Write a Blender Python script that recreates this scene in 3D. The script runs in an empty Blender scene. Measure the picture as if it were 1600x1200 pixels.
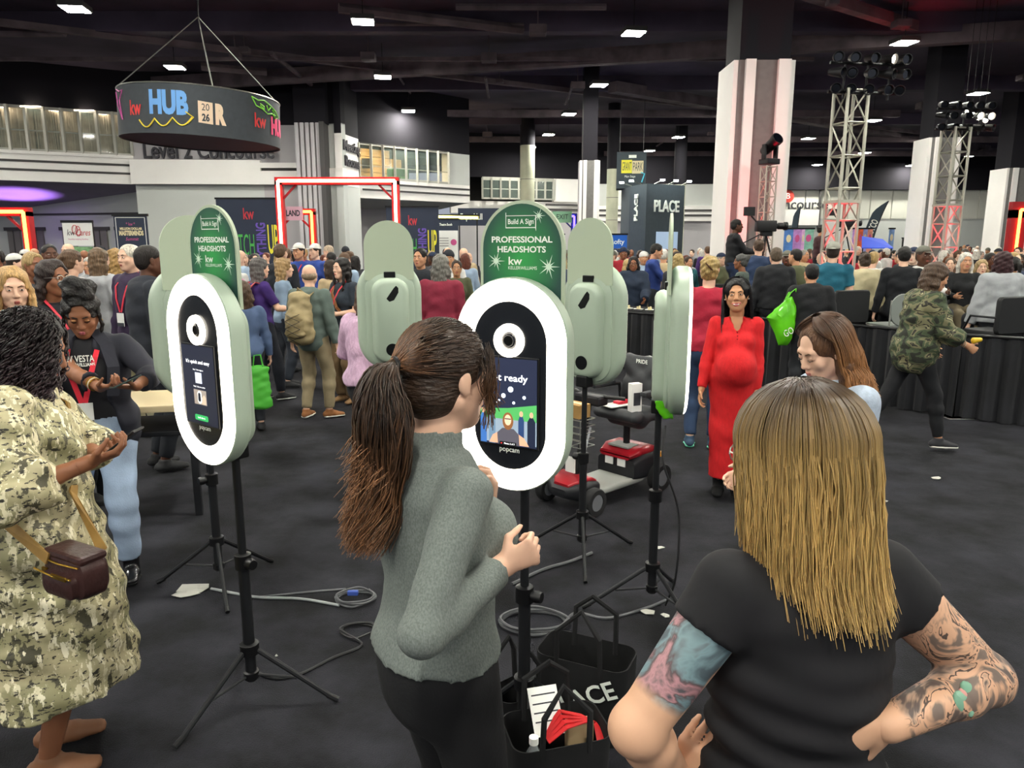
import bpy, bmesh, math, random
import numpy as np
from mathutils import Vector, Matrix
random.seed(7); np.random.seed(7)
scene = bpy.context.scene
COL = scene.collection
R = math.radians

# ---------------------------------------------------------------- camera, world, exposure
cam_data = bpy.data.cameras.new('camera')
cam = bpy.data.objects.new('camera', cam_data); COL.objects.link(cam)
cam.location = (0, 0, 1.95)
cam.rotation_euler = (math.pi/2 - math.atan(222/1150), 0, 0)
cam_data.sensor_width = 36.0
cam_data.lens = 36.0*1150/1600
cam_data.clip_end = 300
scene.camera = cam

world = bpy.data.worlds.new('world'); scene.world = world
world.use_nodes = True
world.node_tree.nodes['Background'].inputs[0].default_value = (0.80, 0.86, 1.0, 1)
world.node_tree.nodes['Background'].inputs[1].default_value = 0.42

vs = scene.view_settings
vs.view_transform = 'Standard'; vs.look = 'None'; vs.gamma = 1.0; vs.use_curve_mapping = False
vs.exposure = 0.12
PANEL_POWER = 390.0      # radiance of the ceiling light panels
RING_POWER = 5.0         # radiance of the kiosk ring lights
# ---------------------------------------------------------------- helpers: colour, materials
def lin(c):
    if isinstance(c, str):
        c = tuple(int(c[i:i+2], 16) for i in (0, 2, 4))
    o = []
    for v in c[:3]:
        v /= 255.0
        o.append(v/12.92 if v <= 0.04045 else ((v+0.055)/1.055)**2.4)
    return tuple(o)+(1.0,)
MATS = {}
def mat(name, col, rough=0.7, metal=0.0, var=0.0, vscale=8.0, bump=0.0, bscale=60.0, spec=0.4, col2=None, stretch=None, coat=0.0, sheen=0.0):
    """plain principled material; var / col2 = noise driven colour variation, bump = fine relief"""
    if name in MATS: return MATS[name]
    m = bpy.data.materials.new(name); m.use_nodes = True
    nt = m.node_tree; b = nt.nodes['Principled BSDF']
    c = lin(col)
    b.inputs['Base Color'].default_value = c
    b.inputs['Roughness'].default_value = rough
    b.inputs['Metallic'].default_value = metal
    b.inputs['Specular IOR Level'].default_value = spec
    if coat: b.inputs['Coat Weight'].default_value = coat
    if sheen: b.inputs['Sheen Weight'].default_value = sheen
    if var or bump or col2:
        tc = nt.nodes.new('ShaderNodeTexCoord'); src = tc.outputs['Object']
        if stretch:
            mp = nt.nodes.new('ShaderNodeMapping'); mp.inputs['Scale'].default_value = stretch
            nt.links.new(src, mp.inputs[0]); src = mp.outputs[0]
    if var or col2:
        n = nt.nodes.new('ShaderNodeTexNoise'); n.inputs['Scale'].default_value = vscale; n.inputs['Detail'].default_value = 4
        nt.links.new(src, n.inputs['Vector'])
        rp = nt.nodes.new('ShaderNodeValToRGB')
        rp.color_ramp.elements[0].position = 0.35; rp.color_ramp.elements[1].position = 0.65
        if col2:
            rp.color_ramp.elements[0].color = c; rp.color_ramp.elements[1].color = lin(col2)
        else:
            rp.color_ramp.elements[0].color = tuple(v*(1-var) for v in c[:3])+(1,)
            rp.color_ramp.elements[1].color = tuple(min(1, v*(1+var)) for v in c[:3])+(1,)
        nt.links.new(n.outputs['Fac'], rp.inputs[0]); nt.links.new(rp.outputs[0], b.inputs['Base Color'])
    if bump:
        n2 = nt.nodes.new('ShaderNodeTexNoise'); n2.inputs['Scale'].default_value = bscale; n2.inputs['Detail'].default_value = 3
        nt.links.new(src, n2.inputs['Vector'])
        bp = nt.nodes.new('ShaderNodeBump'); bp.inputs['Strength'].default_value = bump; bp.inputs['Distance'].default_value = 0.02
        nt.links.new(n2.outputs['Fac'], bp.inputs['Height']); nt.links.new(bp.outputs[0], b.inputs['Normal'])
    MATS[name] = m
    return m
def emit(name, col, power):
    if name in MATS: return MATS[name]
    m = bpy.data.materials.new(name); m.use_nodes = True
    b = m.node_tree.nodes['Principled BSDF']
    b.inputs['Base Color'].default_value = lin(col)
    b.inputs['Emission Color'].default_value = lin(col)
    b.inputs['Emission Strength'].default_value = power
    MATS[name] = m
    return m
def glass(name, col='9fb0a8', alpha=0.14):
    if name in MATS: return MATS[name]
    m = bpy.data.materials.new(name); m.use_nodes = True
    b = m.node_tree.nodes['Principled BSDF']
    b.inputs['Base Color'].default_value = lin(col); b.inputs['Roughness'].default_value = 0.05
    b.inputs['Alpha'].default_value = alpha
    MATS[name] = m
    return m
def camo(name, cols, scale=9.0, detail=2.0, stretch=(1, 1, 1), rough=0.85, bump=0.25, pos=None, dist=1.2):
    """blotches of several flat colours (printed cloth)"""
    if name in MATS: return MATS[name]
    m = bpy.data.materials.new(name); m.use_nodes = True
    nt = m.node_tree; b = nt.nodes['Principled BSDF']; b.inputs['Roughness'].default_value = rough
    tc = nt.nodes.new('ShaderNodeTexCoord'); mp = nt.nodes.new('ShaderNodeMapping'); mp.inputs['Scale'].default_value = stretch
    nt.links.new(tc.outputs['Object'], mp.inputs[0])
    n = nt.nodes.new('ShaderNodeTexNoise'); n.inputs['Scale'].default_value = scale; n.inputs['Detail'].default_value = detail
    n.inputs['Distortion'].default_value = dist
    nt.links.new(mp.outputs[0], n.inputs['Vector'])
    rp = nt.nodes.new('ShaderNodeValToRGB'); rp.color_ramp.interpolation = 'CONSTANT'
    k = len(cols)
    for i, c in enumerate(cols):
        p = pos[i] if pos else 0.0 if i == 0 else 0.34+0.32*(i-1)/max(1, k-2)
        e = rp.color_ramp.elements[i] if i < 2 else rp.color_ramp.elements.new(p)
        e.position = p; e.color = lin(c)
    nt.links.new(n.outputs['Fac'], rp.inputs[0]); nt.links.new(rp.outputs[0], b.inputs['Base Color'])
    if bump:
        n2 = nt.nodes.new('ShaderNodeTexNoise'); n2.inputs['Scale'].default_value = 14
        nt.links.new(tc.outputs['Object'], n2.inputs['Vector'])
        bp = nt.nodes.new('ShaderNodeBump'); bp.inputs['Strength'].default_value = bump; bp.inputs['Distance'].default_value = 0.03
        nt.links.new(n2.outputs['Fac'], bp.inputs['Height']); nt.links.new(bp.outputs[0], b.inputs['Normal'])
    MATS[name] = m
    return m
def snake_print(name):
    """cloth printed with pale and dark torn streaks over olive"""
    m = bpy.data.materials.new(name); m.use_nodes = True
    nt = m.node_tree; b = nt.nodes['Principled BSDF']; b.inputs['Roughness'].default_value = .6
    tc = nt.nodes.new('ShaderNodeTexCoord'); last = None
    for i, (sc, st, det, lo, hi, c) in enumerate(((5, (1, 1, 1.4), 3, .42, .56, '8f8a66'), (16, (1.8, 1.8, .7), 6, .55, .57, 'd3cbaa'), (13, (1.6, 1.6, .8), 6, .57, .59, '4a4734'), (34, (1, 1, 2.6), 4, .58, .60, '2e2b22'), (22, (2, 2, .6), 5, .60, .62, 'e6dfc4'))):
        mp = nt.nodes.new('ShaderNodeMapping'); mp.inputs['Scale'].default_value = st; mp.inputs['Location'].default_value = (i*3.1, i*1.7, i*2.3); mp.inputs['Rotation'].default_value = (.3*i, .2, .4*i)
        nt.links.new(tc.outputs['Object'], mp.inputs[0]); n = nt.nodes.new('ShaderNodeTexNoise'); n.inputs['Scale'].default_value = sc; n.inputs['Detail'].default_value = det; n.inputs['Roughness'].default_value = .6
        nt.links.new(mp.outputs[0], n.inputs['Vector']); rg = nt.nodes.new('ShaderNodeMapRange'); rg.inputs['From Min'].default_value = lo; rg.inputs['From Max'].default_value = hi
        nt.links.new(n.outputs['Fac'], rg.inputs['Value']); mx = nt.nodes.new('ShaderNodeMix'); mx.data_type = 'RGBA'
        nt.links.new(rg.outputs[0], mx.inputs[0]); mx.inputs[7].default_value = lin(c)
        if last is None: mx.inputs[6].default_value = lin('b3a985')
        else: nt.links.new(last, mx.inputs[6])
        last = mx.outputs[2]
    nt.links.new(last, b.inputs['Base Color'])
    n2 = nt.nodes.new('ShaderNodeTexNoise'); n2.inputs['Scale'].default_value = 9; nt.links.new(tc.outputs['Object'], n2.inputs['Vector'])
    bp = nt.nodes.new('ShaderNodeBump'); bp.inputs['Strength'].default_value = .5; bp.inputs['Distance'].default_value = .03
    nt.links.new(n2.outputs['Fac'], bp.inputs['Height']); nt.links.new(bp.outputs[0], b.inputs['Normal'])
    return m
def hair_mat(name, root, tip, streak=0.35, rough=0.45, tpos=(0.15, 0.75)):
    """strand material: root to tip colour along the attribute 't', per-strand tone along 'rnd'"""
    if name in MATS: return MATS[name]
    m = bpy.data.materials.new(name); m.use_nodes = True
    nt = m.node_tree; b = nt.nodes['Principled BSDF']
    b.inputs['Roughness'].default_value = rough; b.inputs['Specular IOR Level'].default_value = 0.45
    at = nt.nodes.new('ShaderNodeAttribute'); at.attribute_name = 't'
    ar = nt.nodes.new('ShaderNodeAttribute'); ar.attribute_name = 'rnd'
    rp = nt.nodes.new('ShaderNodeValToRGB')
    rp.color_ramp.elements[0].color = lin(root); rp.color_ramp.elements[1].color = lin(tip)
    rp.color_ramp.elements[0].position = tpos[0]; rp.color_ramp.elements[1].position = tpos[1]
    nt.links.new(at.outputs['Fac'], rp.inputs[0])
    mr = nt.nodes.new('ShaderNodeMapRange'); mr.inputs['To Min'].default_value = 1-streak; mr.inputs['To Max'].default_value = 1+streak
    nt.links.new(ar.outputs['Fac'], mr.inputs['Value'])
    mx = nt.nodes.new('ShaderNodeMix'); mx.data_type = 'RGBA'; mx.blend_type = 'MULTIPLY'; mx.inputs[0].default_value = 1.0
    cb = nt.nodes.new('ShaderNodeCombineColor')
    for i in range(3): nt.links.new(mr.outputs[0], cb.inputs[i])
    nt.links.new(rp.outputs[0], mx.inputs[6]); nt.links.new(cb.outputs[0], mx.inputs[7])
    nt.links.new(mx.outputs[2], b.inputs['Base Color'])
    MATS[name] = m
    return m

# ---------------------------------------------------------------- helpers: objects
def tag(o, label=None, cat=None, group=None, kind=None):
    if label: o['label'] = label
    if cat: o['category'] = cat
    if group: o['group'] = group
    if kind: o['kind'] = kind
    return o
def empty(name, loc=(0, 0, 0), rz=0.0, label=None, cat=None, group=None, parent=None):
    o = bpy.data.objects.new(name, None); COL.objects.link(o)
    o.location = loc; o.rotation_euler = (0, 0, rz); o.empty_display_size = 0.1
    if parent: o.parent = parent
    return tag(o, label, cat, group)
def link(name, me, m, parent=None, loc=None, smooth=False):
    o = bpy.data.objects.new(name, me); COL.objects.link(o)
    if m is not None and len(me.materials) == 0: me.materials.append(m)
    if parent is not None: o.parent = parent
    if loc is not None: o.location = loc
    if smooth and len(me.polygons): me.polygons.foreach_set('use_smooth', np.ones(len(me.polygons), bool))
    return o
def copy_tree(o, parent=None):
    c = o.copy(); COL.objects.link(c); c.parent = parent
    for ch in list(o.children): copy_tree(ch, c)
    return c
def recolor(o, m):
    """material of this object only, mesh data stays shared"""
    o.material_slots[0].link = 'OBJECT'; o.material_slots[0].material = m
class MB:
    """mesh builder for one part"""
    def __init__(s): s.v = []; s.f = []
    def add(s, vs, fs):
        n = len(s.v); s.v += [tuple(p) for p in vs]; s.f += [tuple(i+n for i in f) for f in fs]; return s
    def box(s, x0, x1, y0, y1, z0, z1, M=None):
        p = [Vector((x, y, z)) for z in (z0, z1) for y in (y0, y1) for x in (x0, x1)]
        if M is not None: p = [M @ q for q in p]
        return s.add(p, [(0, 2, 3, 1), (4, 5, 7, 6), (0, 1, 5, 4), (2, 6, 7, 3), (0, 4, 6, 2), (1, 3, 7, 5)])
    def bbox(s, x0, x1, y0, y1, z0, z1, b=0.01, M=None):
        """box with chamfered edges"""
        bm = bmesh.new(); bmesh.ops.create_cube(bm, size=1)
        for v in bm.verts:
            v.co = Vector(((x0+x1)/2+v.co.x*(x1-x0), (y0+y1)/2+v.co.y*(y1-y0), (z0+z1)/2+v.co.z*(z1-z0)))
        bmesh.ops.bevel(bm, geom=bm.edges[:], offset=b, segments=2, profile=0.6, affect='EDGES')
        bm.verts.index_update()
        vs = [M @ v.co if M is not None else v.co.copy() for v in bm.verts]; fs = [[v.index for v in f.verts] for f in bm.faces]
        bm.free(); return s.add(vs, fs)
    def bar(s, a, b, w, h=None, up=(0, 0, 1)):
        """rectangular bar from a to b"""
        a = Vector(a); b = Vector(b); h = h or w; d = (b-a).normalized(); up = Vector(up)
        if abs(d.dot(up)) > .98: up = Vector((1, 0, 0))
        u = d.cross(up).normalized(); w2 = u.cross(d)
        p = [q+u*sx*w/2+w2*sz*h/2 for q in (a, b) for sx, sz in ((-1, -1), (1, -1), (1, 1), (-1, 1))]
        return s.add(p, [(0, 1, 2, 3), (7, 6, 5, 4), (0, 4, 5, 1), (1, 5, 6, 2), (2, 6, 7, 3), (3, 7, 4, 0)])
    def tube(s, pts, r, n=8, cap=True):
        pts = [Vector(p) for p in pts]; rr = r if isinstance(r, (list, tuple)) else [r]*len(pts)
        vs = []; fs = []; pu = None
        for i, p in enumerate(pts):
            d = (pts[min(i+1, len(pts)-1)]-pts[max(i-1, 0)]).normalized()
            if pu is None:
                pu = d.cross(Vector((0, 0, 1)))
                if pu.length < .05: pu = d.cross(Vector((1, 0, 0)))
            u = (pu-d*pu.dot(d)).normalized(); pu = u; w = d.cross(u)
            for k in range(n):
                a = 2*math.pi*k/n; vs.append(p+(u*math.cos(a)+w*math.sin(a))*rr[i])
        for i in range(len(pts)-1):
            for k in range(n):
                k2 = (k+1) % n; fs.append((i*n+k, i*n+k2, (i+1)*n+k2, (i+1)*n+k))
        if cap: fs += [tuple(range(n))[::-1], tuple((len(pts)-1)*n+k for k in range(n))]
        return s.add(vs, fs)
    def prism(s, poly, y0, y1, M=None):
        """outline in x,z extruded from y0 to y1"""
        n = len(poly); p = [Vector((x, y, z)) for y in (y0, y1) for x, z in poly]
        if M is not None: p = [M @ q for q in p]
        return s.add(p, [tuple(range(n)), tuple(range(2*n-1, n-1, -1))]+[((i+1) % n, i, n+i, n+(i+1) % n) for i in range(n)])
    def loft(s, rings, cap=True, closed=False):
        n = len(rings[0]); vs = [p for r in rings for p in r]; fs = []
        m = len(rings)
        for i in range(m if closed else m-1):
            i2 = (i+1) % m
            for k in range(n): fs.append((i*n+k, i*n+(k+1) % n, i2*n+(k+1) % n, i2*n+k))
        if cap and not closed: fs += [tuple(range(n))[::-1], tuple((m-1)*n+k for k in range(n))]
        return s.add(vs, fs)
    def lathe(s, prof, n=24, c=(0, 0, 0), axis='z'):
        rings = []
        for r, z in prof:
            ring = []
            for k in range(n):
                a = 2*math.pi*k/n
                q = (r*math.cos(a), r*math.sin(a), z)
                if axis == 'y': q = (q[0], q[2], q[1])
                if axis == 'x': q = (q[2], q[0], q[1])
                ring.append((q[0]+c[0], q[1]+c[1], q[2]+c[2]))
            rings.append(ring)
        return s.loft(rings)
    def build(s, name, m, parent=None, smooth=False, loc=None):
        me = bpy.data.meshes.new(name); me.from_pydata(s.v, [], s.f); me.validate()
        bm = bmesh.new(); bm.from_mesh(me); bmesh.ops.recalc_face_normals(bm, faces=bm.faces[:]); bm.to_mesh(me); bm.free()
        o = link(name, me, m, parent, loc, smooth)
        if smooth:
            try: me.set_sharp_from_angle(angle=R(40))
            except Exception: pass
        return o
def stadium(w, h, n=20, cz=0.0):
    """pill outline in x,z"""
    r = w/2; hh = h/2-r; pts = []
    for k in range(n+1):
        a = math.pi*k/n; pts.append((r*math.cos(a), cz+hh+r*math.sin(a)))
    for k in range(n+1):
        a = math.pi+math.pi*k/n; pts.append((r*math.cos(a), cz-hh+r*math.sin(a)))
    return pts
def roundrect(w, h, r, n=8, cz=0.0):
    pts = []
    for cx, c2, a0 in ((w/2-r, h/2-r, 0), (-w/2+r, h/2-r, 90), (-w/2+r, -h/2+r, 180), (w/2-r, -h/2+r, 270)):
        for k in range(n+1):
            a = R(a0+90*k/n); pts.append((cx+r*math.cos(a), cz+c2+r*math.sin(a)))
    return pts
def ring3(o, y): return [(x, y, z) for x, z in o]
def text(name, s, size, m, parent=None, loc=(0, 0, 0), rot=(math.pi/2, 0, 0), bold=0.0, depth=0.0, align='CENTER', sx=1.0, spacing=1.0, shear=0.0, fit=None):
    """lettering as a mesh; upright, reading towards -Y by default"""
    cu = bpy.data.curves.new(name, 'FONT'); cu.body = s; cu.size = size; cu.align_x = align; cu.align_y = 'CENTER'
    cu.offset = bold; cu.extrude = depth; cu.space_character = spacing; cu.shear = shear; cu.resolution_u = 3
    tmp = bpy.data.objects.new('tmp_text', cu)
    me = bpy.data.meshes.new_from_object(tmp); me.name = name
    bpy.data.objects.remove(tmp); bpy.data.curves.remove(cu)
    me.materials.clear()
    if fit and len(me.vertices):
        co = np.empty(len(me.vertices)*3, np.float32); me.vertices.foreach_get('co', co); co = co.reshape(-1, 3)
        sx = fit/max(1e-6, co[:, 0].max()-co[:, 0].min())
    o = link(name, me, m, parent, loc); o.rotation_euler = rot; o.scale = (sx, 1, 1)
    return o

# ---------------------------------------------------------------- helpers: smooth-blended solids sampled on a grid
V = lambda *a: np.array(a if len(a) > 1 else a[0], np.float64)
def nrm(v): v = np.asarray(v, float); return v/(np.linalg.norm(v)+1e-12)
def C(a, b, ra, rb=None, k=0.02, u=None, cap=(0, 0), sub=False):
    """tapered limb from a to b; radii may be (rx, ry) pairs with u the direction of rx"""
    rb = ra if rb is None else rb
    ra = (ra, ra) if np.isscalar(ra) else ra; rb = (rb, rb) if np.isscalar(rb) else rb
    return ('C', V(a), V(b), ra, rb, k, u, cap, sub)
def B(c, r, k=0.02, rot=None, sub=False):
    r = (r, r, r) if np.isscalar(r) else r
    return ('B', V(c), V(r), k, rot, sub)
def chain(pts, rad, k=0.02, u=None):
    return [C(pts[i], pts[i+1], rad[i], rad[i+1], k, u) for i in range(len(pts)-1)]
def cut(p, n):
    """trims what has been blended so far; keeps the side n points away from"""
    return ('P', V(p), V(n))
def xf_prims(pr, M, t):
    """rotate by 3x3 M then move by t"""
    o = []
    for p in pr:
        if p[0] == 'C': o.append(('C', M@p[1]+t, M@p[2]+t, p[3], p[4], p[5], None if p[6] is None else M@V(p[6]), p[7], p[8]))
        else: o.append(('B', M@p[1]+t, p[2], p[3], M if p[4] is None else M@p[4], p[5]))
    return o
def is_sub(p): return p[0] == 'P' or (p[8] if p[0] == 'C' else p[5])
def bounds(p):
    if p[0] == 'C':
        r = max(max(p[3]), max(p[4])); return np.minimum(p[1], p[2])-r, np.maximum(p[1], p[2])+r
    r = p[2] if p[4] is None else np.full(3, p[2].max())
    return p[1]-r, p[1]+r
def field(prims, lo, n, h):
    ax = [(lo[i]+h*np.arange(n[i])).astype(np.float32) for i in range(3)]
    D = np.full(n, 1.0, np.float32)
    for p in prims:
        if p[0] == 'P':
            g = [(ax[i]-np.float32(p[1][i]))*np.float32(p[2][i]) for i in range(3)]
            np.maximum(D, g[0][:, None, None]+g[1][None, :, None]+g[2][None, None, :], out=D); continue
        k = p[5] if p[0] == 'C' else p[3]; sub = p[8] if p[0] == 'C' else p[5]
        b0, b1 = bounds(p); m = k+2.5*h
        i0 = np.maximum(np.floor((b0-m-lo)/h).astype(int), 0); i1 = np.minimum(np.ceil((b1+m-lo)/h).astype(int)+1, n)
        if (i1 <= i0).any(): continue
        sl = tuple(slice(i0[i], i1[i]) for i in range(3))
        c = p[1]
        x = ax[0][sl[0]][:, None, None]-np.float32(c[0]); y = ax[1][sl[1]][None, :, None]-np.float32(c[1]); z = ax[2][sl[2]][None, None, :]-np.float32(c[2])
        if p[0] == 'C':
            d = p[2]-p[1]; L = np.linalg.norm(d)+1e-9; w = (d/L).astype(np.float32)
            s = x*w[0]+y*w[1]+z*w[2]; t = np.clip(s/np.float32(L), 0, 1)
            rx = p[3][0]+t*np.float32(p[4][0]-p[3][0])
            if p[3][0] == p[3][1] and p[4][0] == p[4][1]:
                q = s-t*np.float32(L)
                d2 = x*x+y*y+z*z-s*s
                dd = np.sqrt(np.maximum(d2, 0)+q*q)-rx
            else:
                u = V((1, 0, 0)) if p[6] is None else V(p[6]); u = u-w*np.dot(u, w); u = nrm(u); v = np.cross(w, u)
                ry = p[3][1]+t*np.float32(p[4][1]-p[3][1]); mn = np.minimum(rx, ry)
                a = (x*np.float32(u[0])+y*np.float32(u[1])+z*np.float32(u[2]))/rx
                b = (x*np.float32(v[0])+y*np.float32(v[1])+z*np.float32(v[2]))/ry
                q = (s-t*np.float32(L))/mn
                dd = (np.sqrt(a*a+b*b+q*q)-1)*mn
            if p[7][0]: dd = np.maximum(dd, -s)
            if p[7][1]: dd = np.maximum(dd, s-np.float32(L))
        else:
            r = p[2].astype(np.float32)
            if p[4] is not None:
                M = p[4].astype(np.float32)
                a = x*M[0, 0]+y*M[1, 0]+z*M[2, 0]; b = x*M[0, 1]+y*M[1, 1]+z*M[2, 1]; c2 = x*M[0, 2]+y*M[1, 2]+z*M[2, 2]
            else: a, b, c2 = x, y, z
            k0 = np.sqrt((a/r[0])**2+(b/r[1])**2+(c2/r[2])**2); k1 = np.sqrt((a/r[0]**2)**2+(b/r[1]**2)**2+(c2/r[2]**2)**2)+1e-6
            dd = k0*(k0-1)/k1
        cur = D[sl]
        if sub:
            dd = -dd
            if k > 0:
                hh = np.clip(0.5-0.5*(cur-dd)/k, 0, 1); D[sl] = cur*(1-hh)+dd*hh+k*hh*(1-hh)
            else: D[sl] = np.maximum(cur, dd)
        elif k > 0:
            hh = np.clip(0.5+0.5*(cur-dd)/k, 0, 1); D[sl] = cur*(1-hh)+dd*hh-k*hh*(1-hh)
        else: D[sl] = np.minimum(cur, dd)
    return D
_CO = [(i, j, k) for i in (0, 1) for j in (0, 1) for k in (0, 1)]
_ED = [(a, b) for a in range(8) for b in range(a+1, 8) if sum(abs(_CO[a][i]-_CO[b][i]) for i in range(3)) == 1]
def nets(D, lo, h):
    S = D < 0; n = D.shape
    cs = [S[i:n[0]-1+i, j:n[1]-1+j, k:n[2]-1+k] for i, j, k in _CO]
    cnt = sum(c.astype(np.int8) for c in cs); act = (cnt > 0) & (cnt < 8)
    ids = np.argwhere(act); N = len(ids)
    if N == 0: return np.zeros((0, 3)), np.zeros((0, 4), int)
    idx = np.full(act.shape, -1, np.int64); idx[act] = np.arange(N)
    vals = np.stack([D[ids[:, 0]+i, ids[:, 1]+j, ids[:, 2]+k] for i, j, k in _CO], 1)
    acc = np.zeros((N, 3)); num = np.zeros(N)
    co = np.array(_CO, float)
    for a, b in _ED:
        cr = (vals[:, a] < 0) != (vals[:, b] < 0)
        t = vals[:, a]/np.where(cr, vals[:, a]-vals[:, b], 1)
        acc += np.where(cr[:, None], co[a]+t[:, None]*(co[b]-co[a]), 0); num += cr
    v = np.asarray(lo)+h*(ids+acc/num[:, None])
    fs = []
    for axx in range(3):
        s0 = [slice(0, n[i]) for i in range(3)]; s1 = list(s0); s0[axx] = slice(0, n[axx]-1); s1[axx] = slice(1, n[axx])
        A, Bq = S[tuple(s0)], S[tuple(s1)]
        e = np.argwhere(A != Bq); b, c = [(1, 2), (2, 0), (0, 1)][axx]
        e = e[(e[:, b] >= 1) & (e[:, c] >= 1) & (e[:, b] < n[b]-1) & (e[:, c] < n[c]-1)]
        if not len(e): continue
        def cell(db, dc):
            q = e.copy(); q[:, b] += db; q[:, c] += dc
            return idx[q[:, 0], q[:, 1], q[:, 2]]
        q = np.stack([cell(-1, -1), cell(0, -1), cell(0, 0), cell(-1, 0)], 1)
        fl = A[tuple(e.T)]
        q[~fl] = q[~fl][:, ::-1]
        fs.append(q)
    return v, (np.concatenate(fs) if fs else np.zeros((0, 4), int))
def solid(prims, h, lo=None, hi=None, clip=None, wobble=None):
    """vertices and quads of the blended solid; clip = [(point, normal)] keeps the side the normal points away from"""
    bs = [bounds(p) for p in prims if not is_sub(p)]
    a = np.min([b[0] for b in bs], 0)-3*h; c = np.max([b[1] for b in bs], 0)+3*h
    if lo is not None: a = np.maximum(a, lo)
    if hi is not None: c = np.minimum(c, hi)
    n = tuple(np.maximum(np.ceil((c-a)/h).astype(int)+1, 2))
    D = field(prims, a, n, h)
    if clip or wobble:
        X = (a[0]+h*np.arange(n[0]))[:, None, None].astype(np.float32); Y = (a[1]+h*np.arange(n[1]))[None, :, None].astype(np.float32); Z = (a[2]+h*np.arange(n[2]))[None, None, :].astype(np.float32)
        if wobble: D = D+wobble(X, Y, Z).astype(np.float32)
        for p, nn in clip or []:
            D = np.maximum(D, ((X-p[0])*nn[0]+(Y-p[1])*nn[1]+(Z-p[2])*nn[2]).astype(np.float32))
    return nets(D, a, h)
def mesh_np(name, parts):
    """one mesh from several (verts, quads)"""
    vs = []; fs = []; n = 0
    for v, f in parts:
        if len(v) == 0 or len(f) == 0: continue
        vs.append(v); fs.append(f+n); n += len(v)
    me = bpy.data.meshes.new(name)
    if not vs: return me
    v = np.concatenate(vs); f = np.concatenate(fs)
    me.vertices.add(len(v)); me.vertices.foreach_set('co', v.astype(np.float32).ravel())
    me.loops.add(f.size); me.loops.foreach_set('vertex_index', f.astype(np.int32).ravel())
    me.polygons.add(len(f)); me.polygons.foreach_set('loop_start', np.arange(0, f.size, f.shape[1], dtype=np.int32))
    me.polygons.foreach_set('loop_total', np.full(len(f), f.shape[1], np.int32))
    me.update(calc_edges=True)
    me.polygons.foreach_set('use_smooth', np.ones(len(f), bool))
    return me
def blob(name, prims, h, m, parent=None, **kw):
    return link(name, mesh_np(name, [solid(prims, h, **kw)]), m, parent)
def strands(name, P, rad, m, parent=None, n=3):
    """P: (strands, points, 3); rad: (points,) radii; joined hair strands with attributes t and rnd"""
    P = np.asarray(P, float); S, K, _ = P.shape
    T = np.empty_like(P); T[:, 1:-1] = P[:, 2:]-P[:, :-2]; T[:, 0] = P[:, 1]-P[:, 0]; T[:, -1] = P[:, -1]-P[:, -2]
    T /= np.linalg.norm(T, axis=2, keepdims=True)+1e-9
    ref = np.array([0.31, 0.87, 0.38]); U = np.cross(T, ref); U /= np.linalg.norm(U, axis=2, keepdims=True)+1e-9; W = np.cross(T, U)
    rad = np.broadcast_to(np.asarray(rad, float), (S, K))
    ang = 2*np.pi*np.arange(n)/n
    Q = P[:, :, None, :]+rad[:, :, None, None]*(np.cos(ang)[None, None, :, None]*U[:, :, None, :]+np.sin(ang)[None, None, :, None]*W[:, :, None, :])
    base = (np.arange(S)*K*n)[:, None, None]+(np.arange(K-1)*n)[None, :, None]
    k = np.arange(n)[None, None, :]; k2 = (k+1) % n
    F = np.stack([base+k, base+k2, base+n+k2, base+n+k], -1).reshape(-1, 4)
    me = mesh_np(name, [(Q.reshape(-1, 3), F)])
    a = me.attributes.new('t', 'FLOAT', 'POINT'); a.data.foreach_set('value', np.broadcast_to(np.linspace(0, 1, K)[None, :, None], (S, K, n)).astype(np.float32).ravel())
    r = me.attributes.new('rnd', 'FLOAT', 'POINT'); r.data.foreach_set('value', np.broadcast_to(np.random.rand(S)[:, None, None], (S, K, n)).astype(np.float32).ravel())
    return link(name, me, m, parent)
# ---------------------------------------------------------------- the hall
_TH = math.atan(222/1150)
def at(px, py, Y):
    """point at distance Y seen at a place in the 1600x1200 frame"""
    x = (px-800)/1150; u = (600-py)/1150
    b = math.cos(_TH)+u*math.sin(_TH); c = -math.sin(_TH)+u*math.cos(_TH); t = Y/b
    return Vector((x*t, Y, 1.95+c*t))
def ground(px, py, z=0.0):
    x = (px-800)/1150; u = (600-py)/1150
    b = math.cos(_TH)+u*math.sin(_TH); c = -math.sin(_TH)+u*math.cos(_TH); t = (z-1.95)/c
    return Vector((x*t, b*t, z))
M_white = mat('wall_white_paint', 'efece8', 0.8, var=.04, vscale=.6)
M_gray = mat('wall_gray_paint', 'b3b0b3', 0.85, var=.05, vscale=.5)
M_cool = mat('wall_cool_gray', 'c3c6c2', 0.85, var=.04, vscale=.5)
M_soff = mat('soffit_purple_tint', 'a49dab', 0.9, var=.08, vscale=.7)  # gray soffit; the purple light falling on it is mixed into the colour
M_slot = mat('reveal_dark', '4a4848', 0.9)
M_dark = mat('ceiling_black', '453d4c', 0.95, var=.35, vscale=.35)
M_bulk = mat('bulkhead_black', '17151c', .95)
M_beam = mat('beam_dark', '5d5256', 0.9, var=.3, vscale=1.5)
M_blk = mat('black_metal', '17171a', 0.45, metal=.3)
M_alu = mat('aluminium', 'b9bab2', 0.38, metal=.85)
M_conc = mat('concrete', 'b6b8a2', 0.9, var=.12, vscale=1.2)
M_flute = mat('column_gray', '716f6d', 0.85, var=.06)
M_mull = mat('mullion_metal', 'a8a79e', 0.5, metal=.3)
M_door = mat('door_gray', '77736f', 0.7)
M_glass = glass('window_glass')

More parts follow.
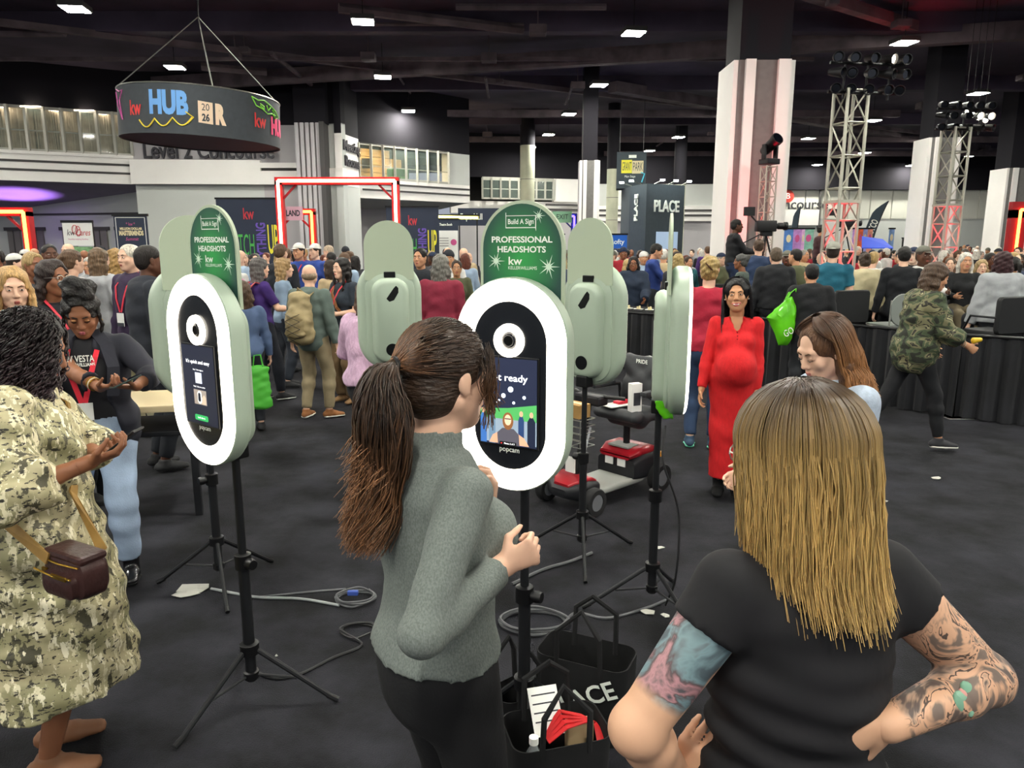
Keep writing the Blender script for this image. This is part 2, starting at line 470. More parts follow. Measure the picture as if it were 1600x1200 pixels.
def carpet():
    m = bpy.data.materials.new('black_carpet'); m.use_nodes = True
    nt = m.node_tree; b = nt.nodes['Principled BSDF']; b.inputs['Roughness'].default_value = .95; b.inputs['Specular IOR Level'].default_value = .25
    pass
    tc = nt.nodes.new('ShaderNodeTexCoord')
    n = nt.nodes.new('ShaderNodeTexNoise'); n.inputs['Scale'].default_value = 2.2; n.inputs['Detail'].default_value = 6; n.inputs['Roughness'].default_value = .62
    nt.links.new(tc.outputs['Object'], n.inputs['Vector'])
    rp = nt.nodes.new('ShaderNodeValToRGB'); rp.color_ramp.elements[0].position = .36; rp.color_ramp.elements[1].position = .68
    rp.color_ramp.elements[0].color = lin('101013'); rp.color_ramp.elements[1].color = lin('2c2c33')
    nt.links.new(n.outputs['Fac'], rp.inputs[0]); nt.links.new(rp.outputs[0], b.inputs['Base Color'])
    n2 = nt.nodes.new('ShaderNodeTexNoise'); n2.inputs['Scale'].default_value = 160
    nt.links.new(tc.outputs['Object'], n2.inputs['Vector'])
    bp = nt.nodes.new('ShaderNodeBump'); bp.inputs['Strength'].default_value = .6; bp.inputs['Distance'].default_value = .01
    nt.links.new(n2.outputs['Fac'], bp.inputs['Height']); nt.links.new(bp.outputs[0], b.inputs['Normal'])
    return m
fl = MB().box(-45, 70, -16, 75, -.1, 0).build('floor', carpet()); tag(fl, 'black low pile carpet covering the hall floor', kind='structure')
CEIL = 8.6
ce = MB().box(-45, 70, -16, 75, CEIL, CEIL+.3).build('ceiling', M_dark); tag(ce, 'dark painted exhibition hall ceiling', kind='structure')
# ceiling ribs, conduits and trusses
for k, y in enumerate((-8, 0, 8, 16.5, 23.5, 32, 41, 51, 62)):
    MB().box(-45, 70, y-.22, y+.22, CEIL-.55, CEIL+.01).build('rib', M_dark, ce)
for k, (a, b, w, h) in enumerate([((-14, 30.5, 8.0), (29, 19.4, 8.0), .35, .5), ((1.2, 16, 8.2), (13.5, 24.5, 8.2), .28, .28), ((-40, 26, 7.9), (10, 26, 7.9), .12, .12),
        ((4, 31, 8.0), (44, 60, 8.0), .5, .4), ((-20, 19, 8.0), (24, 44, 8.0), .18, .18), ((-30, 22.5, 8.05), (6, 17.5, 8.05), .1, .1), ((-6, 36, 7.8), (18, 36, 7.8), .3, .3),
        ((14, 20, 8.0), (50, 52, 8.0), .3, .3), ((-24, 14.5, 8.0), (30, 14.5, 8.0), .1, .1), ((8, 14, 8.1), (22, 30, 8.1), .16, .16), ((-16, 44, 7.7), (34, 44, 7.7), .25, .3), ((6, 50, 7.6), (46, 50, 7.6), .25, .3)]):
    MB().bar(a, b, w, h).build('beam' if w > .2 else 'conduit', M_beam, ce)
for k in range(26):
    x = random.uniform(-20, 36); y = random.uniform(18, 52); L = random.uniform(1.5, 6)
    an = random.choice((0, math.pi/2, .4))
    d = Vector((math.cos(an), math.sin(an), 0))*L/2
    p = Vector((x, y, random.uniform(7.7, 8.3)))
    MB().tube([p-d, p+d], random.choice((.05, .08, .14)), 6).build('duct', M_beam, ce, smooth=True)
for k in range(34):
    x = random.uniform(-22, 40); y = random.uniform(17, 50); s = random.uniform(.12, .28)
    MB().bbox(x-s, x+s, y-s, y+s, 7.75, 7.75+s, .03).tube([(x, y, 7.75+s), (x, y, CEIL)], .015, 4).build('ceiling_fitting', M_beam, ce)

# ---- wall with the curtained mezzanine (nearest part of the far side)
def plan(px, Y, z=4.5):
    zc = Y*math.cos(_TH)-(z-1.95)*math.sin(_TH)
    return ((px-800)/1150*zc, Y)
def quadwall(mb, p0, p1, z0, z1, t=.25):
    a = Vector((*p0, 0)); b = Vector((*p1, 0)); d = (b-a).normalized(); n = Vector((-d.y, d.x, 0))
    if n.y < 0: n = -n
    p = [a, b, b+n*t, a+n*t]
    return mb.add([Vector((q.x, q.y, z)) for z in (z0, z1) for q in p], [(0, 1, 2, 3), (7, 6, 5, 4), (0, 4, 5, 1), (1, 5, 6, 2), (2, 6, 7, 3), (3, 7, 4, 0)])
def lerp2(p, q, t): return (p[0]+(q[0]-p[0])*t, p[1]+(q[1]-p[1])*t)
PA = plan(-130, 27.6); PB = plan(211, 31.0)
ZS = 4.25; ZB = 5.35; ZT = 7.02
wl = quadwall(MB(), PA, PB, ZS, ZB, .4).build('wall_left', M_white); tag(wl, 'white banded mezzanine front with curtained windows above', kind='structure')
quadwall(MB(), PA, PB, ZT, CEIL, .5).build('bulkhead', M_bulk, wl)
nA = Vector((PA[1]-PB[1], PB[0]-PA[0], 0)).normalized()
if nA.y > 0: nA = -nA
for z in (4.62, 4.95):
    quadwall(MB(), (PA[0]+nA.x*.02, PA[1]+nA.y*.02), (PB[0]+nA.x*.02, PB[1]+nA.y*.02), z, z+.085, .05).build('reveal_strip', M_slot, wl)
quadwall(MB(), (PA[0]+nA.x*.06, PA[1]+nA.y*.06), (PB[0]+nA.x*.06, PB[1]+nA.y*.06), ZB-.1, ZB+.02, .3).build('sill', M_white, wl)
w1 = quadwall(MB(), lerp2(PA, PB, 0), lerp2(PA, PB, 1), ZB, ZB+.1, .12).build('window_1', M_mull); tag(w1, 'row of curtained mezzanine windows', kind='structure')
quadwall(MB(), PA, PB, ZT-.1, ZT, .12).build('window_head', M_mull, w1)
NM = 12
M_curt = mat('curtain_taupe', 'c9bfac', 0.9, var=.15, vscale=3)
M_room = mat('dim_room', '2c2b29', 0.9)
for k in range(NM+1):
    p = lerp2(PA, PB, k/NM)
    MB().box(p[0]-.05, p[0]+.05, p[1]-.06, p[1]+.06, ZB, ZT).build('mullion', M_mull, w1)
for k in range(NM):
    p = lerp2(PA, PB, (k+.03)/NM); q = lerp2(PA, PB, (k+.97)/NM)
    quadwall(MB(), p, q, ZB+.1, ZT-.1, .015).build('pane', M_glass, w1)
    quadwall(MB(), (p[0], p[1]+.04), (q[0], q[1]+.04), ZB+.75, ZB+.80, .03).build('rail', M_mull, w1)
    if k > 3:
        pts = []; n = 40; gap = random.uniform(.1, .5); g0 = random.random()*.6
        for s in range(n+1):
            t = s/n; c = lerp2(PA, PB, (k+t)/NM)
            pts.append(Vector((c[0], c[1]+.55+.10*math.sin(t*2*math.pi*7+k), 0)))
        half = int(n*random.uniform(.35, .6)); hole = random.choice((2, 4, 6))
        for seg in (pts[:half], pts[half+hole:]):
            if len(seg) > 2:
                mbx = MB(); m = len(seg)
                mbx.add([Vector((q.x, q.y, z)) for z in (ZB-.1, ZT+.05) for q in seg]+[Vector((q.x, q.y+.02, z)) for z in (ZB-.1, ZT+.05) for q in seg],
                        [(i, i+1, m+i+1, m+i) for i in range(m-1)]+[(2*m+i, 3*m+i, 3*m+i+1, 2*m+i+1) for i in range(m-1)])
                mbx.build('curtain', M_curt, w1, smooth=True)
for t in (.45, .7, .93): c = lerp2(PA, PB, t); MB().box(c[0]-.9, c[0]+.9, c[1]+.1, c[1]+.25, ZT-.06, ZT-.03).build('curtain_fill_panel', emit('curtain_fill_panel', 'fff0d8', 10), w1)  # unseen glowing panels added at the window head to brighten the curtains
quadwall(MB(), (PA[0], PA[1]+2.5), (PB[0], PB[1]+2.5), ZB-.3, ZT+.2, .1).build('room_back', M_room, w1)
quadwall(MB(), (PA[0]-.3, PA[1]+.4), (PB[0], PB[1]+.4), ZB-.35, ZB-.3, 2.4).build('room_floor', M_room, w1)
# sloped soffit and lower wall with doors under the mezzanine
LB0 = (PA[0]-6, PA[1]+8.0); LB1 = (PB[0]+.3, PB[1]+1.2)
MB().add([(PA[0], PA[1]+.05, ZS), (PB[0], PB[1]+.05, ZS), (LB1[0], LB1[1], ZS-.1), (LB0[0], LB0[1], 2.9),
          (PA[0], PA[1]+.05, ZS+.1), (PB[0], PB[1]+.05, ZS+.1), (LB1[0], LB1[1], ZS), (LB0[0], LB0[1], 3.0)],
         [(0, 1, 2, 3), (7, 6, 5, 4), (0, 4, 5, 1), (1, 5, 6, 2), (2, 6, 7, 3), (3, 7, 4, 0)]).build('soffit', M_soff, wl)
lw = quadwall(MB(), LB0, LB1, 0, ZS+.1, .3).build('wall_lower', M_cool); tag(lw, 'grey lower wall with double doors under the mezzanine', kind='structure')
def along(t, dz, off=.03):
    c = lerp2(LB0, LB1, t); return (c[0], c[1]-off, dz)
quadwall(MB(), (LB0[0], LB0[1]-.06), (LB1[0], LB1[1]-.06), 3.12, 3.2, .05).build('reveal_strip', M_slot, lw)
for k, t in enumerate((.36, .46, .60, .73, .83, .92)):
    p = lerp2(LB0, LB1, t); q = lerp2(LB0, LB1, t+.055)
    d = quadwall(MB(), (p[0], p[1]-.1), (q[0], q[1]-.1), 0, 2.45, .08).build('door_%d' % (k+1), M_door); tag(d, 'grey double door in the lower wall', kind='structure')
    quadwall(MB(), (p[0]-.12, p[1]-.14), (q[0]+.12, q[1]-.14), 2.45, 2.6, .1).build('door_head', M_slot, d)
    c = lerp2(p, q, .5); MB().box(c[0]-.02, c[0]+.02, c[1]-.13, c[1]-.09, 0, 2.45).build('door_gap', M_slot, d)
# wall carrying the concourse lettering
PC = plan(412, 31.3); PD = plan(476, 31.3); PE = plan(512, 31.0)
wc = quadwall(MB(), PB, PC, 0, 4.25, .3).build('wall_concourse', M_cool); tag(wc, 'pale wall below the concourse lettering', kind='structure')
quadwall(MB(), (PB[0], PB[1]-.35), (PC[0], PC[1]-.35), 4.25, 5.2, .6).build('white_band', M_white, wc)
quadwall(MB(), PB, PC, 5.2, 6.7, .3).build('lettered_fascia', M_gray, wc)
quadwall(MB(), PB, PC, 6.7, CEIL, .3).build('bulkhead', M_bulk, wc)
M_letter = mat('lettering_charcoal', '3b3a40', .7)
text('lettering', 'Level 2 Concourse', .95, M_letter, wc, (plan(330, 31)[0], PB[1]-.08, 5.55), bold=.008, depth=.05, fit=5.25)
wd = quadwall(MB(), PC, PD, 0, 4.25, .3).build('wall_pier', M_gray); tag(wd, 'grey wall pier beside the fluted pilaster', kind='structure')
quadwall(MB(), (PC[0], PC[1]-.35), (PD[0], PD[1]-.35), 4.25, 4.78, .6).build('white_band', M_white, wd)
quadwall(MB(), (PC[0], PC[1]-.2), (PD[0], PD[1]-.2), 4.78, 4.9, .5).build('reveal_strip', M_slot, wd)
quadwall(MB(), (PC[0], PC[1]-.35), (PD[0], PD[1]-.35), 4.9, 5.1, .6).build('white_band', M_white, wd)
quadwall(MB(), PC, PD, 5.1, 6.6, .3).build('upper_panel', M_gray, wd)
quadwall(MB(), PC, PD, 6.6, CEIL, .3).build('bulkhead', M_bulk, wd)
pil = MB().box(PD[0], PE[0], 30.2, 31.6, 0, 6.52).build('wall_pilaster', M_flute); tag(pil, 'tall fluted grey pilaster', kind='structure')
for k in range(5):
    x = PD[0]+(PE[0]-PD[0])*(k+.5)/5; MB().box(x-.07, x+.07, 30.1, 30.25, 0, 6.52).build('flute', M_gray, pil)
MB().box(PE[0]-.02, PE[0]+.16, 30.0, 31.5, 0, 6.55).build('dark_joint', M_slot, pil)
MB().box(PD[0], PE[0]+.2, 30.2, 31.6, 6.52, CEIL).build('bulkhead', M_bulk, pil)
PF = plan(536, 30.6); PG = plan(562, 32.4); PH = plan(734, 36.8)
wf = quadwall(MB(), (PE[0]+.15, 30.8), PF, 0, 4.25, .3).build('wall_corner', M_cool); tag(wf, 'pale corner wall with a room sign', kind='structure')
quadwall(MB(), (PE[0]+.15, 30.7), (PF[0]+.02, PF[1]-.1), 4.23, 4.86, .4).build('white_band', M_white, wf)
quadwall(MB(), (PE[0]+.15, 30.8), PF, 4.86, 6.58, .3).build('upper_panel', M_cool, wf)
quadwall(MB(), PF, PG, 0, 4.3, .3).build('splayed_wall', M_cool, wf)
quadwall(MB(), (PF[0], PF[1]-.1), (PG[0], PG[1]-.1), 4.2, 4.7, .3).build('white_band', M_white, wf)
quadwall(MB(), PF, PG, 4.6, 6.2, .3).build('splayed_fascia', M_white, wf)
quadwall(MB(), (PE[0]+.15, 30.8), PF, 6.55, CEIL, .3).build('bulkhead', M_bulk, wf)
quadwall(MB(), PF, PG, 6.2, CEIL, .3).build('bulkhead', M_bulk, wf)
dv = Vector((PG[0]-PF[0], PG[1]-PF[1], 0)); az = math.atan2(dv.y, dv.x); nn = Vector((dv.y, -dv.x, 0)).normalized()
mid = (Vector((*PF, 0))+Vector((*PG, 0)))/2
for s, z in (('Meeting', 5.75), ('Rooms', 5.15)):
    text('lettering', s, .55, M_letter, wf, (mid.x+nn.x*.06, mid.y+nn.y*.06, z), (math.pi/2, 0, az), bold=.012, depth=.03)
# lit lounge windows
wg = quadwall(MB(), PG, PH, 3.8, 4.62, .5).build('wall_lounge', M_white); tag(wg, 'white banded front below the lit lounge windows', kind='structure')
dG = Vector((PH[0]-PG[0], PH[1]-PG[1], 0)).normalized(); nG = Vector((dG.y, -dG.x, 0))
def gpt(t, off=0.0):
    c = lerp2(PG, PH, t); return (c[0]+nG.x*off, c[1]+nG.y*off)
for z in (4.12, 4.39): quadwall(MB(), gpt(.02, .03), gpt(.995, .03), z, z+.08, .06).build('reveal_strip', M_slot, wg)
quadwall(MB(), gpt(.79), gpt(1), 4.62, 6.05, .5).build('plain_panel', M_cool, wg)
quadwall(MB(), gpt(0), gpt(1), 6.05, CEIL, .5).build('bulkhead', M_bulk, wg)
MB().add([(*gpt(0, -.1), 3.81), (*gpt(1, -.1), 3.81), (*gpt(1, -3), 3.5), (*gpt(0, -3), 3.5), (*gpt(0, -.1), 3.91), (*gpt(1, -.1), 3.91), (*gpt(1, -3), 3.6), (*gpt(0, -3), 3.6)],
         [(0, 1, 2, 3), (7, 6, 5, 4), (0, 4, 5, 1), (1, 5, 6, 2), (2, 6, 7, 3), (3, 7, 4, 0)]).build('soffit', M_cool, wg)
quadwall(MB(), gpt(0, -3), gpt(1, -3), 0, 3.6, .2).build('recessed_wall', M_gray, wg)
w2 = quadwall(MB(), gpt(0), gpt(.79), 4.62, 4.72, .12).build('window_2', M_mull); tag(w2, 'lounge windows with warm lit timber room behind', kind='structure')
quadwall(MB(), gpt(0), gpt(.79), 6., 6.1, .12).build('window_head', M_mull, w2)
M_lounge = mat('timber_lounge_wall', 'b59a6b', .7, var=.12, vscale=2, stretch=(1, 1, 6))
M_lamp2 = emit('lounge_lamp', 'ffe0a8', 45)
nl = 8
for k in range(nl+1):
    c = gpt(.79*k/nl); MB().box(c[0]-.05, c[0]+.05, c[1]-.06, c[1]+.06, 4.62, 6.07).build('mullion', M_mull, w2)
for k in range(nl):
    quadwall(MB(), gpt(.79*(k+.04)/nl, -.03), gpt(.79*(k+.96)/nl, -.03), 4.72, 6., .015).build('pane', M_glass, w2)
    quadwall(MB(), gpt(.79*(k+.04)/nl, -.06), gpt(.79*(k+.96)/nl, -.06), 5.14, 5.18, .03).build('rail', M_mull, w2)
for k in range(5):
    z0 = 4.52+k*.36; quadwall(MB(), gpt(.12, -3.2), gpt(.62, -3.2), z0, z0+.34, .1).build('timber_board', M_lounge, w2)
quadwall(MB(), gpt(-.02, -3.5), gpt(.80, -3.5), 4.42, 6.52, .1).build('room_back', M_room, w2)
quadwall(MB(), gpt(-.02, -.4), gpt(.80, -.4), 4.42, 4.47, 3.2).build('room_floor', M_room, w2)
quadwall(MB(), gpt(.62, -3.1), gpt(.72, -3.1), 4.52, 5.92, .06).build('lit_door', M_lounge, w2)
for t in (.2, .45): c = gpt(t, -1.6); MB().box(c[0]-.8, c[0]+.8, c[1]-.3, c[1]+.3, 6.37, 6.42).build('lamp_panel', M_lamp2, w2)
c = gpt(.38, -2.9); MB().box(c[0]-.25, c[0]+.25, c[1]-.05, c[1]+.05, 5.37, 5.82).build('wall_picture', M_blk, w2)
M_grn = mat('green_upholstery', '2d5a39', .8)
for t in (.40, .46):
    c = gpt(t, -1.0); MB().bbox(c[0]-.35, c[0]+.35, c[1]-.35, c[1]+.35, 4.47, 4.87, .08).bbox(c[0]-.35, c[0]+.35, c[1]+.2, c[1]+.4, 4.82, 5.27, .06).build('armchair', M_grn, w2)
# further set back galleries
PI_ = (PH[0]+.2, 47.5); PJ = plan(930, 50.0); PK = plan(1140, 50.0)
wb = quadwall(MB(), (PI_[0]-2, PI_[1]), PJ, 3.75, 4.5, .4).build('wall_back', M_white); tag(wb, 'distant banded gallery front beyond the columns', kind='structure')
quadwall(MB(), (PI_[0]-2, PI_[1]+.2), PJ, 0, 3.7, .3).build('lower_wall', M_gray, wb)
quadwall(MB(), (PI_[0]-2, PI_[1]-.2), PJ, 5.95, CEIL, .3).build('bulkhead', M_bulk, wb)
quadwall(MB(), lerp2(PI_, PJ, .62), PJ, 4.5, 5.95, .3).build('upper_wall', M_white, wb)
quadwall(MB(), (PI_[0]-2, PI_[1]+3), (PJ[0], PJ[1]+3), 4, 7.5, .2).build('gallery_back', M_room, wb)
for z in (3.95, 4.25): quadwall(MB(), lerp2((PI_[0], PI_[1]-.1), (PJ[0], PJ[1]-.1), .55), (PJ[0], PJ[1]-.1), z, z+.12, .1).build('reveal_strip', M_slot, wb)
w3 = quadwall(MB(), PI_, lerp2(PI_, PJ, .62), 4.6, 4.7, .1).build('window_3', M_mull); tag(w3, 'gallery windows far behind the booths', kind='structure')
quadwall(MB(), PI_, lerp2(PI_, PJ, .62), 5.75, 5.95, .1).build('window_head', M_mull, w3)
for k in range(9):
    c = lerp2(PI_, PJ, .62*k/8); MB().box(c[0]-.06, c[0]+.06, c[1]-.08, c[1]+.08, 4.6, 5.9).build('mullion', M_mull, w3)
    if k < 8:
        quadwall(MB(), lerp2(PI_, PJ, .62*(k+.05)/8), lerp2(PI_, PJ, .62*(k+.95)/8), 4.7, 5.75, .015).build('pane', M_glass, w3)
        quadwall(MB(), lerp2(PI_, PJ, .62*(k+.05)/8), lerp2(PI_, PJ, .62*(k+.95)/8), 5.2, 5.26, .03).build('rail', M_mull, w3)
w4 = quadwall(MB(), PJ, PK, 0, 3.3, .3).build('wall_far', M_gray); tag(w4, 'far wall behind the dark booth', kind='structure')
quadwall(MB(), (PJ[0], PJ[1]-.3), (PK[0], PK[1]-.3), 3.3, 4.28, .4).build('white_band', M_white, w4)
for z in (3.6, 3.92): quadwall(MB(), (PJ[0], PJ[1]-.34), (PK[0], PK[1]-.34), z, z+.13, .08).build('reveal_strip', M_slot, w4)
quadwall(MB(), PJ, PK, 4.28, 5.7, .3).build('upper_wall', M_cool, w4)
quadwall(MB(), PJ, PK, 5.68, CEIL, .3).build('bulkhead', M_bulk, w4)
# right-hand far wall of panels
PL = plan(1120, 58, 3); PM = plan(1760, 58, 3)
wr = quadwall(MB(), PL, PM, 0, 3.7, .3).build('wall_right', M_cool); tag(wr, 'far panelled wall behind the seated crowd', kind='structure')
M_panel = mat('wall_panel_cream', 'cfcfc4', .85, var=.04, vscale=.4)
npn = 19
for k in range(npn):
    t0 = k/npn; quadwall(MB(), lerp2((PL[0], PL[1]-.06), (PM[0], PM[1]-.06), t0+.0012), lerp2((PL[0], PL[1]-.06), (PM[0], PM[1]-.06), t0+1/npn-.0012), 3.7, 5.95, .2).build('wall_panel', M_panel, wr)
quadwall(MB(), (PL[0], PL[1]-.5), (PM[0], PM[1]-.5), 5.84, CEIL, .6).build('bulkhead', M_bulk, wr)
tp = plan(1247, 57.6, 5)
text('lettering', 'Concourse', 1.05, M_letter, wr, (tp[0], 57.7, 4.74), bold=.01, depth=.04)
M_redb = mat('red_badge', 'c03a2e', .6)
bx = plan(1232, 57.6, 5.6)[0]
MB().lathe([(.0, 0), (.48, 0), (.48, .06), (0, .06)], 20, (bx, 57.7, 5.36), 'y').build('round_badge', M_redb, wr)
text('badge_letter', 'B', .6, M_white, wr, (bx, 57.62, 5.36))
bx0 = plan(1180, 57.6, 4)[0]; bx1 = plan(1279, 57.6, 4)[0]
MB().box(bx0, bx1, 57.5, 57.75, 3.2, 4.36).build('white_band', M_white, wr)
MB().box(bx1, bx1+.12, 57.6, 57.8, 3.0, 6.2).build('dark_joint', M_slot, wr)

# ---- columns
def clad_column(px, Y, wpx, ztop, name='column'):
    """column with pale cladding strips, a dark recess between them and a bare dark head"""
    x, _ = plan(px, Y); w = wpx/1150*Y*.99
    o = MB().box(x-w/2+.1, x+w/2-.1, Y+.1, Y+w-.1, 0, ztop).build(name, M_flute); tag(o, kind='structure')
    MB().box(x-w/2+.12, x+w/2-.12, Y+.12, Y+w-.12, ztop, CEIL).build('bare_head', M_bulk, o)
    s = w*.27
    for a, b, y0 in ((x-w/2, x-w/2+s*.55, Y+.12), (x-w/2+s*.65, x-w/2+s*1.25, Y), (x+w/2-s*1.1, x+w/2-s*.35, Y), (x+w/2-s*.25, x+w/2, Y+.12)):
        MB().box(a, b, y0, Y+w, 0, ztop).build('cladding', M_white, o)
    return o
clad_column(1192, 17.0, 92, 5.85)['label'] = 'massive column with pale cladding beside the camera platform'
clad_column(1477, 25.0, 50, 5.3)['label'] = 'pale clad column behind the red lit truss'
clad_column(922, 30.0, 31, 5.1)['label'] = 'slim pale clad column between kiosk and dark booth'
clad_column(1598, 33.0, 46, 5.1)['label'] = 'pale clad column at the edge of the seated crowd'
def round_column(px, Y, rpx, zc, label):
    x, _ = plan(px, Y); r = rpx/1150*Y
    o = MB().lathe([(r, 0), (r, zc)], 24, (x, Y, 0)).build('column', M_conc, smooth=True); tag(o, label, kind='structure')
    MB().lathe([(r*1.02, zc), (r*1.02, CEIL)], 24, (x, Y, 0)).build('dark_head', M_bulk, o, smooth=True)
    for z in (zc*.55, zc*.75): MB().lathe([(r*1.004, z-.015), (r*1.004, z+.015)], 24, (x, Y, 0)).build('joint_line', M_flute, o, smooth=True)
round_column(824, 41, 11, 7.0, 'round concrete column behind the green photo sign')
round_column(957, 38, 9, 5.5, 'round concrete column beside the hanging yellow sign')
round_column(1061, 44, 9, 5.2, 'dark topped column above the black booth')

# ---- ceiling light panels
M_lightp = emit('light_panel', 'fffdf0', PANEL_POWER)
M_hous = mat('light_housing', '3c3a38', .6)
LZ = 7.5
seen = [(117, 15), (567, 35), (990, 53), (1413, 68), (273, 106), (598, 121), (936, 134), (1528, 147), (638, 174), (647, 205), (889, 179), (857, 211), (829, 231), (809, 264),
        (1060, 215), (1015, 236), (1132, 184), (1129, 255), (1077, 270), (1263, 217), (1277, 258), (1364, 189), (1351, 239), (1349, 273), (1403, 280), (1424, 259), (1453, 221),
        (1517, 244), (1595, 193), (1568, 263), (1287, 282)]
spots = [(ground(px, py, LZ).x, ground(px, py, LZ).y, True) for px, py in seen]
for y in (12.3, 5.0, -2.3, -9.6):
    for x in (-21.9, -14.6, -7.3, 0.0, 7.3, 14.6, 21.9): spots.append((x+y*.12, y, False))
spots += [(-22, 19.8, False), (-22.5, 25, False), (-29, 22, False), (-28, 28, False), (24, 20, False), (30, 27, False)]
hm = MB().bbox(-.30, .30, -.30, .30, .012, .14, .02).build('housing', M_hous); lm = MB().box(-.265, .265, -.265, .265, 0, .02).build('lens', M_lightp)
sm = MB().tube([(0, 0, .14), (0, 0, CEIL-LZ)], .012, 6).build('drop_rod', M_blk)
first = None
where = ['above the hanging round sign', 'above the mezzanine corner', 'above the tall clad column', 'above the truss towers', 'among the far rows', 'over the seated crowd']
for i, (x, y, s) in enumerate(spots):
    o = empty('ceiling_light', (x, y, LZ), R(8), cat='light')
    if s:
        px, py = seen[i]
        zone = ('over the curtained mezzanine' if px < 300 else 'in front of the lounge windows' if px < 700 else 'between the pilaster and the big clad column' if px < 1140 else 'over the truss towers')
        row = ('in the nearest row' if py < 80 else 'in the second row' if py < 150 else 'in the middle rows' if py < 225 else 'in the farthest rows')
        tag(o, 'square white ceiling light %s %s' % (zone, row), group='square lights %s %s' % (zone, row))
    else:
        tag(o, 'square white ceiling light overhead, above the kiosks and crowd', group='square lights overhead')
    for src in (hm, lm, sm):
        c = src if first is None else src.copy()
        if first is not None: COL.objects.link(c)
        c.parent = o
    first = o
# ---------------------------------------------------------------- photo kiosks
M_sage = mat('sage_plastic', 'a9b8a6', .38, spec=.5)
M_sage2 = mat('sage_sign_back', 'b4c0a8', .5)
M_ring = emit('ring_light', 'fff6e6', RING_POWER)
M_face = mat('kiosk_face_black', '14171c', .25, spec=.5)
M_bez = mat('bezel_black', '08090b', .3)
M_lens = mat('lens_glass', '0b0d14', .08, spec=.8)
M_print = mat('print_white', 'eef3ea', .6)
M_pole = mat('stand_black', '1a1b1e', .5, metal=.2)
M_knob = mat('stand_plastic', '0d0d0f', .4)
def sign_print():
    m = bpy.data.materials.new('green_sign_print'); m.use_nodes = True
    nt = m.node_tree; b = nt.nodes['Principled BSDF']; b.inputs['Roughness'].default_value = .45
    tc = nt.nodes.new('ShaderNodeTexCoord'); mp = nt.nodes.new('ShaderNodeMapping')
    mp.inputs['Location'].default_value = (0, 0, -1.90*4.6); mp.inputs['Scale'].default_value = (5.6, 0, 4.6)
    nt.links.new(tc.outputs['Object'], mp.inputs[0])
    g = nt.nodes.new('ShaderNodeTexGradient'); g.gradient_type = 'SPHERICAL'; nt.links.new(mp.outputs[0], g.inputs[0])
    rp = nt.nodes.new('ShaderNodeValToRGB'); rp.color_ramp.elements[0].color = lin('21443f'); rp.color_ramp.elements[1].color = lin('2f9a4a')
    rp.color_ramp.elements[0].position = .1; rp.color_ramp.elements[1].position = .95
    nt.links.new(g.outputs['Fac'], rp.inputs[0]); nt.links.new(rp.outputs[0], b.inputs['Base Color'])
    return m
M_sign = sign_print()
M_star = mat('print_sparkle', 'd8ecd8', .6)
PW, PHH, PZ = .43, .745, 1.462
def star(x, z, r, y, n=10):
    pts = []
    for k in range(2*n):
        a = math.pi*k/n; q = r*(1.0 if k % 4 == 0 else .62) if k % 2 == 0 else r*.2
        pts.append((x+q*math.cos(a), z+q*math.sin(a)))
    return pts
M_scr = emit('screen_black', '1a2030', .35)
def scr(name, c, p=1.0): return emit('screen_'+name, c, p)
def flat(mb_pts, y, name, m, parent): return MB().prism(mb_pts, y, y-.0008).build(name, m, parent)
def ellip(cx, cz, rx, rz, n=16): return [(cx+rx*math.cos(2*math.pi*k/n), cz+rz*math.sin(2*math.pi*k/n)) for k in range(n)]
def rect(x0, x1, z0, z1): return [(x0, z0), (x1, z0), (x1, z1), (x0, z1)]
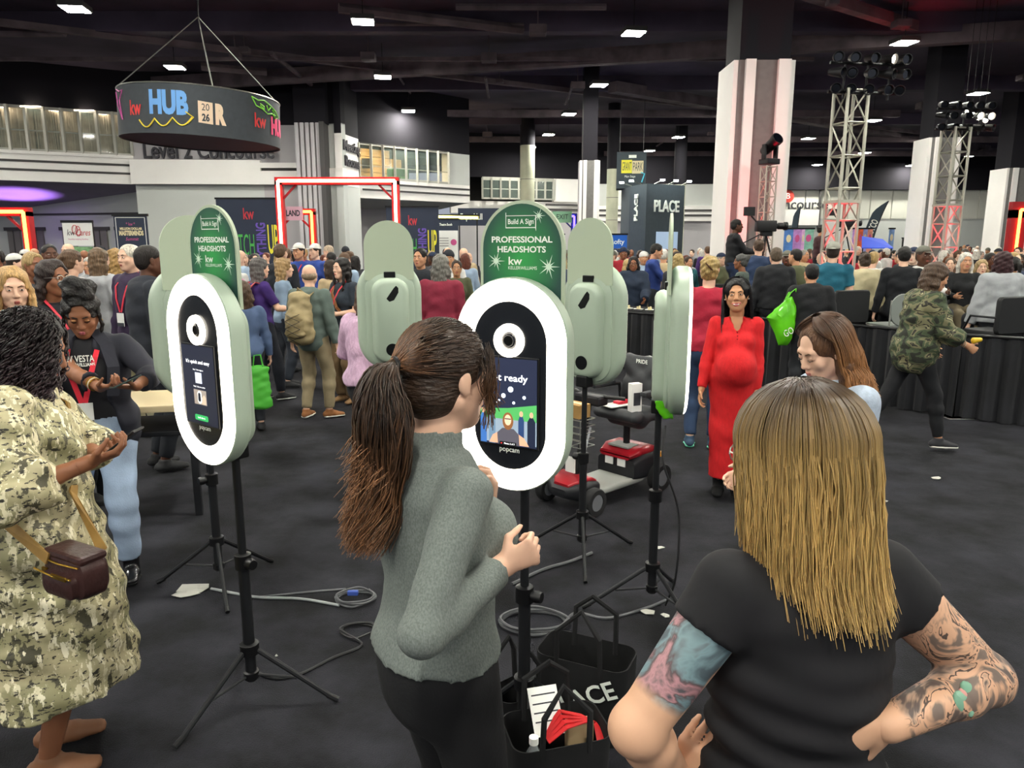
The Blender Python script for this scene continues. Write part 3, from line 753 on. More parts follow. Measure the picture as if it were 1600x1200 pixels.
def make_kiosk(loc, yaw, label, screen, leg0=20, hub=.27, spread=.36, proto=None):
    """pill shaped ring-light photo kiosk on a tripod; its front looks towards local -Y"""
    t = empty('photo_kiosk', loc, yaw, label, 'kiosk', 'ring light photo kiosks standing in a circle')
    # back shell
    o = MB(); rings = []
    for d, y in ((.0, -.024), (.004, -.028), (.0, .02), (.004, .035), (.018, .048), (.04, .055)):
        rings.append(ring3(stadium(PW-2*d, PHH-2*d, 24, PZ), y))
    rings = [rings[1], rings[0]]+rings[2:]
    o.loft(rings).build('back_shell', M_sage, t, smooth=True)
    rings = []
    for d, y in ((.0, .045), (.0, .085), (.004, .105), (.016, .122), (.036, .130)):
        rings.append(ring3(roundrect(.245-2*d, .57-2*d, .095-d*.9, 8, PZ-.03), y))
    hs = MB().loft(rings).build('rear_housing', M_sage, t, smooth=True)
    rings = []
    for d, y in ((.0, .05), (.002, .062), (.03, .075)):
        rings.append(ring3(roundrect(.33-2*d, .64-2*d, .13-d, 8, PZ-.02), y))
    MB().loft(rings).build('shell_step', M_sage, hs, smooth=True)
    MB().prism(ellip(.0, PZ-.22, .042, .042, 24), .127, .133).build('cable_port', M_bez, hs)
    MB().prism([(.03, PZ+.12), (-.02, PZ+.19), (-.035, PZ+.205), (-.05, PZ+.19), (-.05, PZ+.16), (-.02, PZ+.11), (.01, PZ+.10)], .127, .133).build('hand_grip', M_bez, hs)
    MB().bbox(-.038, .038, .05, .085, PZ+.255, PZ+.295, .006).build('sign_bracket', M_bez, t)
    for x, z in ((-.15, PZ+.02), (.15, PZ+.03), (-.1, PZ-.26), (.12, PZ-.24)): MB().lathe([(0, 0), (.004, 0), (.004, .01), (0, .01)], 8, (x, .052, z), 'y').build('screw', M_bez, hs)
    # ring light: half round tube following the pill outline
    rings = []; rw = .072
    for k in range(9):
        a = math.pi*k/8; off = rw*(1-math.cos(a))/2+.004; y = -.0285-.016*math.sin(a)
        rings.append(ring3(stadium(PW-2*off, PHH-2*off*1.06, 24, PZ), y))
    MB().loft(rings, closed=True).build('ring_light', M_ring, t, smooth=True)
    MB().prism(stadium(PW-2*rw+.004, PHH-2*rw*1.06+.004, 24, PZ), -.020, -.0295).build('face_panel', M_face, t)
    cz = PZ+.16
    MB().lathe([(.030, -.029), (.033, -.040), (.045, -.045), (.056, -.040), (.058, -.029)], 28, (0, 0, cz), 'y').build('camera_ring', M_ring, t, smooth=True)
    le = MB().lathe([(0, -.034), (.02, -.037), (.026, -.034), (.029, -.029)], 24, (0, 0, cz), 'y').build('lens', M_lens, t, smooth=True)
    MB().lathe([(.016, -.0370), (.018, -.0395), (.020, -.0370)], 24, (0, 0, cz), 'y').build('lens_rim', M_knob, le, smooth=True)
    # screen
    sw, sh, sz = .218, .305, PZ-.052
    s = MB().bbox(-sw/2-.006, sw/2+.006, -.0375, -.028, sz-sh/2-.006, sz+sh/2+.006, .003).build('screen', M_bez, t)
    y0 = -.0378
    if screen == 'ready':
        flat(rect(-sw/2, sw/2, sz-sh/2, sz+sh/2), y0, 'picture_backdrop', scr('hall', '232a44', .55), s)
        flat(rect(-sw/2, sw/2, sz-.145, sz-.03), y0-.001, 'picture_floor', scr('floor', '8fa0b0', .8), s)
        flat([(-.109, sz-.03), (-.109, sz-.06), (.109, sz-.06), (.109, sz+.0), (.0, sz-.02)], y0-.0014, 'picture_booth', scr('green', '4faa5c', .8), s)
        for x, z, r in ((.010, .046, .010), (-.018, .022, .008), (.062, .022, .006), (.022, .0, .005), (-.035, .004, .004), (-.045, -.005, .003)):
            flat(ellip(x, sz+z, r, r), y0-.0016, 'picture_lamp', scr('lamp', 'e8f2ff', 1.6), s)
        for x0, x1, c in ((-.109, -.085, '3c6cb0'), (-.075, -.05, '6a86a0'), (.04, .062, '28406c'), (.075, .105, '1a2238')):
            flat([(x0, sz-.15), (x1, sz-.15), (x1, sz-.06), ((x0+x1)/2+.006, sz-.045), ((x0+x1)/2-.006, sz-.045), (x0, sz-.06)], y0-.0018, 'picture_passer', scr('p'+c, c, .8), s)
            flat(ellip((x0+x1)/2, sz-.036, .007, .010), y0-.0019, 'picture_passer_head', scr('skin', 'd8a888', .8), s)
        flat([(-.075, sz-.148), (-.06, sz-.12), (-.035, sz-.105), (.035, sz-.105), (.062, sz-.12), (.082, sz-.148)], y0-.002, 'picture_arms', scr('skin', 'd8a888', .8), s)
        flat([(-.04, sz-.15), (-.042, sz-.11), (-.022, sz-.092), (.022, sz-.092), (.042, sz-.11), (.045, sz-.15)], y0-.0022, 'picture_shirt', scr('shirt', '55525c', .8), s)
        flat(ellip(0, sz-.066, .021, .031), y0-.0024, 'picture_hair', scr('hair', '8a5a35', .8), s)
        flat(ellip(0, sz-.062, .013, .019), y0-.0026, 'picture_face', scr('face', 'f0c4a4', .9), s)
        flat(rect(-.012, .012, sz-.060, sz-.056), y0-.0028, 'picture_glasses', scr('glasses', '404048', .8), s)
        text('lettering', 'get ready', .034, scr('white', 'ffffff', 2.2), s, (0, y0-.003, sz+.085), bold=.0002, fit=.15)
        flat(roundrect(.066, .013, .004, 3, sz-.146), y0-.003, 'caption_bar', scr('bar', '101015', .5), s)
        text('caption', 'Photo 2 of 3', .008, scr('white', 'ffffff', 2.2), s, (.006, y0-.0042, sz-.146), fit=.04)
        flat(ellip(-.025, sz-.146, .002, .002, 8), y0-.0042, 'record_dot', scr('dot', 'ff3030', 2), s)
    else:
        flat(rect(-sw/2, sw/2, sz-sh/2, sz+sh/2), y0, 'display', scr('dark', '1c2238', .45), s)
        text('lettering', "It's quick and easy", .02, scr('white', 'ffffff', 2.2), s, (0, y0-.002, sz+.09), fit=.16)
        text('lettering', 'Step 1  Scan to sign up', .008, scr('white', 'ffffff', 2.2), s, (0, y0-.002, sz+.06), fit=.07)
        flat(rect(-.022, .022, sz+.008, sz+.05), y0-.002, 'code_plate', scr('plate', 'c8ccd8', .9), s)
        text('lettering', 'Step 2  Get your photo', .008, scr('white', 'ffffff', 2.2), s, (0, y0-.002, sz-.006), fit=.08)
        flat(rect(-.04, .045, sz-.075, sz-.018), y0-.002, 'sample_photo', scr('ph', '9a8f86', .8), s)
        flat(stadium(.026, .05, 8, sz-.046), y0-.003, 'sample_kiosk', scr('white2', 'f2f4f2', 1.2), s)
        flat(stadium(.017, .036, 8, sz-.046), y0-.004, 'sample_kiosk_face', scr('navy', '141a2c', .4), s)
        flat([(.012, sz-.072), (.042, sz-.072), (.042, sz-.045), (.03, sz-.035), (.014, sz-.05)], y0-.003, 'sample_arm', scr('tan', 'c8b4a0', .8), s)
        flat(roundrect(.09, .022, .006, 4, sz-.128), y0-.002, 'button', scr('button', '2ea85c', .9), s)
        text('button_text', "Let's do it", .010, scr('white', 'ffffff', 2.2), s, (0, y0-.003, sz-.128), fit=.05)
    text('brand_lettering', 'popcam', .026, M_print, t, (.0, -.0300, PZ-.222), bold=.0004, fit=.078)
    # arch sign behind the ring
    def arch(w, z0, z1, n=24):
        r = w/2; return [(-r, z0), (r, z0)]+[(r*math.cos(math.pi*k/n), z1-r+r*math.sin(math.pi*k/n)) for k in range(n+1)]
    sg = MB().prism(arch(.322, PZ+.24, 2.088), .058, .070).build('arch_sign', M_sage2, t)
    gp = MB().prism(arch(.30, PZ+.26, 2.077), .057, .0565).build('sign_print', M_sign, sg)
    yy = .0560
    MB().prism([(-.06, 2.038), (.055, 2.038), (.055, 2.036), (-.06, 2.036)], yy, yy-.0006).prism([(-.06, 2.048), (-.058, 2.048), (-.058, 1.996), (-.06, 1.996)], yy, yy-.0006)\
        .prism([(.053, 2.038), (.056, 2.038), (.056, 1.986), (.053, 1.996)], yy, yy-.0006).prism([(-.06, 1.996), (.053, 1.996), (.053, 1.999), (-.06, 1.999)], yy, yy-.0006).build('speech_frame', M_print, sg)
    text('lettering', 'Build A Sign', .024, M_print, sg, (-.002, yy-.0004, 2.017), bold=.0004, fit=.098)
    text('lettering', 'PROFESSIONAL', .028, M_print, sg, (0, yy-.0004, 1.957), bold=.0008, fit=.232)
    text('lettering', 'HEADSHOTS', .028, M_print, sg, (0, yy-.0004, 1.924), bold=.0008, fit=.185)
    text('lettering', 'kw', .038, M_print, sg, (-.024, yy-.0004, 1.885), bold=.0006, fit=.052)
    text('lettering', 'KELLERWILLIAMS', .016, M_print, sg, (.005, yy-.0004, 1.862), fit=.11)
    for x, z, r in ((.066, 2.036, .026), (-.098, 1.885, .036), (.104, 1.868, .042)): MB().prism(star(x, z, r, yy), yy, yy-.0005).build('sparkle', M_star, sg)
    # stand
    MB().bbox(-.04, .04, .06, .13, PZ-.37, PZ-.30, .008).build('mount_block', M_knob, t)
    MB().tube([(0, .09, .62), (0, .09, PZ-.3)], .0165, 12).build('upper_pole', M_pole, t, smooth=True)
    MB().tube([(0, .09, .10), (0, .09, .66)], .023, 12).build('lower_pole', M_pole, t, smooth=True)
    cl = MB().lathe([(.024, .61), (.034, .615), (.034, .675), (.022, .68)], 14, (0, .09, 0)).build('clamp_collar', M_knob, t, smooth=True)
    MB().lathe([(0, -.02), (.02, -.02), (.024, .0), (.02, .02), (0, .02)], 12, (.052, .09, .645), 'x').build('clamp_knob', M_knob, cl, smooth=True)
    MB().lathe([(.024, hub-.02), (.04, hub-.015), (.04, hub+.03), (.024, hub+.035)], 14, (0, .09, 0)).build('tripod_hub', M_knob, t, smooth=True)
    MB().lathe([(.024, .105), (.032, .11), (.032, .14), (.024, .145)], 12, (0, .09, 0)).build('brace_hub', M_knob, t, smooth=True)
    for k in range(3):
        a = R(leg0+120*k); d = Vector((math.cos(a), math.sin(a), 0)); c = Vector((0, .09, 0))
        lg = MB().tube([c+d*.035+Vector((0, 0, hub)), c+d*spread+Vector((0, 0, .014))], .0115, 8).build('leg', M_pole, t, smooth=True)
        MB().tube([c+d*(spread-.035)+Vector((0, 0, .035)), c+d*(spread+.012)+Vector((0, 0, .012))], .0125, 8).build('rubber_foot', M_knob, lg, smooth=True)
        MB().tube([c+d*.03+Vector((0, 0, .125)), c+d*(spread*.55)+Vector((0, 0, hub*.47))], .006, 6).build('brace', M_pole, lg, smooth=True)
    return t
kiosk_specs = [((.005, 2.50), -28, 'photo kiosk facing the camera, its screen reading get ready', 'ready', 70, .27, .30),
               ((-1.175, 2.80), -37, 'glowing photo kiosk turned toward the woman in the dark blazer', 'steps', 35, .24, .36),
               ((-1.745, 4.02), 222, 'photo kiosk seen from behind, half hidden by the glowing kiosk and its sign', 'steps', 75, .27, .36),
               ((-.83, 5.0), 194, 'photo kiosk seen from behind, over the ponytail of the grey sweater woman', 'steps', 50, .27, .36),
               ((.50, 4.43), 138, 'photo kiosk seen from behind, beside the seat of the mobility scooter', 'steps', 10, .27, .38),
               ((.84, 3.66), 80, 'photo kiosk seen edge-on in front of the pregnant woman in red', 'steps', 100, .24, .36)]
for (x, y), yaw, lab, sc, l0, hb, sp in kiosk_specs:
    a = R(yaw); # keep the pole over the measured floor point
    make_kiosk((x, y, 0), a, lab, sc, l0, hb, sp)
# ---------------------------------------------------------------- rigging, banners and booths
M_truss = mat('truss_aluminium', 'b5b3a6', .45, metal=.6)
M_neon_r = emit('neon_red', 'ff3a2a', 9); M_neon_core = emit('neon_core', 'ffb49a', 9); M_neon_o = emit('neon_orange', 'ff7a3a', 8)
M_redmetal = mat('red_metal', 'a3141c', .5)
M_navy = mat('banner_navy', '2b3345', .7, var=.06, vscale=1)
def truss_tower(px, Y, w, ztop, label, split):
    x, _ = plan(px, Y, 3); t = empty('truss_tower', (x, Y, 0), R(12), label, 'truss')
    r = w*.075
    for sx in (-1, 1):
        for sy in (-1, 1): MB().tube([(sx*w/2, sy*w/2, 0), (sx*w/2, sy*w/2, ztop)], r, 8).build('chord', M_truss, t, smooth=True)
    n = int(ztop/(w*1.25)); dz = ztop/n
    for k in range(n+1):
        z = min(k*dz, ztop-.02)
        for a, b in (((-1, -1), (1, -1)), ((1, -1), (1, 1)), ((1, 1), (-1, 1)), ((-1, 1), (-1, -1))):
            MB().tube([(a[0]*w/2, a[1]*w/2, z), (b[0]*w/2, b[1]*w/2, z)], r*.55, 6).build('rung', M_truss, t, smooth=True)
            if k < n:
                p, q = (a, b) if k % 2 else (b, a)
                MB().tube([(p[0]*w/2, p[1]*w/2, z), (q[0]*w/2, q[1]*w/2, z+dz)], r*.5, 6).build('diagonal', M_truss, t, smooth=True)
    for z in split: MB().box(-w/2-r, w/2+r, -w/2-r, w/2+r, z-.03, z+.03).build('joint_plate', M_truss, t)
    MB().box(-w*.9, w*.9, -w*.9, w*.9, 0, .03).build('base_plate', M_blk, t)
    return t, x
M_redlamp = emit('red_uplight', 'ff2030', 40)
def uplight(x, y, e, label, col=(1, .02, .05), lens=None):
    t = empty('uplight', (x, y, 0), 0, label, 'lamp')
    MB().lathe([(.0, 0), (.13, 0), (.13, .16), (.1, .2), (0, .2)], 14).build('case', M_blk, t, smooth=True)
    MB().lathe([(0, .2), (.085, .2), (.085, .205), (0, .205)], 14).build('lens', lens or M_redlamp, t)
    ld = bpy.data.lights.new('red_uplight_beam', 'SPOT'); ld.color = col; ld.energy = e; ld.spot_size = R(52); ld.spot_blend = .8; ld.shadow_soft_size = .08
    lo = bpy.data.objects.new('beam', ld); COL.objects.link(lo); lo.parent = t; lo.location = (0, 0, .24); lo.rotation_euler = (math.pi, 0, 0)
t1, x1 = truss_tower(1318, 14.5, .42, 4.72, 'tall aluminium truss tower with lamps on top beside the big column', (2.7,))
uplight(x1+.05, 14.5, 1500, 'red uplight inside the foot of the tall aluminium truss')
t2, x2 = truss_tower(1482, 20.0, .46, 4.85, 'truss tower glowing red in front of the pale column', (2.9,))
uplight(x2, 20.0, 2600, 'red uplight inside the foot of the truss before the pale column')
t3, x3 = truss_tower(1199, 16.4, .24, 3.55, 'short slim truss with one moving head against the big column', ())
uplight(x3-.5, 16.3, 1200, 'red uplight at the foot of the big clad column')
M_purl = emit('purple_uplight', '9a50ff', 30)
uplight(-20.5, 31.4, 2200, 'purple uplight on the floor under the mezzanine soffit', (.5, .25, 1), M_purl)
M_spotl = emit('spot_lens', 'fff2da', 30)
def moving_head(loc, yaw, tilt, label, s=1.0, lit=False):
    t = empty('moving_head_lamp', loc, yaw, label, 'stage light')
    b = .13*s
    MB().bbox(-b*1.1, b*1.1, -b, b, 0, .1*s, .015*s).build('base', M_blk, t)
    for sx in (-1, 1): MB().bbox(sx*b*1.05-.02*s, sx*b*1.05+.02*s, -.05*s, .05*s, .08*s, .36*s, .012*s).build('yoke_arm', M_blk, t)
    Mx = Matrix.Translation((0, 0, .34*s)) @ Matrix.Rotation(tilt, 4, 'X')
    mb = MB(); mb.lathe([(0, -.2*s), (.08*s, -.2*s), (.1*s, -.12*s), (.1*s, .1*s), (.115*s, .16*s), (.115*s, .22*s), (0, .22*s)], 16); mb.v = [tuple(Mx @ Vector(v)) for v in mb.v]
    h = mb.build('head', M_blk, t, smooth=True)
    ml = MB(); ml.lathe([(0, .221*s), (.095*s, .221*s), (.095*s, .226*s), (0, .226*s)], 16); ml.v = [tuple(Mx @ Vector(v)) for v in ml.v]
    ml.build('lens', M_spotl if lit else M_lens, h)
    return t
moving_head((x3, 16.4, 3.58), .4, R(60), 'moving head lamp on the short slim truss', 1.15)
def lamp_bar(x, Y, z, yaw, label, lits):
    """short pipe with par lamps clamped to it"""
    t = empty('lamp_bar', (x, Y, z), yaw, label, 'stage light')
    MB().tube([(-.75, 0, .12), (.75, 0, .12)], .028, 8).build('pipe', M_blk, t, smooth=True)
    MB().tube([(-.75, 0, .62), (.75, 0, .62)], .028, 8).build('pipe', M_blk, t, smooth=True)
    for sx in (-.45, 0, .45): MB().tube([(sx, 0, 0), (sx, 0, .66)], .02, 6).build('upright', M_blk, t, smooth=True)
    k = 0
    for zz in (.18, .46, .72):
        for sx in (-.62, -.3, .05, .38, .68):
            an = random.uniform(-.6, .6); Mx = Matrix.Translation((sx, 0, zz)) @ Matrix.Rotation(an, 4, 'Z') @ Matrix.Rotation(R(100), 4, 'X')
            mb = MB(); mb.lathe([(0, -.14), (.06, -.13), (.085, .02), (.1, .16), (.09, .16), (.07, .1), (0, .1)], 12); mb.v = [tuple(Mx @ Vector(v)) for v in mb.v]
            p = mb.build('par_lamp', M_blk, t, smooth=True)
            ml = MB(); ml.lathe([(0, .11), (.07, .11), (.07, .115), (0, .115)], 12); ml.v = [tuple(Mx @ Vector(v)) for v in ml.v]
            ml.build('lamp_lens', M_spotl if k in lits else M_lens, p); k += 1
    return t
lamp_bar(x1+.22, 14.4, 4.54, .15, 'cluster of black stage lamps on the tall aluminium truss', (13,))
lamp_bar(x2+.1, 19.9, 4.68, .1, 'cluster of black stage lamps on the red lit truss', (8, 9))
for k, (px, py) in enumerate(((1509, 176), (1519, 180), (1529, 184), (1539, 188))):
    p = at(px, py, 22); t = empty('spotlight', p, 0, 'small bright spotlight in the row of four beside the red lit truss', 'stage light', 'four small bright spotlights')
    MB().lathe([(.0, .1), (.05, .1), (.08, -.02), (0, -.02)], 12, (0, 0, 0), 'y').build('can', M_blk, t, smooth=True)
    MB().lathe([(.0, -.021), (.07, -.021), (.07, -.026), (0, -.026)], 12, (0, 0, 0), 'y').build('lens', M_spotl, t)
    MB().tube([(0, .05, .05), (0, .05, CEIL-p.z)], .008, 4).build('hanger', M_blk, t)

# ---- round hanging sign
hc = at(314, 190, 18.0); HR = 1.74; HH = 1.02
M_hub = mat('hub_sign_fabric', '3c4146', .7, var=.06)
hs = empty('hanging_ring_sign', (hc.x, hc.y, hc.z-.5), 0, 'round dark hanging sign with coloured lettering under the ceiling', 'sign')
hs.rotation_euler = (0, R(2.4), 0)
n = 64; mb = MB(); rg = []
for r, z in ((HR, 0), (HR, HH), (HR-.03, HH), (HR-.03, 0)):
    rg.append([(r*math.cos(2*math.pi*k/n), r*math.sin(2*math.pi*k/n), z) for k in range(n)])
mb.loft(rg, closed=True); mb.build('drum', M_hub, hs, smooth=True)
MB().lathe([(0, .03), (HR-.03, .03), (HR-.03, .05), (0, .05)], n).build('underside', mat('hub_underside', '3a3446', .8), hs)
MB().tube([(HR*math.cos(2*math.pi*k/n), HR*math.sin(2*math.pi*k/n), HH) for k in range(n+1)], .015, 6).build('top_rim', M_alu, hs)
hm_ = Vector((0, 0, HH+1.75))
for a in (-150, -60, 20, 100): MB().tube([(HR*math.cos(R(a)), HR*math.sin(R(a)), HH), hm_], .012, 5).build('cable', M_alu, hs)
MB().tube([hm_, (0, 0, CEIL-hc.z+.3)], .02, 5).build('drop_cable', M_blk, hs)
def wrap(o, a0, zc, rr=HR+.012):
    """bend a lettering mesh around the drum, centred at angle a0"""
    me = o.data; co = np.empty(len(me.vertices)*3, np.float32); me.vertices.foreach_get('co', co); co = co.reshape(-1, 3)
    sx = o.scale[0]; x = co[:, 0]*sx; z = co[:, 1]; th = R(a0)+x/HR
    co2 = np.stack([(rr+co[:, 2])*np.cos(th), (rr+co[:, 2])*np.sin(th), z+zc], 1)
    me.vertices.foreach_set('co', co2.astype(np.float32).ravel()); me.update()
    o.scale = (1, 1, 1); o.rotation_euler = (0, 0, 0); o.location = (0, 0, 0)
def drum_tube(pts, m, name, r=.02):
    MB().tube([((HR+.02)*math.cos(R(a)), (HR+.02)*math.sin(R(a)), z) for a, z in pts], r, 6).build(name, m, hs, smooth=True)
M_hred = mat('hub_red', 'd83a3a', .6); M_hblue = mat('hub_blue', '6aa0dc', .6); M_hyel = mat('hub_yellow', 'f2d84a', .6); M_hcream = mat('hub_cream', 'e2c8ac', .6)
M_hpink = mat('hub_pink', 'e0306a', .6); M_hgrn = mat('hub_green', '8ae04a', .6); M_hmag = mat('hub_magenta', 'c85aa0', .6)
wrap(text('lettering', 'kw', .42, M_hred, hs, bold=.01, fit=.34), -116, .50)
wrap(text('lettering', 'HUB', .62, M_hblue, hs, bold=.035, fit=.82), -90, .60)
wrap(text('lettering', 'R', .52, M_hcream, hs, bold=.04, fit=.22), -56, .44)
MB().add([((HR+.015)*math.cos(R(a)), (HR+.015)*math.sin(R(a)), z) for a, z in ((-70, .26), (-60.5, .24), (-60.5, .68), (-70, .70))], [(0, 1, 2, 3)]).build('year_plate', M_hcream, hs)
wrap(text('lettering', '20', .2, M_hub, hs, fit=.15), -65.2, .57, HR+.02); wrap(text('lettering', '26', .2, M_hub, hs, bold=.008, fit=.15), -65.2, .36, HR+.02)
drum_tube([(-112+38*t/30, .26-.16*abs(math.sin(t/30*3*math.pi))+.09*t/30) for t in range(31)], M_hyel, 'arrow_line', .014)
drum_tube([(-78, .45), (-73, .35), (-77, .22)], M_hyel, 'arrow_head', .014)
wrap(text('lettering', 'kw', .42, M_hred, hs, bold=.01, fit=.36), -24, .46); wrap(text('lettering', 'HUB', .5, M_hpink, hs, bold=.03, fit=.75), 1, .42)
for q in (((-64, .95), (-58, .90), (-52, .93), (-44, .86), (-36, .78), (-30, .66), (-36, .62), (-42, .70), (-48, .66), (-54, .74), (-60, .78), (-64, .95)), ((-56, .84), (-52, .80), (-52, .74), (-56, .80)), ((-49, .84), (-47, .74), (-44, .82)), ((-41, .78), (-38, .72), (-40, .68), (-36, .68))):
    drum_tube([(a+32, z) for a, z in q], M_hgrn, 'green_outline', .013)
drum_tube([(a+22, z) for a, z in [(-166, .95), (-158, .88), (-152, .9), (-158, .7), (-154, .3), (-162, .6), (-167, .9)]], M_hmag, 'magenta_outline', .012)

# ---- banners and neon gates
def banner(px0, px1, py_top, Y, label, m, z0=0.0, stand=True, name='banner'):
    a = at(px0, py_top, Y); b = at(px1, py_top, Y); w = b.x-a.x; zt = (a.z+b.z)/2
    t = empty(name, ((a.x+b.x)/2, Y, 0), 0, label, 'banner')
    MB().box(-w/2, w/2, -.015, .015, z0, zt).build('panel', m, t)
    MB().box(-w/2-.03, w/2+.03, -.03, .03, zt-.03, zt+.03).build('top_bar', M_blk, t)
    if stand:
        MB().box(-w/2-.05, w/2+.05, -.2, .2, 0, .05).build('base', M_blk, t)
    else:
        for sx in (-1, 1): MB().tube([(sx*w/2, .03, 0), (sx*w/2, .03, zt)], .02, 6).build('post', M_blk, t)
    return t, w, zt
M_paper = mat('banner_white', 'e6e6e2', .7)
M_pr_red = mat('print_red', 'c23a44', .7); M_pr_dk = mat('print_dark', '34363c', .7); M_pr_pink = mat('print_pink', 'c8578c', .7); M_pr_cream = mat('print_cream', 'ddd0a8', .7)
M_pr_grn = mat('print_green', '4fae54', .7); M_pr_pur = mat('print_purple', '6a52b0', .7); M_pr_yel = mat('print_yellow', 'e8e044', .7); M_pr_blue = mat('print_blue', '4a7ec8', .7)
b, w, zt = banner(97, 143, 346, 19, 'small white charity banner with red heart script', M_paper, 1.85, False)
MB().box(-w/2+.05, w/2-.05, -.02, .02, .3, 1.83).build('lower_panel', mat('banner_leafy', '7ea878', .8, var=.4, vscale=6), b)
text('lettering', 'kw', .22, M_pr_dk, b, (-.18, -.02, zt-.28), fit=.2, shear=.2); text('lettering', 'Cares', .22, M_pr_red, b, (.13, -.02, zt-.28), fit=.36, shear=.3)
MB().tube([(-.06+.07*math.cos(a/10*2*math.pi), -.03, zt-.2+.11*math.sin(a/10*2*math.pi)) for a in range(11)], .008, 5).build('heart_loop', M_pr_red, b)
MB().tube([(.02+.06*math.cos(a/10*2*math.pi), -.03, zt-.24+.13*math.sin(a/10*2*math.pi)) for a in range(11)], .008, 5).build('heart_loop', M_pr_red, b)
text('lettering', 'Families helping families', .05, M_pr_pink, b, (0, -.02, zt-.44), fit=.5)
b, w, zt = banner(177, 229, 336, 18.5, 'navy banner with cream lettering and a thin border', M_navy)
for p in (((-w/2+.05, zt-.06), (w/2-.05, zt-.06)), ((-w/2+.05, .1), (-w/2+.05, zt-.06)), ((w/2-.05, .1), (w/2-.05, zt-.06))): MB().bar((p[0][0], -.02, p[0][1]), (p[1][0], -.02, p[1][1]), .012).build('border_line', M_paper, b)
text('lettering', '* kw *', .11, M_pr_pink, b, (0, -.02, zt-.22), fit=.22); text('lettering', 'MILLION DOLLAR', .08, M_pr_cream, b, (0, -.02, zt-.33), bold=.004, fit=.55)
text('lettering', 'MASTERMINDS', .15, M_pr_cream, b, (0, -.02, zt-.44), bold=.008, fit=.60); text('lettering', 'Summit', .11, M_pr_pink, b, (0, -.02, zt-.58), fit=.32, shear=.3)
def switch_banner(px0, px1, py, Y, label):
    b, w, zt = banner(px0, px1, py, Y, label, M_navy)
    text('lettering', 'kw', .5, M_pr_red, b, (.0, -.02, zt-.5), bold=.008, fit=w*.17)
    text('lettering', 'SWITCH', 1.0, M_pr_grn, b, (-w*.17, -.02, zt-1.52), bold=-.002, fit=w*.48)
    text('lettering', 'EVERYTHING', .42, M_pr_pur, b, (w*.19, -.02, zt-1.62), (math.pi/2, -math.pi/2, 0), bold=.012, fit=1.7)
    text('lettering', 'UP', 1.3, M_pr_yel, b, (w*.37, -.02, zt-1.35), bold=.02, fit=w*.17)
    text('lettering', '2026', .5, M_pr_blue, b, (w*.25, -.02, zt-2.4), fit=w*.3)
switch_banner(337, 436, 310, 24.5, 'large navy banner with green, purple and yellow lettering behind the green sign')
switch_banner(603, 685, 323, 27.5, 'navy banner with yellow lettering under the lounge windows')
def neon_gate(px0, px1, py, Y, label, core, metal, w=.22, both=True):
    a = at(px0, py, Y); b = at(px1, py, Y); W = b.x-a.x; zt = a.z
    t = empty('neon_gate', ((a.x+b.x)/2, Y, 0), 0, label, 'gate')
    for sx in ((-1, 1) if both else (1,)):
        p = MB().box(sx*W/2-w/2, sx*W/2+w/2, -.1, .1, 0, zt).build('post', metal, t)
        MB().tube([(sx*W/2, -.13, 0), (sx*W/2, -.13, zt)], .045, 8).build('neon_tube', core, p)
    p = MB().box(-W/2-w/2, W/2+w/2, -.1, .1, zt-w/2, zt+w/2).build('lintel', metal, t)
    MB().tube([(-W/2, -.13, zt), (W/2, -.13, zt)], .045, 8).build('neon_tube', core, p)
    for sx in ((-1, 1) if both else (1,)): MB().bar((sx*W/2, 0, zt-.6), (sx*(W/2-.5), 0, zt-.1), .06).build('corner_brace', metal, t)
    return t, W, zt
neon_gate(436, 618, 283, 22.5, 'tall red neon gate in front of the fluted pilaster', M_neon_core, M_redmetal)
g, W, zt = neon_gate(434, 488, 331, 25, 'small orange neon gate with a hanging plate inside the tall red gate', M_neon_o, M_redmetal, .2)
MB().box(-.32, .32, -.24, -.2, zt-.28, zt+.16).build('name_plate', mat('plate_pink', 'd8a8b8', .6), g); text('lettering', 'LAND', .26, M_pr_dk, g, (0, -.25, zt-.06), bold=.008, fit=.45)
neon_gate(-60, 41, 331, 19.5, 'orange and red neon arm beyond the woman with the glasses', M_neon_o, M_redmetal, .22, True)
neon_gate(1591, 1760, 328, 24, 'red neon frame at the edge of the seated crowd', M_neon_o, M_redmetal, .5)
M_neon_b = emit('neon_blue', '5a48ff', 7); M_neon_y = emit('neon_yellow', 'fff06a', 6); M_bluem = mat('blue_metal', '2a2470', .6)
g, W, zt = neon_gate(790, 897, 338, 33, 'blue violet neon gate behind the green photo sign', M_neon_b, M_bluem, .25)
MB().box(W*.32-.42, W*.32+.42, -.3, -.26, zt-.28, zt+.2).build('exit_plate', mat('plate_green', '7fae8c', .6), g); text('lettering', 'EXIT', .3, M_pr_dk, g, (W*.32, -.32, zt-.04), fit=.5)
MB().box(-W/2, W/2-1.2, .3, .34, 1.2, zt-.2).build('blue_banner', M_bluem, g); text('lettering', 'Innovation Hub', .35, M_print, g, (-.2, .28, zt-.9), fit=1.6)
t = empty('neon_bar', at(702, 338, 30), 0, 'yellow neon bar above the white notice board', 'neon light')
MB().tube([(-1.15, 0, 0), (1.15, 0, -.06)], .055, 8).build('tube', M_neon_y, t); MB().box(-1.2, 1.2, .02, .12, -.1, .08).build('rail', M_blk, t)
for sx in (-1.1, 1.1): MB().tube([(sx, .08, 0), (sx, .08, -t.location.z)], .03, 6).build('post', M_blk, t)
b, w, zt = banner(685, 716, 342, 29.6, 'dark board with a white notice under the yellow neon bar', M_navy)
MB().box(-w/2+.02, w/2-.02, -.04, -.02, .4, zt-.45).build('notice', M_paper, b); text('lettering', "Theatre Booth", .13, M_print, b, (-.1, -.03, zt-.22), bold=.004, fit=.5)
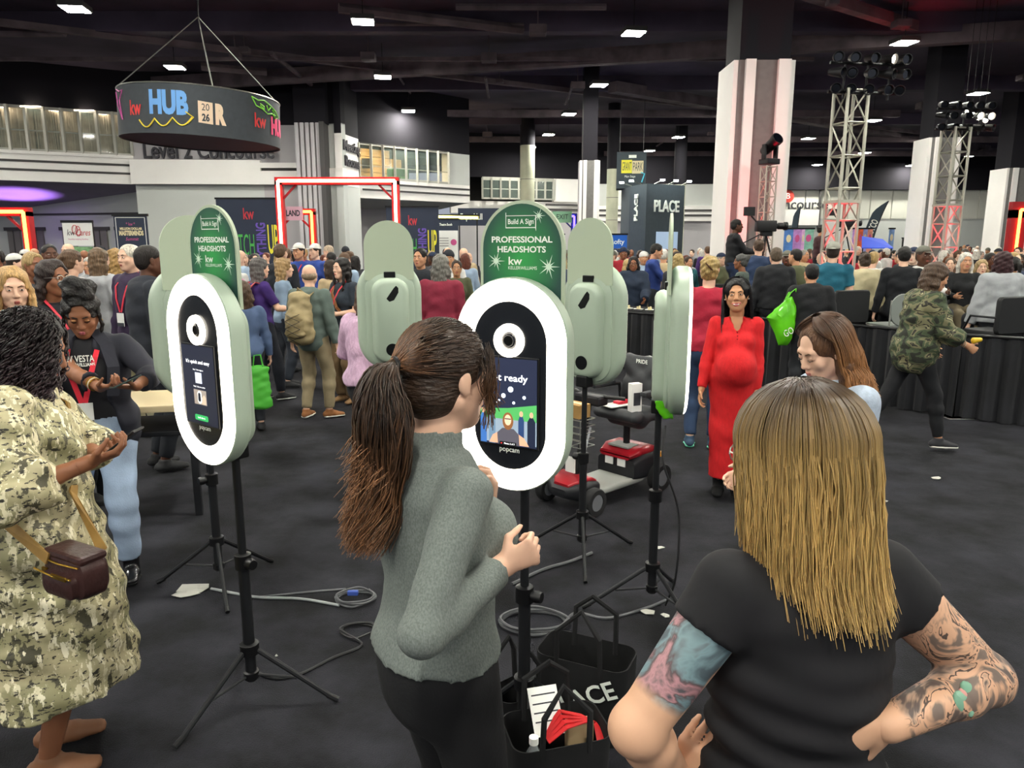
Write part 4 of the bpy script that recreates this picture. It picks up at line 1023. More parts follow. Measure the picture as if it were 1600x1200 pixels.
MB().prism(ellip(.2, zt-.9, .12, .12), -.042, -.05).build('notice_mark', M_pr_pink, b)
for k in range(4): MB().box(-.36, .0, -.045, -.041, zt-.75-k*.1, zt-.73-k*.1).build('notice_line', M_pr_dk, b)
t = empty('name_sign', at(750, 339, 31), 0, 'small dark sign with white lettering behind the green photo sign', 'sign')
MB().box(-.9, .9, -.04, .04, -.35, .35).build('panel', M_navy, t); text('lettering', 'Expo Hall', .34, M_print, t, (-.35, -.06, 0), bold=.006, fit=.9)
for sx in (-.85, .85): MB().tube([(sx, 0, 0), (sx, 0, -t.location.z)], .03, 6).build('post', M_blk, t)
# dark booth
p0 = at(983, 340, 31); p1 = at(1009, 340, 29.6); p2 = at(1068, 340, 30.6); zb = at(1030, 288, 30).z
M_booth = mat('booth_charcoal', '3c464c', .7, var=.05)
t = empty('exhibition_booth', ((p1.x+p2.x)/2, 30, 0), 0, 'tall charcoal booth with white block lettering on two faces', 'booth')
cx = (p1.x+p2.x)/2
mb = MB(); pts = [(p0.x-cx, 1.0), (p1.x-cx, -.4), (p2.x-cx, .6), (p2.x-cx, 3.4), (p0.x-cx, 3.4)]
mb.add([(x, y, z) for z in (0, zb) for x, y in pts], [(0, 1, 2, 3, 4), (9, 8, 7, 6, 5)]+[(k, (k+1) % 5, 5+(k+1) % 5, 5+k) for k in range(5)]).build('body', M_booth, t)
f0 = Vector((pts[1][0], pts[1][1], 0)); f1 = Vector((pts[2][0], pts[2][1], 0)); d = f1-f0; az = math.atan2(d.y, d.x); nn = Vector((d.y, -d.x, 0)).normalized()
c = f0.lerp(f1, .52)+nn*.03; text('lettering', 'PLACE', .62, M_print, t, (c.x, c.y, at(1040, 323, 30).z), (math.pi/2, 0, az), bold=.015, depth=.02, fit=d.length*.66)
s0 = Vector((pts[0][0], pts[0][1], 0)); d2 = f0-s0; az2 = math.atan2(d2.y, d2.x); n2 = Vector((d2.y, -d2.x, 0)).normalized(); c = s0.lerp(f0, .45)+n2*.03
o = text('lettering', 'PLACE', .36, M_print, t, (c.x, c.y, at(994, 324, 30).z), (0, 0, 0), bold=.01, depth=.02, fit=1.05)
o.rotation_euler = (Matrix.Rotation(az2, 4, 'Z') @ Matrix.Rotation(math.pi/2, 4, 'X') @ Matrix.Rotation(math.pi/2, 4, 'Z')).to_euler()
c = f0.lerp(f1, .55)+nn*.05; MB().box(-.55, .55, -.03, .03, 1.0, 2.35, Matrix.Translation((c.x, c.y, 0)) @ Matrix.Rotation(az, 4, 'Z')).build('display_screen', emit('booth_screen', '8fa2b8', .7), t)
for q, off in ((s0.lerp(f0, .1), n2), (s0.lerp(f0, .7), n2), (f0.lerp(f1, .2), nn), (f0.lerp(f1, .55), nn), (f0.lerp(f1, .9), nn)):
    e = q+off*.45; l = MB().tube([(q.x, q.y, zb), (e.x, e.y, zb+.12)], .02, 6).build('arm_light', M_alu, t)
    MB().lathe([(0, -.03), (.09, -.03), (.09, .03), (0, .03)], 10, (e.x, e.y, zb+.12)).build('lamp_head', emit('booth_lamp', 'f4ffff', 35), l)
# hanging box sign
p = at(986, 268, 33); t = empty('hanging_box_sign', p, R(-8), 'hanging dark box sign with yellow and cream blocks', 'sign')
MB().box(-.62, .62, -.6, .6, -.75, .75).build('box', M_booth, t); MB().box(-.42, .02, -.63, -.6, -.12, .42).build('yellow_block', M_pr_yel, t); MB().box(.03, .50, -.63, -.6, -.14, .38).build('cream_block', M_pr_cream, t)
text('lettering', 'GRANT', .5, M_booth, t, (-.2, -.64, .14), fit=.38); text('lettering', 'PARK', .5, M_booth, t, (.265, -.64, .12), fit=.4); text('lettering', 'Main Stage', .13, M_print, t, (-.05, -.63, -.26), fit=.45)
MB().box(-.12, .2, -.63, -.6, .5, .62).build('white_tab', M_print, t); MB().tube([(.4, -.62, -.1), (.56, -.62, -.15), (.45, -.62, -.5)], .03, 6).build('cyan_mark', mat('cyan_mark', '5ac8e0', .6), t)
for sx in (-.5, .5): MB().tube([(sx, 0, .75), (sx, 0, CEIL-p.z)], .012, 5).build('cable', M_blk, t)
b, w, zt = banner(950, 980, 366, 28, 'blue board with white lettering beside the charcoal booth', mat('banner_blue', '1f63c8', .6)); text('lettering', 'Lofty', .25, M_print, b, (0, -.02, zt-.28), bold=.005, fit=.5)
for px, lab, c, w_ in ((848, 'pale lit board', '9cc8c0', 12), (870, 'brown arch board', '5a4438', 24)):
    banner(px-w_/2, px+w_/2, 366, 34, lab+' beyond the blue neon gate', mat('board_'+c, c, .7))
# feather flags and colourful boards by the far wall
def feather(px0, py0, px1, py1, Y, label, m, txt=None, wpx=16):
    a = at(px0, py0, Y); b = at(px1, py1, Y); t = empty('feather_flag', (a.x, Y, 0), 0, label, 'flag')
    H = b.z; dx = b.x-a.x; w = wpx/1150*Y; L = []; Rr = []; zb0 = max(a.z-.4, .5)
    for k in range(13):
        s = k/12; z = zb0+(H-zb0)*s; xl = dx*s**1.6; ww = w*(1-.15*s)*(1 if s < .75 else max(.02, 1-((s-.75)/.25)**1.6))
        L.append((xl+dx*.15*s-ww*.0, z)); Rr.append((xl+dx*.15*s-ww, z))
    MB().prism(L+Rr[::-1], -.01, .01).build('cloth', m, t); MB().tube([(x+.02, 0, z) for x, z in [(0, 0)]+L], .02, 6).build('pole', M_blk, t)
    MB().box(-.3, .3, -.3, .3, 0, .03).build('base', M_blk, t)
    if txt: text('lettering', txt, w*.85, M_print, t, (dx*.42-w*.5, -.03, zb0+(H-zb0)*.42), (math.pi/2, -R(70), 0), bold=.01, fit=(H-zb0)*.38)
M_ff = mat('flag_slate', '3a4852', .7)
feather(1362, 372, 1385, 314, 30, 'dark feather flag with white lettering beside the red lit truss', M_ff, 'CUTCO', 17)
feather(1243, 372, 1250, 322, 33, 'slim dark feather flag beside the colourful boards', M_ff, None, 9)
M_fr = mat('flag_red', 'c8324a', .7); feather(842, 345, 822, 321, 31.5, 'red feather flag tip over the green photo sign', M_fr, None, -14)
cols = ['4a78b8', 'c088c8', 'c48cc0', '7fb8a4']; 
for k, (px0, px1, c) in enumerate(((1226, 1240, '4a78b8'), (1240, 1253, 'b884c4'), (1253, 1258, 'd8a8d4'), (1256, 1272, '86bca8'), (1333, 1341, 'a884c4'), (1341, 1349, 'd8643c'), (1349, 1356, '9098d0'), (1356, 1364, 'e09880'), (1390, 1398, '7898c8'))):
    b, w, zt = banner(px0, px1, 357, 26.5+k*.4, ('%s display board with a printed motif, %s' % (['blue', 'lilac', 'pale pink', 'mint', 'violet', 'orange', 'periwinkle', 'salmon', 'striped blue'][k], 'beside the big clad column' if k < 4 else 'between the truss towers')), mat('board_'+c, c, .7, var=.2, vscale=5))
    MB().prism(ellip(0, zt-.35, w*.28, .14, 8), -.02, -.03).build('motif', M_pr_pink if k % 2 else M_pr_cream, b)
p = at(1372, 377, 26); t = empty('pop_up_canopy', (p.x, 26, 0), 0, 'bright blue cloth canopy between the truss towers', 'canopy')
MB().add([(-.55, 0, p.z-.25), (.55, 0, p.z-.25), (.55, .8, p.z+.05), (-.2, .8, p.z+.15), (-.55, 0, p.z-.22), (.55, 0, p.z-.22), (.55, .8, p.z+.08), (-.2, .8, p.z+.18)], [(0, 1, 2, 3), (7, 6, 5, 4), (0, 4, 5, 1), (1, 5, 6, 2), (2, 6, 7, 3), (3, 7, 4, 0)]).build('cloth', mat('canopy_blue', '2a52d8', .6), t)
for sx in (-.5, .5): MB().tube([(sx, .02, 0), (sx, .02, p.z-.25)], .02, 6).build('post', M_blk, t)
b, w, zt = banner(1410, 1452, 372, 36, 'long dark low wall panel beyond the seated crowd', M_room)
# ---------------------------------------------------------------- people
def rotm(ax, a):
    return np.array(Matrix.Rotation(a, 3, ax))
def ik(S, W, l1, l2, pole):
    """middle joint of a two bone limb; the end is pulled in when out of reach"""
    S = V(S); W = V(W); d = W-S; L = np.linalg.norm(d)
    if L > (l1+l2)*.995: W = S+d/L*(l1+l2)*.995; d = W-S; L = np.linalg.norm(d)
    L = max(L, abs(l1-l2)+.01)
    u = d/np.linalg.norm(d); a = (l1*l1-l2*l2+L*L)/(2*L); h = math.sqrt(max(l1*l1-a*a, 0))
    p = V(pole); p = p-u*np.dot(p, u); p = nrm(p)
    return S+u*a+p*h, W
SKIN = {'fair': 'e0b49a', 'tan': 'c99472', 'olive': 'bd8a66', 'brown': '8a5a40', 'dark': '5c3a2a', 'light': 'e8c3ab'}
def skin(k): return mat('skin_'+k, SKIN[k], .5, var=.05, vscale=12, spec=.35)
M_eyew = mat('eye_white', 'd8d2cc', .3); M_iris = mat('iris_dark', '20140e', .2)
def lipm(c): return mat('lips_'+c, c, .4)
def hand_prims(W, d, n, side, curl=(.35, .4, .45, .5), thumb=.5, s=1.0):
    """palm and five fingers; d points along the hand, n out of the palm"""
    d = nrm(d); n = V(n); n = nrm(n-d*np.dot(n, d)); x = np.cross(d, n)*side   # x: towards the thumb side
    x = nrm(x); pr = []
    palm = W+d*.05*s
    pr.append(C(W-d*.01*s, W+d*.085*s, (.026*s, .019*s), (.040*s, .0135*s), .012*s, x))
    base = [(.030, .088, .074), (.010, .093, .082), (-.011, .090, .077), (-.030, .082, .060)]
    for i, (bx, bd, L) in enumerate(base):
        p = W+x*bx*s+d*bd*s; a = 0.0; dirn = d+x*bx*1.5
        for seg, (fr, w) in enumerate(((.45, .0092), (.31, .0082), (.24, .0072))):
            a += curl[i]*(1.0 if seg == 0 else 1.15)
            v = nrm(dirn)*math.cos(a)+n*math.sin(a); q = p+v*L*fr*s
            pr.append(C(p, q, w*s, (w-.0008)*s, .004*s)); p = q
    p = W+x*.026*s+d*.022*s; v = nrm(d*.55+x*.75+n*(.15+.3*thumb)); q = p+v*.042*s
    pr.append(C(p, q, .0145*s, .0115*s, .01*s)); v2 = nrm(d*.85+x*(.45-.5*thumb)+n*(.2+.5*thumb)); q2 = q+v2*.032*s
    pr.append(C(q, q2, .0105*s, .0088*s, .004*s)); pr.append(C(q2, q2+nrm(v2+n*.3*thumb)*.024*s, .0088*s, .0072*s, .004*s))
    return pr
def head_prims(fem=True, smile=0.0):
    j = .0 if fem else .006
    pr = [B((0, -.014, .036), (.0745, .094, .080), .02), B((0, .026, -.030), (.058+j, .064, .080), .03),
          C((0, .055, -.088), (0, .064, -.094), .024+j*.5, .021+j*.5, .025),
          C((.050+j, -.004, -.048), (.012, .056, -.093), .022, .019, .025), C((-.050-j, -.004, -.048), (-.012, .056, -.093), .022, .019, .025),
          C((-.034, .073, .026), (.034, .073, .026), .015, .015, .014),
          B((.037, .060, -.026), (.025, .022, .024), .018), B((-.037, .060, -.026), (.025, .022, .024), .018),
          B((.030, .100, .007), (.0165, .014, .0105), .012, None, True), B((-.030, .100, .007), (.0165, .014, .0105), .012, None, True),
          C((0, .083, .014), (0, .104, -.026), .0085, .0115, .010), B((.011, .095, -.031), (.009, .010, .008), .006), B((-.011, .095, -.031), (.009, .010, .008), .006),
          B((0, .082, -.062), (.026, .014, .017), .012),
          B((.030, .078, .006), (.015, .013, .011), .004), B((-.030, .078, .006), (.015, .013, .011), .004)]
    for s in (-1, 1): pr += [B((s*.0765, -.004, -.002), (.008, .017, .028), .006), B((s*.074, .002, -.024), (.007, .009, .010), .006)]
    return pr
def rig(o):
    """joint positions of one person standing at the origin, looking along +Y, right hand at +X"""
    H = o['H']; s = H/1.70; J = {'s': s}
    fem = o.get('fem', True); g = o.get('girth', 1.0); J['fem'] = fem
    pz = .93*s if not o.get('sit') else o['sit']+.10
    lean, roll, tw = [R(v) for v in o.get('lean', (0, 0, 0))]
    MT = rotm('Z', tw) @ rotm('Y', roll) @ rotm('X', -lean); P0 = V((0, 0, pz)); J['MT'] = MT; J['P0'] = P0
    tp = lambda x, y, z: P0+MT@(V((x, y, z-.93))*s)
    J['tp'] = tp
    if fem: rg = [(.87, .155, .120, -.012), (.95, .160, .122, -.012), (1.07, .122, .098, 0), (1.21, .138, .108, .002), (1.34, .138, .086, -.012), (1.425, .062, .058, -.016)]
    else: rg = [(.87, .150, .115, -.005), (.95, .152, .115, -.005), (1.07, .145, .110, 0), (1.22, .165, .120, .0), (1.35, .160, .095, -.012), (1.43, .070, .064, -.016)]
    J['rings'] = [(tp(0, y, z), rx*g*s, ry*g*s) for z, rx, ry, y in rg]
    sw = o.get('shw', .158 if fem else .182)
    J['sh'] = [tp(sgn*sw*(.85+.15*g), -.012, 1.372) for sgn in (1, -1)]
    J['nb'] = tp(0, -.018, 1.40)
    yaw, pit, rl = [R(v) for v in o.get('head', (0, 0, 0))]
    MH = MT @ rotm('Z', -yaw) @ rotm('X', -pit) @ rotm('Y', rl); J['MH'] = MH
    hs = s**.6*o.get('hs', 1.0); J['hs'] = hs
    J['nt'] = tp(0, .004, 1.475); J['hc'] = J['nt']+MH@(V((0, .020, .112))*hs)
    J['hp'] = lambda x, y, z: J['hc']+MH@(V((x, y, z))*hs)
    l1, l2 = .285*s, .245*s
    for i, k in enumerate(('armR', 'armL')):
        sg = 1 if i == 0 else -1; a = o.get(k) or {}
        W = a.get('w', (sg*(sw+.115)*(.6+.4*g), .04, .80*s+pz-.93*s)); po = a.get('pole', (sg*.35, -1, -.15))
        E, W = ik(J['sh'][i], W, l1, l2, po)
        d = a.get('d'); d = nrm(W-E) if d is None else nrm(d)
        J[k] = dict(E=E, W=W, d=d, hsc=a.get('hsc', .92), n=V(a.get('n', (-sg, .2, 0))), curl=a.get('curl', (.3, .36, .42, .48)), th=a.get('th', .3), sg=sg, hide=a.get('hide', False))
    t1, t2 = .43*s, .415*s
    for i, k in enumerate(('legR', 'legL')):
        sg = 1 if i == 0 else -1; a = o.get(k) or {}
        hip = P0+rotm('Z', tw)@V((sg*.088*s*g**.5, 0, -.02*s))
        A = a.get('a', (sg*.10*s, -.03, .085*s) if not o.get('sit') else (sg*.13, .42*s, .085*s)); A = V(A)
        K, A = ik(hip, A, t1, t2, a.get('pole', (sg*.08, 1, .0)))
        J[k] = dict(hip=hip, K=K, A=A, fd=nrm(a.get('fd', (sg*.12, 1, 0))), sg=sg)
    return J
def torso(J, off=0.0, k=.035, lo=0, hi=6, sc=1.0):
    u = J['MT']@V((1, 0, 0)); r = J['rings'][lo:hi]; pr = []
    for (a, ax, ay), (b, bx, by) in zip(r[:-1], r[1:]): pr.append(C(a, b, (ax*sc+off, ay*sc+off), (bx*sc+off, by*sc+off), k, u))
    return pr
def bust(J, r=.062, off=0.0, z=1.235, y=.082):
    s = J['s']; return [B(J['tp'](sg*.068, y, z), (r*s+off, r*.95*s+off, r*s+off), .035) for sg in (1, -1)]
def arm(J, k, off=0.0, upto=2.0, sc=1.0, kk=.02, cap=True):
    """sleeve or arm: shoulder to upto (1 = elbow, 2 = wrist)"""
    s = J['s']*sc; a = J[k]; S = J['sh'][0 if k == 'armR' else 1]; E, W = a['E'], a['W']
    rS, rM, rE, rF, rW = [.053*s+off, .046*s+off, .037*s+off, .038*s+off, .025*s+off]
    pr = []; c = (0, 1) if cap else (0, 0)
    if upto <= 1.0:
        q = S+(E-S)*upto; pr.append(C(S, q, rS, rS+(rE-rS)*upto, kk, None, c)); return pr
    M = E+(W-E)*.28; pr.append(C(S, E, rS, rE, kk)); t = upto-1
    if t <= .28: pr.append(C(E, E+(W-E)*max(t, .02), rE, rE+(rF-rE)*t/.28, kk, None, c))
    else:
        pr.append(C(E, M, rE, rF, kk)); f = (t-.28)/.72; pr.append(C(M, M+(W-M)*f, rF, rF+(rW-rF)*f, kk, None, c))
    return pr
def leg(J, k, off=0.0, upto=2.0, sc=1.0, flare=0.0, kk=.03, cap=True):
    s = J['s']*sc; a = J[k]; h, K, A = a['hip'], a['K'], a['A']
    r0, r1, r2, r3 = .088*s+off, .056*s+off, .056*s+off, .038*s+off+flare
    c = (0, 1) if cap else (0, 0); pr = []
    if upto <= 1: return [C(h, h+(K-h)*upto, r0, r0+(r1-r0)*upto, kk, None, c)]
    pr.append(C(h, K, r0, r1, kk)); t = upto-1; M = K+(A-K)*.3
    if flare == 0: 
        pr.append(C(K, M, r1, r2, kk)); f = max((t-.3)/.7, .02); pr.append(C(M, M+(A-M)*f, r2, r2+(r3-r2)*f, kk, None, c))
    else: pr.append(C(K, K+(A-K)*t, r1, r1+(r3-r1)*t, kk, None, c))
    return pr
def wrinkle(amp=.004, f=1.0, seed=0):
    ph = seed*1.7
    return lambda X, Y, Z: amp*(np.sin(31*f*Z+14*f*X-9*f*Y+ph)*np.sin(11*f*X+13*f*Y+7*f*Z+2*ph)+.6*np.sin(53*f*Z-23*f*X+19*f*Y+ph))
def hair_cap(J, t=.012, low=-.02, front=.030, side=1.0):
    """hair volume over the skull, open at the face"""
    hp, hs, MH = J['hp'], J['hs'], J['MH']
    pr = [B(hp(0, -.016, .038), V((.0745+t*side, .094+t, .080+t))*hs, .0, MH), B(hp(0, -.045, low), V((.066+t*side, .060+t, .065))*hs, .02, MH)]
    pr += [B(hp(0, .105, -.045), V((.075, .085, .10))*hs, .012, MH, True), B(hp(0, .122, front+.004), V((.060, .074, .056))*hs, .010, MH, True)]
    return pr
HAIRM = {}
def hairm(c, c2=None):
    return mat('hair_'+c+(c2 or ''), c, .5, var=.35, vscale=26, stretch=(3, 3, .35), bump=.6, bscale=60, spec=.4, col2=c2)
SHOE_W = mat('sole_white', 'd9d6cf', .6)
def make_shoes(J, root, col, sole=None, h=.012, high=0.0, name='shoe'):
    s = J['s']
    for k in ('legR', 'legL'):
        a = J[k]; A = a['A']; fd = a['fd']; up = V((0, 0, 1)); fdh = nrm(fd); sd = nrm(np.cross(fdh, up)); un = np.cross(sd, fdh)
        gz = A-un*.075*s
        pr = [C(gz-fdh*.045*s+un*.035*s, gz+fdh*.06*s+un*.035*s, (.036*s, .034*s), (.043*s, .034*s), .02, sd),
              C(gz+fdh*.06*s+un*.034*s, gz+fdh*.150*s+un*.022*s, (.045*s, .034*s), (.038*s, .022*s), .02, sd), C(A-un*.03*s, A+un*(.02+high)*s, .042*s, .044*s+.1*high, .02, None, (0, 1))]
        o = blob(name, pr, h, col, root, clip=[(gz+un*.004, -un)])
        if sole is not None:
            sp = [C(gz-fdh*.05*s+un*.012*s, gz+fdh*.06*s+un*.012*s, (.041*s, .016*s), (.048*s, .016*s), .01, sd), C(gz+fdh*.06*s+un*.012*s, gz+fdh*.158*s+un*.012*s, (.049*s, .016*s), (.040*s, .014*s), .01, sd)]
            blob('sole', sp, min(h, .008), sole, o, clip=[(gz-un*.008, -un), (gz+un*.020, un)])
def strip(name, pts, nrmls, w, m, root, th=.002):
    """flat ribbon (lanyard, strap) through pts"""
    pts = [Vector(p) for p in pts]; L = []; 
    for i, p in enumerate(pts):
        d = (pts[min(i+1, len(pts)-1)]-pts[max(i-1, 0)]).normalized(); n = Vector(nrmls[i] if isinstance(nrmls, list) else nrmls).normalized()
        sd = d.cross(n).normalized()
        L.append([p+sd*w/2+n*th, p-sd*w/2+n*th, p-sd*w/2-n*th, p+sd*w/2-n*th])
    return MB().loft(L).build(name, m, root)
def face_details(J, root, brow='2a1c14', lip='a85a50', closed=False, smile=0.0, eyes=True):
    hp, hs, MH = J['hp'], J['hs'], J['MH']; fw = MH@V((0, 1, 0))
    for sg in (1, -1):
        if eyes:
            if not closed:
                e = blob('eye', [B(hp(sg*.030, .0835, .0050), V((.0115, .0100, .0046))*hs, 0, MH)], .0028, M_eyew, root)
                blob('iris', [B(hp(sg*.030, .0915, .0055), V((.0058, .0030, .0048))*hs, 0, MH)], .0022, M_iris, e)
            else:
                blob('eyelash', [C(hp(sg*.018, .092, .000), hp(sg*.030, .0945, -.003), .0022*hs, .0024*hs, .001), C(hp(sg*.030, .0945, -.003), hp(sg*.043, .088, .001), .0024*hs, .002*hs, .001)], .0022, M_iris, root)
        blob('eyebrow', [C(hp(sg*.013, .092, .022), hp(sg*.030, .0915, .028), .0035*hs, .0036*hs, .002), C(hp(sg*.030, .0915, .028), hp(sg*.047, .078, .022), .0036*hs, .002*hs, .002)], .003, mat('brow_'+brow, brow, .7), root)
    w = .024+.006*smile; up = .005*smile; gap = .0045*smile
    lp = [C(hp(-w, .083, -.0615+up), hp(-.006, .0950, -.0600), .0024*hs, .0046*hs, .003), C(hp(w, .083, -.0615+up), hp(.006, .0950, -.0600), .0024*hs, .0046*hs, .003), C(hp(-.006, .0950, -.0600), hp(.006, .0950, -.0600), .0046*hs, .0046*hs, .003),
          C(hp(-w, .082, -.0635+up), hp(-.007, .0915, -.0690-gap), .0024*hs, .0055*hs, .003), C(hp(w, .082, -.0635+up), hp(.007, .0915, -.0690-gap), .0024*hs, .0055*hs, .003), C(hp(-.007, .0915, -.0690-gap), hp(.007, .0915, -.0690-gap), .0055*hs, .0055*hs, .003)]
    blob('lips', lp, .0026, lipm(lip), root)
def glasses(J, root, m, name='glasses'):
    hp = J['hp']; o = MB()
    for sg in (1, -1):
        o.tube([hp(sg*.031+.024*math.cos(a), .104, .004+.019*math.sin(a)) for a in np.linspace(0, 2*math.pi, 13)], .0016, 5)
        o.tube([hp(sg*.055, .103, .008), hp(sg*.078, .06, .008), hp(sg*.082, .0, .004)], .0016, 5)
    o.tube([hp(-.008, .105, .006), hp(.008, .105, .006)], .0016, 5); return o.build(name, m, root)
def make_person(label, loc, facing, o, group=None, prefab=False):
    """root Empty with body, clothing and hair meshes as its parts"""
    rz = math.atan2(-facing[0], facing[1])
    root = empty('person', (loc[0], loc[1], loc[2] if len(loc) > 2 else 0), rz, label, 'person', group)
    inv = np.array((Matrix.Translation(root.location) @ Matrix.Rotation(rz, 4, 'Z')).inverted())
    toL = lambda p: (inv@np.append(V(p), 1))[:3]; toD = lambda v: inv[:3, :3]@V(v)
    for k in ('armR', 'armL', 'legR', 'legL'):       # targets may be given in world space
        a = o.get(k)
        if a:
            a = dict(a); o[k] = a
            if 'W' in a: a['w'] = toL(a['W'])
            if 'Dw' in a: a['d'] = toD(a['Dw'])
            if 'Nw' in a: a['n'] = toD(a['Nw'])
            if 'P' in a: a['pole'] = toD(a['P'])
            if 'A' in a: a['a'] = toL(a['A'])
            if 'F' in a: a['fd'] = toD(a['F'])
    J = rig(o); J['toL'] = toL; J['toD'] = toD; J['root'] = root; J['o'] = o
    s = J['s']; hh = o.get('hres', .008); bh = o.get('bres', .018); hr = o.get('handres', max(hh, .005))
    sk = skin(o.get('skin', 'fair'))
    neck = [C(J['nb'], J['nt'], .056*s, .049*s, .02), C(J['nt'], J['hp'](0, -.018, -.05), .049*s, .050*s, .02)]
    hp_ = xf_prims([(p[0], p[1]*J['hs'], p[2]*J['hs'], tuple(np.array(p[3])*J['hs']), tuple(np.array(p[4])*J['hs']), p[5]*J['hs'], p[6], p[7], p[8]) if p[0] == 'C' else (p[0], p[1]*J['hs'], p[2]*J['hs'], p[3]*J['hs'], p[4], p[5]) for p in head_prims(J['fem'])], J['MH'], J['hc'])
    nz = J['nb'][2]
    parts = [solid(neck[:1]+neck[1:]+hp_, hh, lo=V((-9, -9, nz+.0*s)))]
    body = torso(J, -.012)+[neck[0]]+arm(J, 'armR', -.001, cap=False)+arm(J, 'armL', -.001, cap=False)
    if o.get('legs', True): body += leg(J, 'legR', -.004, cap=False)+leg(J, 'legL', -.004, cap=False)
    parts.append(solid(body, bh, hi=V((9, 9, nz+.03*s))))
    if o.get('hands', True):
        for k in ('armR', 'armL'):
            a = J[k]
            if a['hide']: continue
            hpz = hand_prims(a['W'], a['d'], a['n'], a['sg'], a['curl'], a['th'], s*a['hsc'])+[C(a['W']-nrm(a['W']-a['E'])*.03, a['W'], .026*s, .0245*s, .01)]
            parts.append(solid(hpz, hr))
    if o.get('barearm'):
        for k in ('armR', 'armL'): parts.append(solid(arm(J, k, 0, cap=False), o['barearm']))
    link('body', mesh_np('body', parts), sk, root)
    if o.get('face', True): face_details(J, root, o.get('brow', '2a1c14'), o.get('lip', 'a85a50'), o.get('closed', False), o.get('smile', 0))
    return root, J
def top(J, m, h=.014, sleeve=2.0, off=.014, hem=None, wr=.004, name='shirt', bustr=None, neck=True, extra=(), clip=(), soff=None, kk=.035, seed=0, flare=0.0, armsc=1.0):
    hem = .90 if hem is None else hem; s = J['s']
    pr = torso(J, off, kk, 0, 5)
    a, ax, ay = J['rings'][4]; b, bx, by = J['rings'][5]
    pr.append(C(a, a+(b-a)*.8, (ax+off, ay+off), (bx+off+.012, by+off+.012), kk, J['MT']@V((1, 0, 0)), (0, 1)))
    if flare: 
        c0 = J['rings'][2]; p1 = J['P0']+J['MT']@V((0, 0, (hem-.93)*s)); pr.append(C(c0[0], p1, (c0[1]+off, c0[2]+off), (c0[1]+off+flare, c0[2]+off+flare), kk, J['MT']@V((1, 0, 0))))
    if J['fem'] and bustr != 0: pr += bust(J, bustr or .058, off)
    so = off if soff is None else soff
    zc = J['P0']+J['MT']@V((0, 0, (hem-.93)*s))
    pr += [p for p in extra if not is_sub(p)]+[cut(zc, J['MT']@V((0, 0, -1)))]
    if sleeve > 0: pr += arm(J, 'armR', so, sleeve, armsc)+arm(J, 'armL', so, sleeve, armsc)
    pr += [p for p in extra if is_sub(p)]
    return blob(name, pr, h, m, J['root'], clip=list(clip) or None, wobble=(wr if callable(wr) else wrinkle(wr, 1, seed)) if wr else None)
def bottoms(J, m, h=.016, off=.012, upto=1.93, flare=0.0, waist=1.02, wr=.003, name='trousers', sc=1.0):
    pr = torso(J, off*.7, .03, 0, 3)+leg(J, 'legR', off, upto, sc, flare)+leg(J, 'legL', off, upto, sc, flare)
    zc = J['P0']+J['MT']@V((0, 0, (waist-.93)*J['s']))
    return blob(name, pr, h, m, J['root'], clip=[(zc, J['MT']@V((0, 0, 1)))], wobble=wrinkle(wr, .8, 3) if wr else None)
def lanyard(J, m, root, zb=1.06, off=.03, badge=True, w=.016):
    tp = J['tp']; ny = J['MT']@V((0, 1, 0)); bb = .03 if J['fem'] else 0
    yb = .125+off if not J['fem'] else .15+off
    for sg in (1, -1):
        pts = [tp(sg*.055, -.055, 1.44), tp(sg*.072, .0, 1.455), tp(sg*.075, .06, 1.41), tp(sg*.068, .10+off, 1.34), tp(sg*.045, yb, 1.24), tp(sg*.008, yb+.005, zb)]
        strip('lanyard', pts, [tuple(J['MT']@V(q)) for q in ((0, -1, .3), (sg*.6, .2, .8), (sg*.3, .7, .6), (0, 1, .4), (0, 1, .2), (0, 1, 0))], w, m, root)
    if badge:
        c = tp(0, yb+.012, zb-.065); M4 = Matrix.Translation(Vector(c)) @ Matrix(J['MT']).to_4x4()
        b = MB().box(-.045, .045, -.003, .003, -.065, .065, M4).build('badge', mat('badge_white', 'dcdcd8', .5), root)
        MB().box(-.045, .045, .0032, .005, -.065, -.03, M4).build('badge_footer', M_pr_dk, b)
def hair_blob(J, prims, m, h=.009, name='hair', wr=.003, cut=None):
    hp, hs, MH = J['hp'], J['hs'], J['MH']
    return blob(name, prims, h, m, J['root'], wobble=wrinkle(wr, 2.2, 5) if wr else None, clip=cut)
def long_hair(J, L=.30, t=.014, w=.085, back=-.055, front=False, taper=.6, hl=.034):
    hp, hs = J['hp'], J['hs']; pr = hair_cap(J, t, front=hl)
    dn = V((0, 0, -1)); bk = J['MH']@V((0, -1, 0))
    for x, y, r in ((-w, -.02, .030), (-w*.55, back-.02, .036), (0, back-.03, .040), (w*.55, back-.02, .036), (w, -.02, .030)):
        a = hp(x*.85, y, .0); b = hp(x, y, -.07); c = b+dn*(L-.07)+bk*.015
        pr += [C(a, b, r, r, .02), C(b, c, (r*1.05, r*.85), (r*taper, r*taper*.7), .03, J['MH']@V((1, 0, 0)))]
    if front:
        for sg in (1, -1): a = hp(sg*.082, .03, -.01); pr += [C(a, a+dn*L*.9+J['MH']@V((0, .03, 0)), .022, .013, .02)]
    return pr
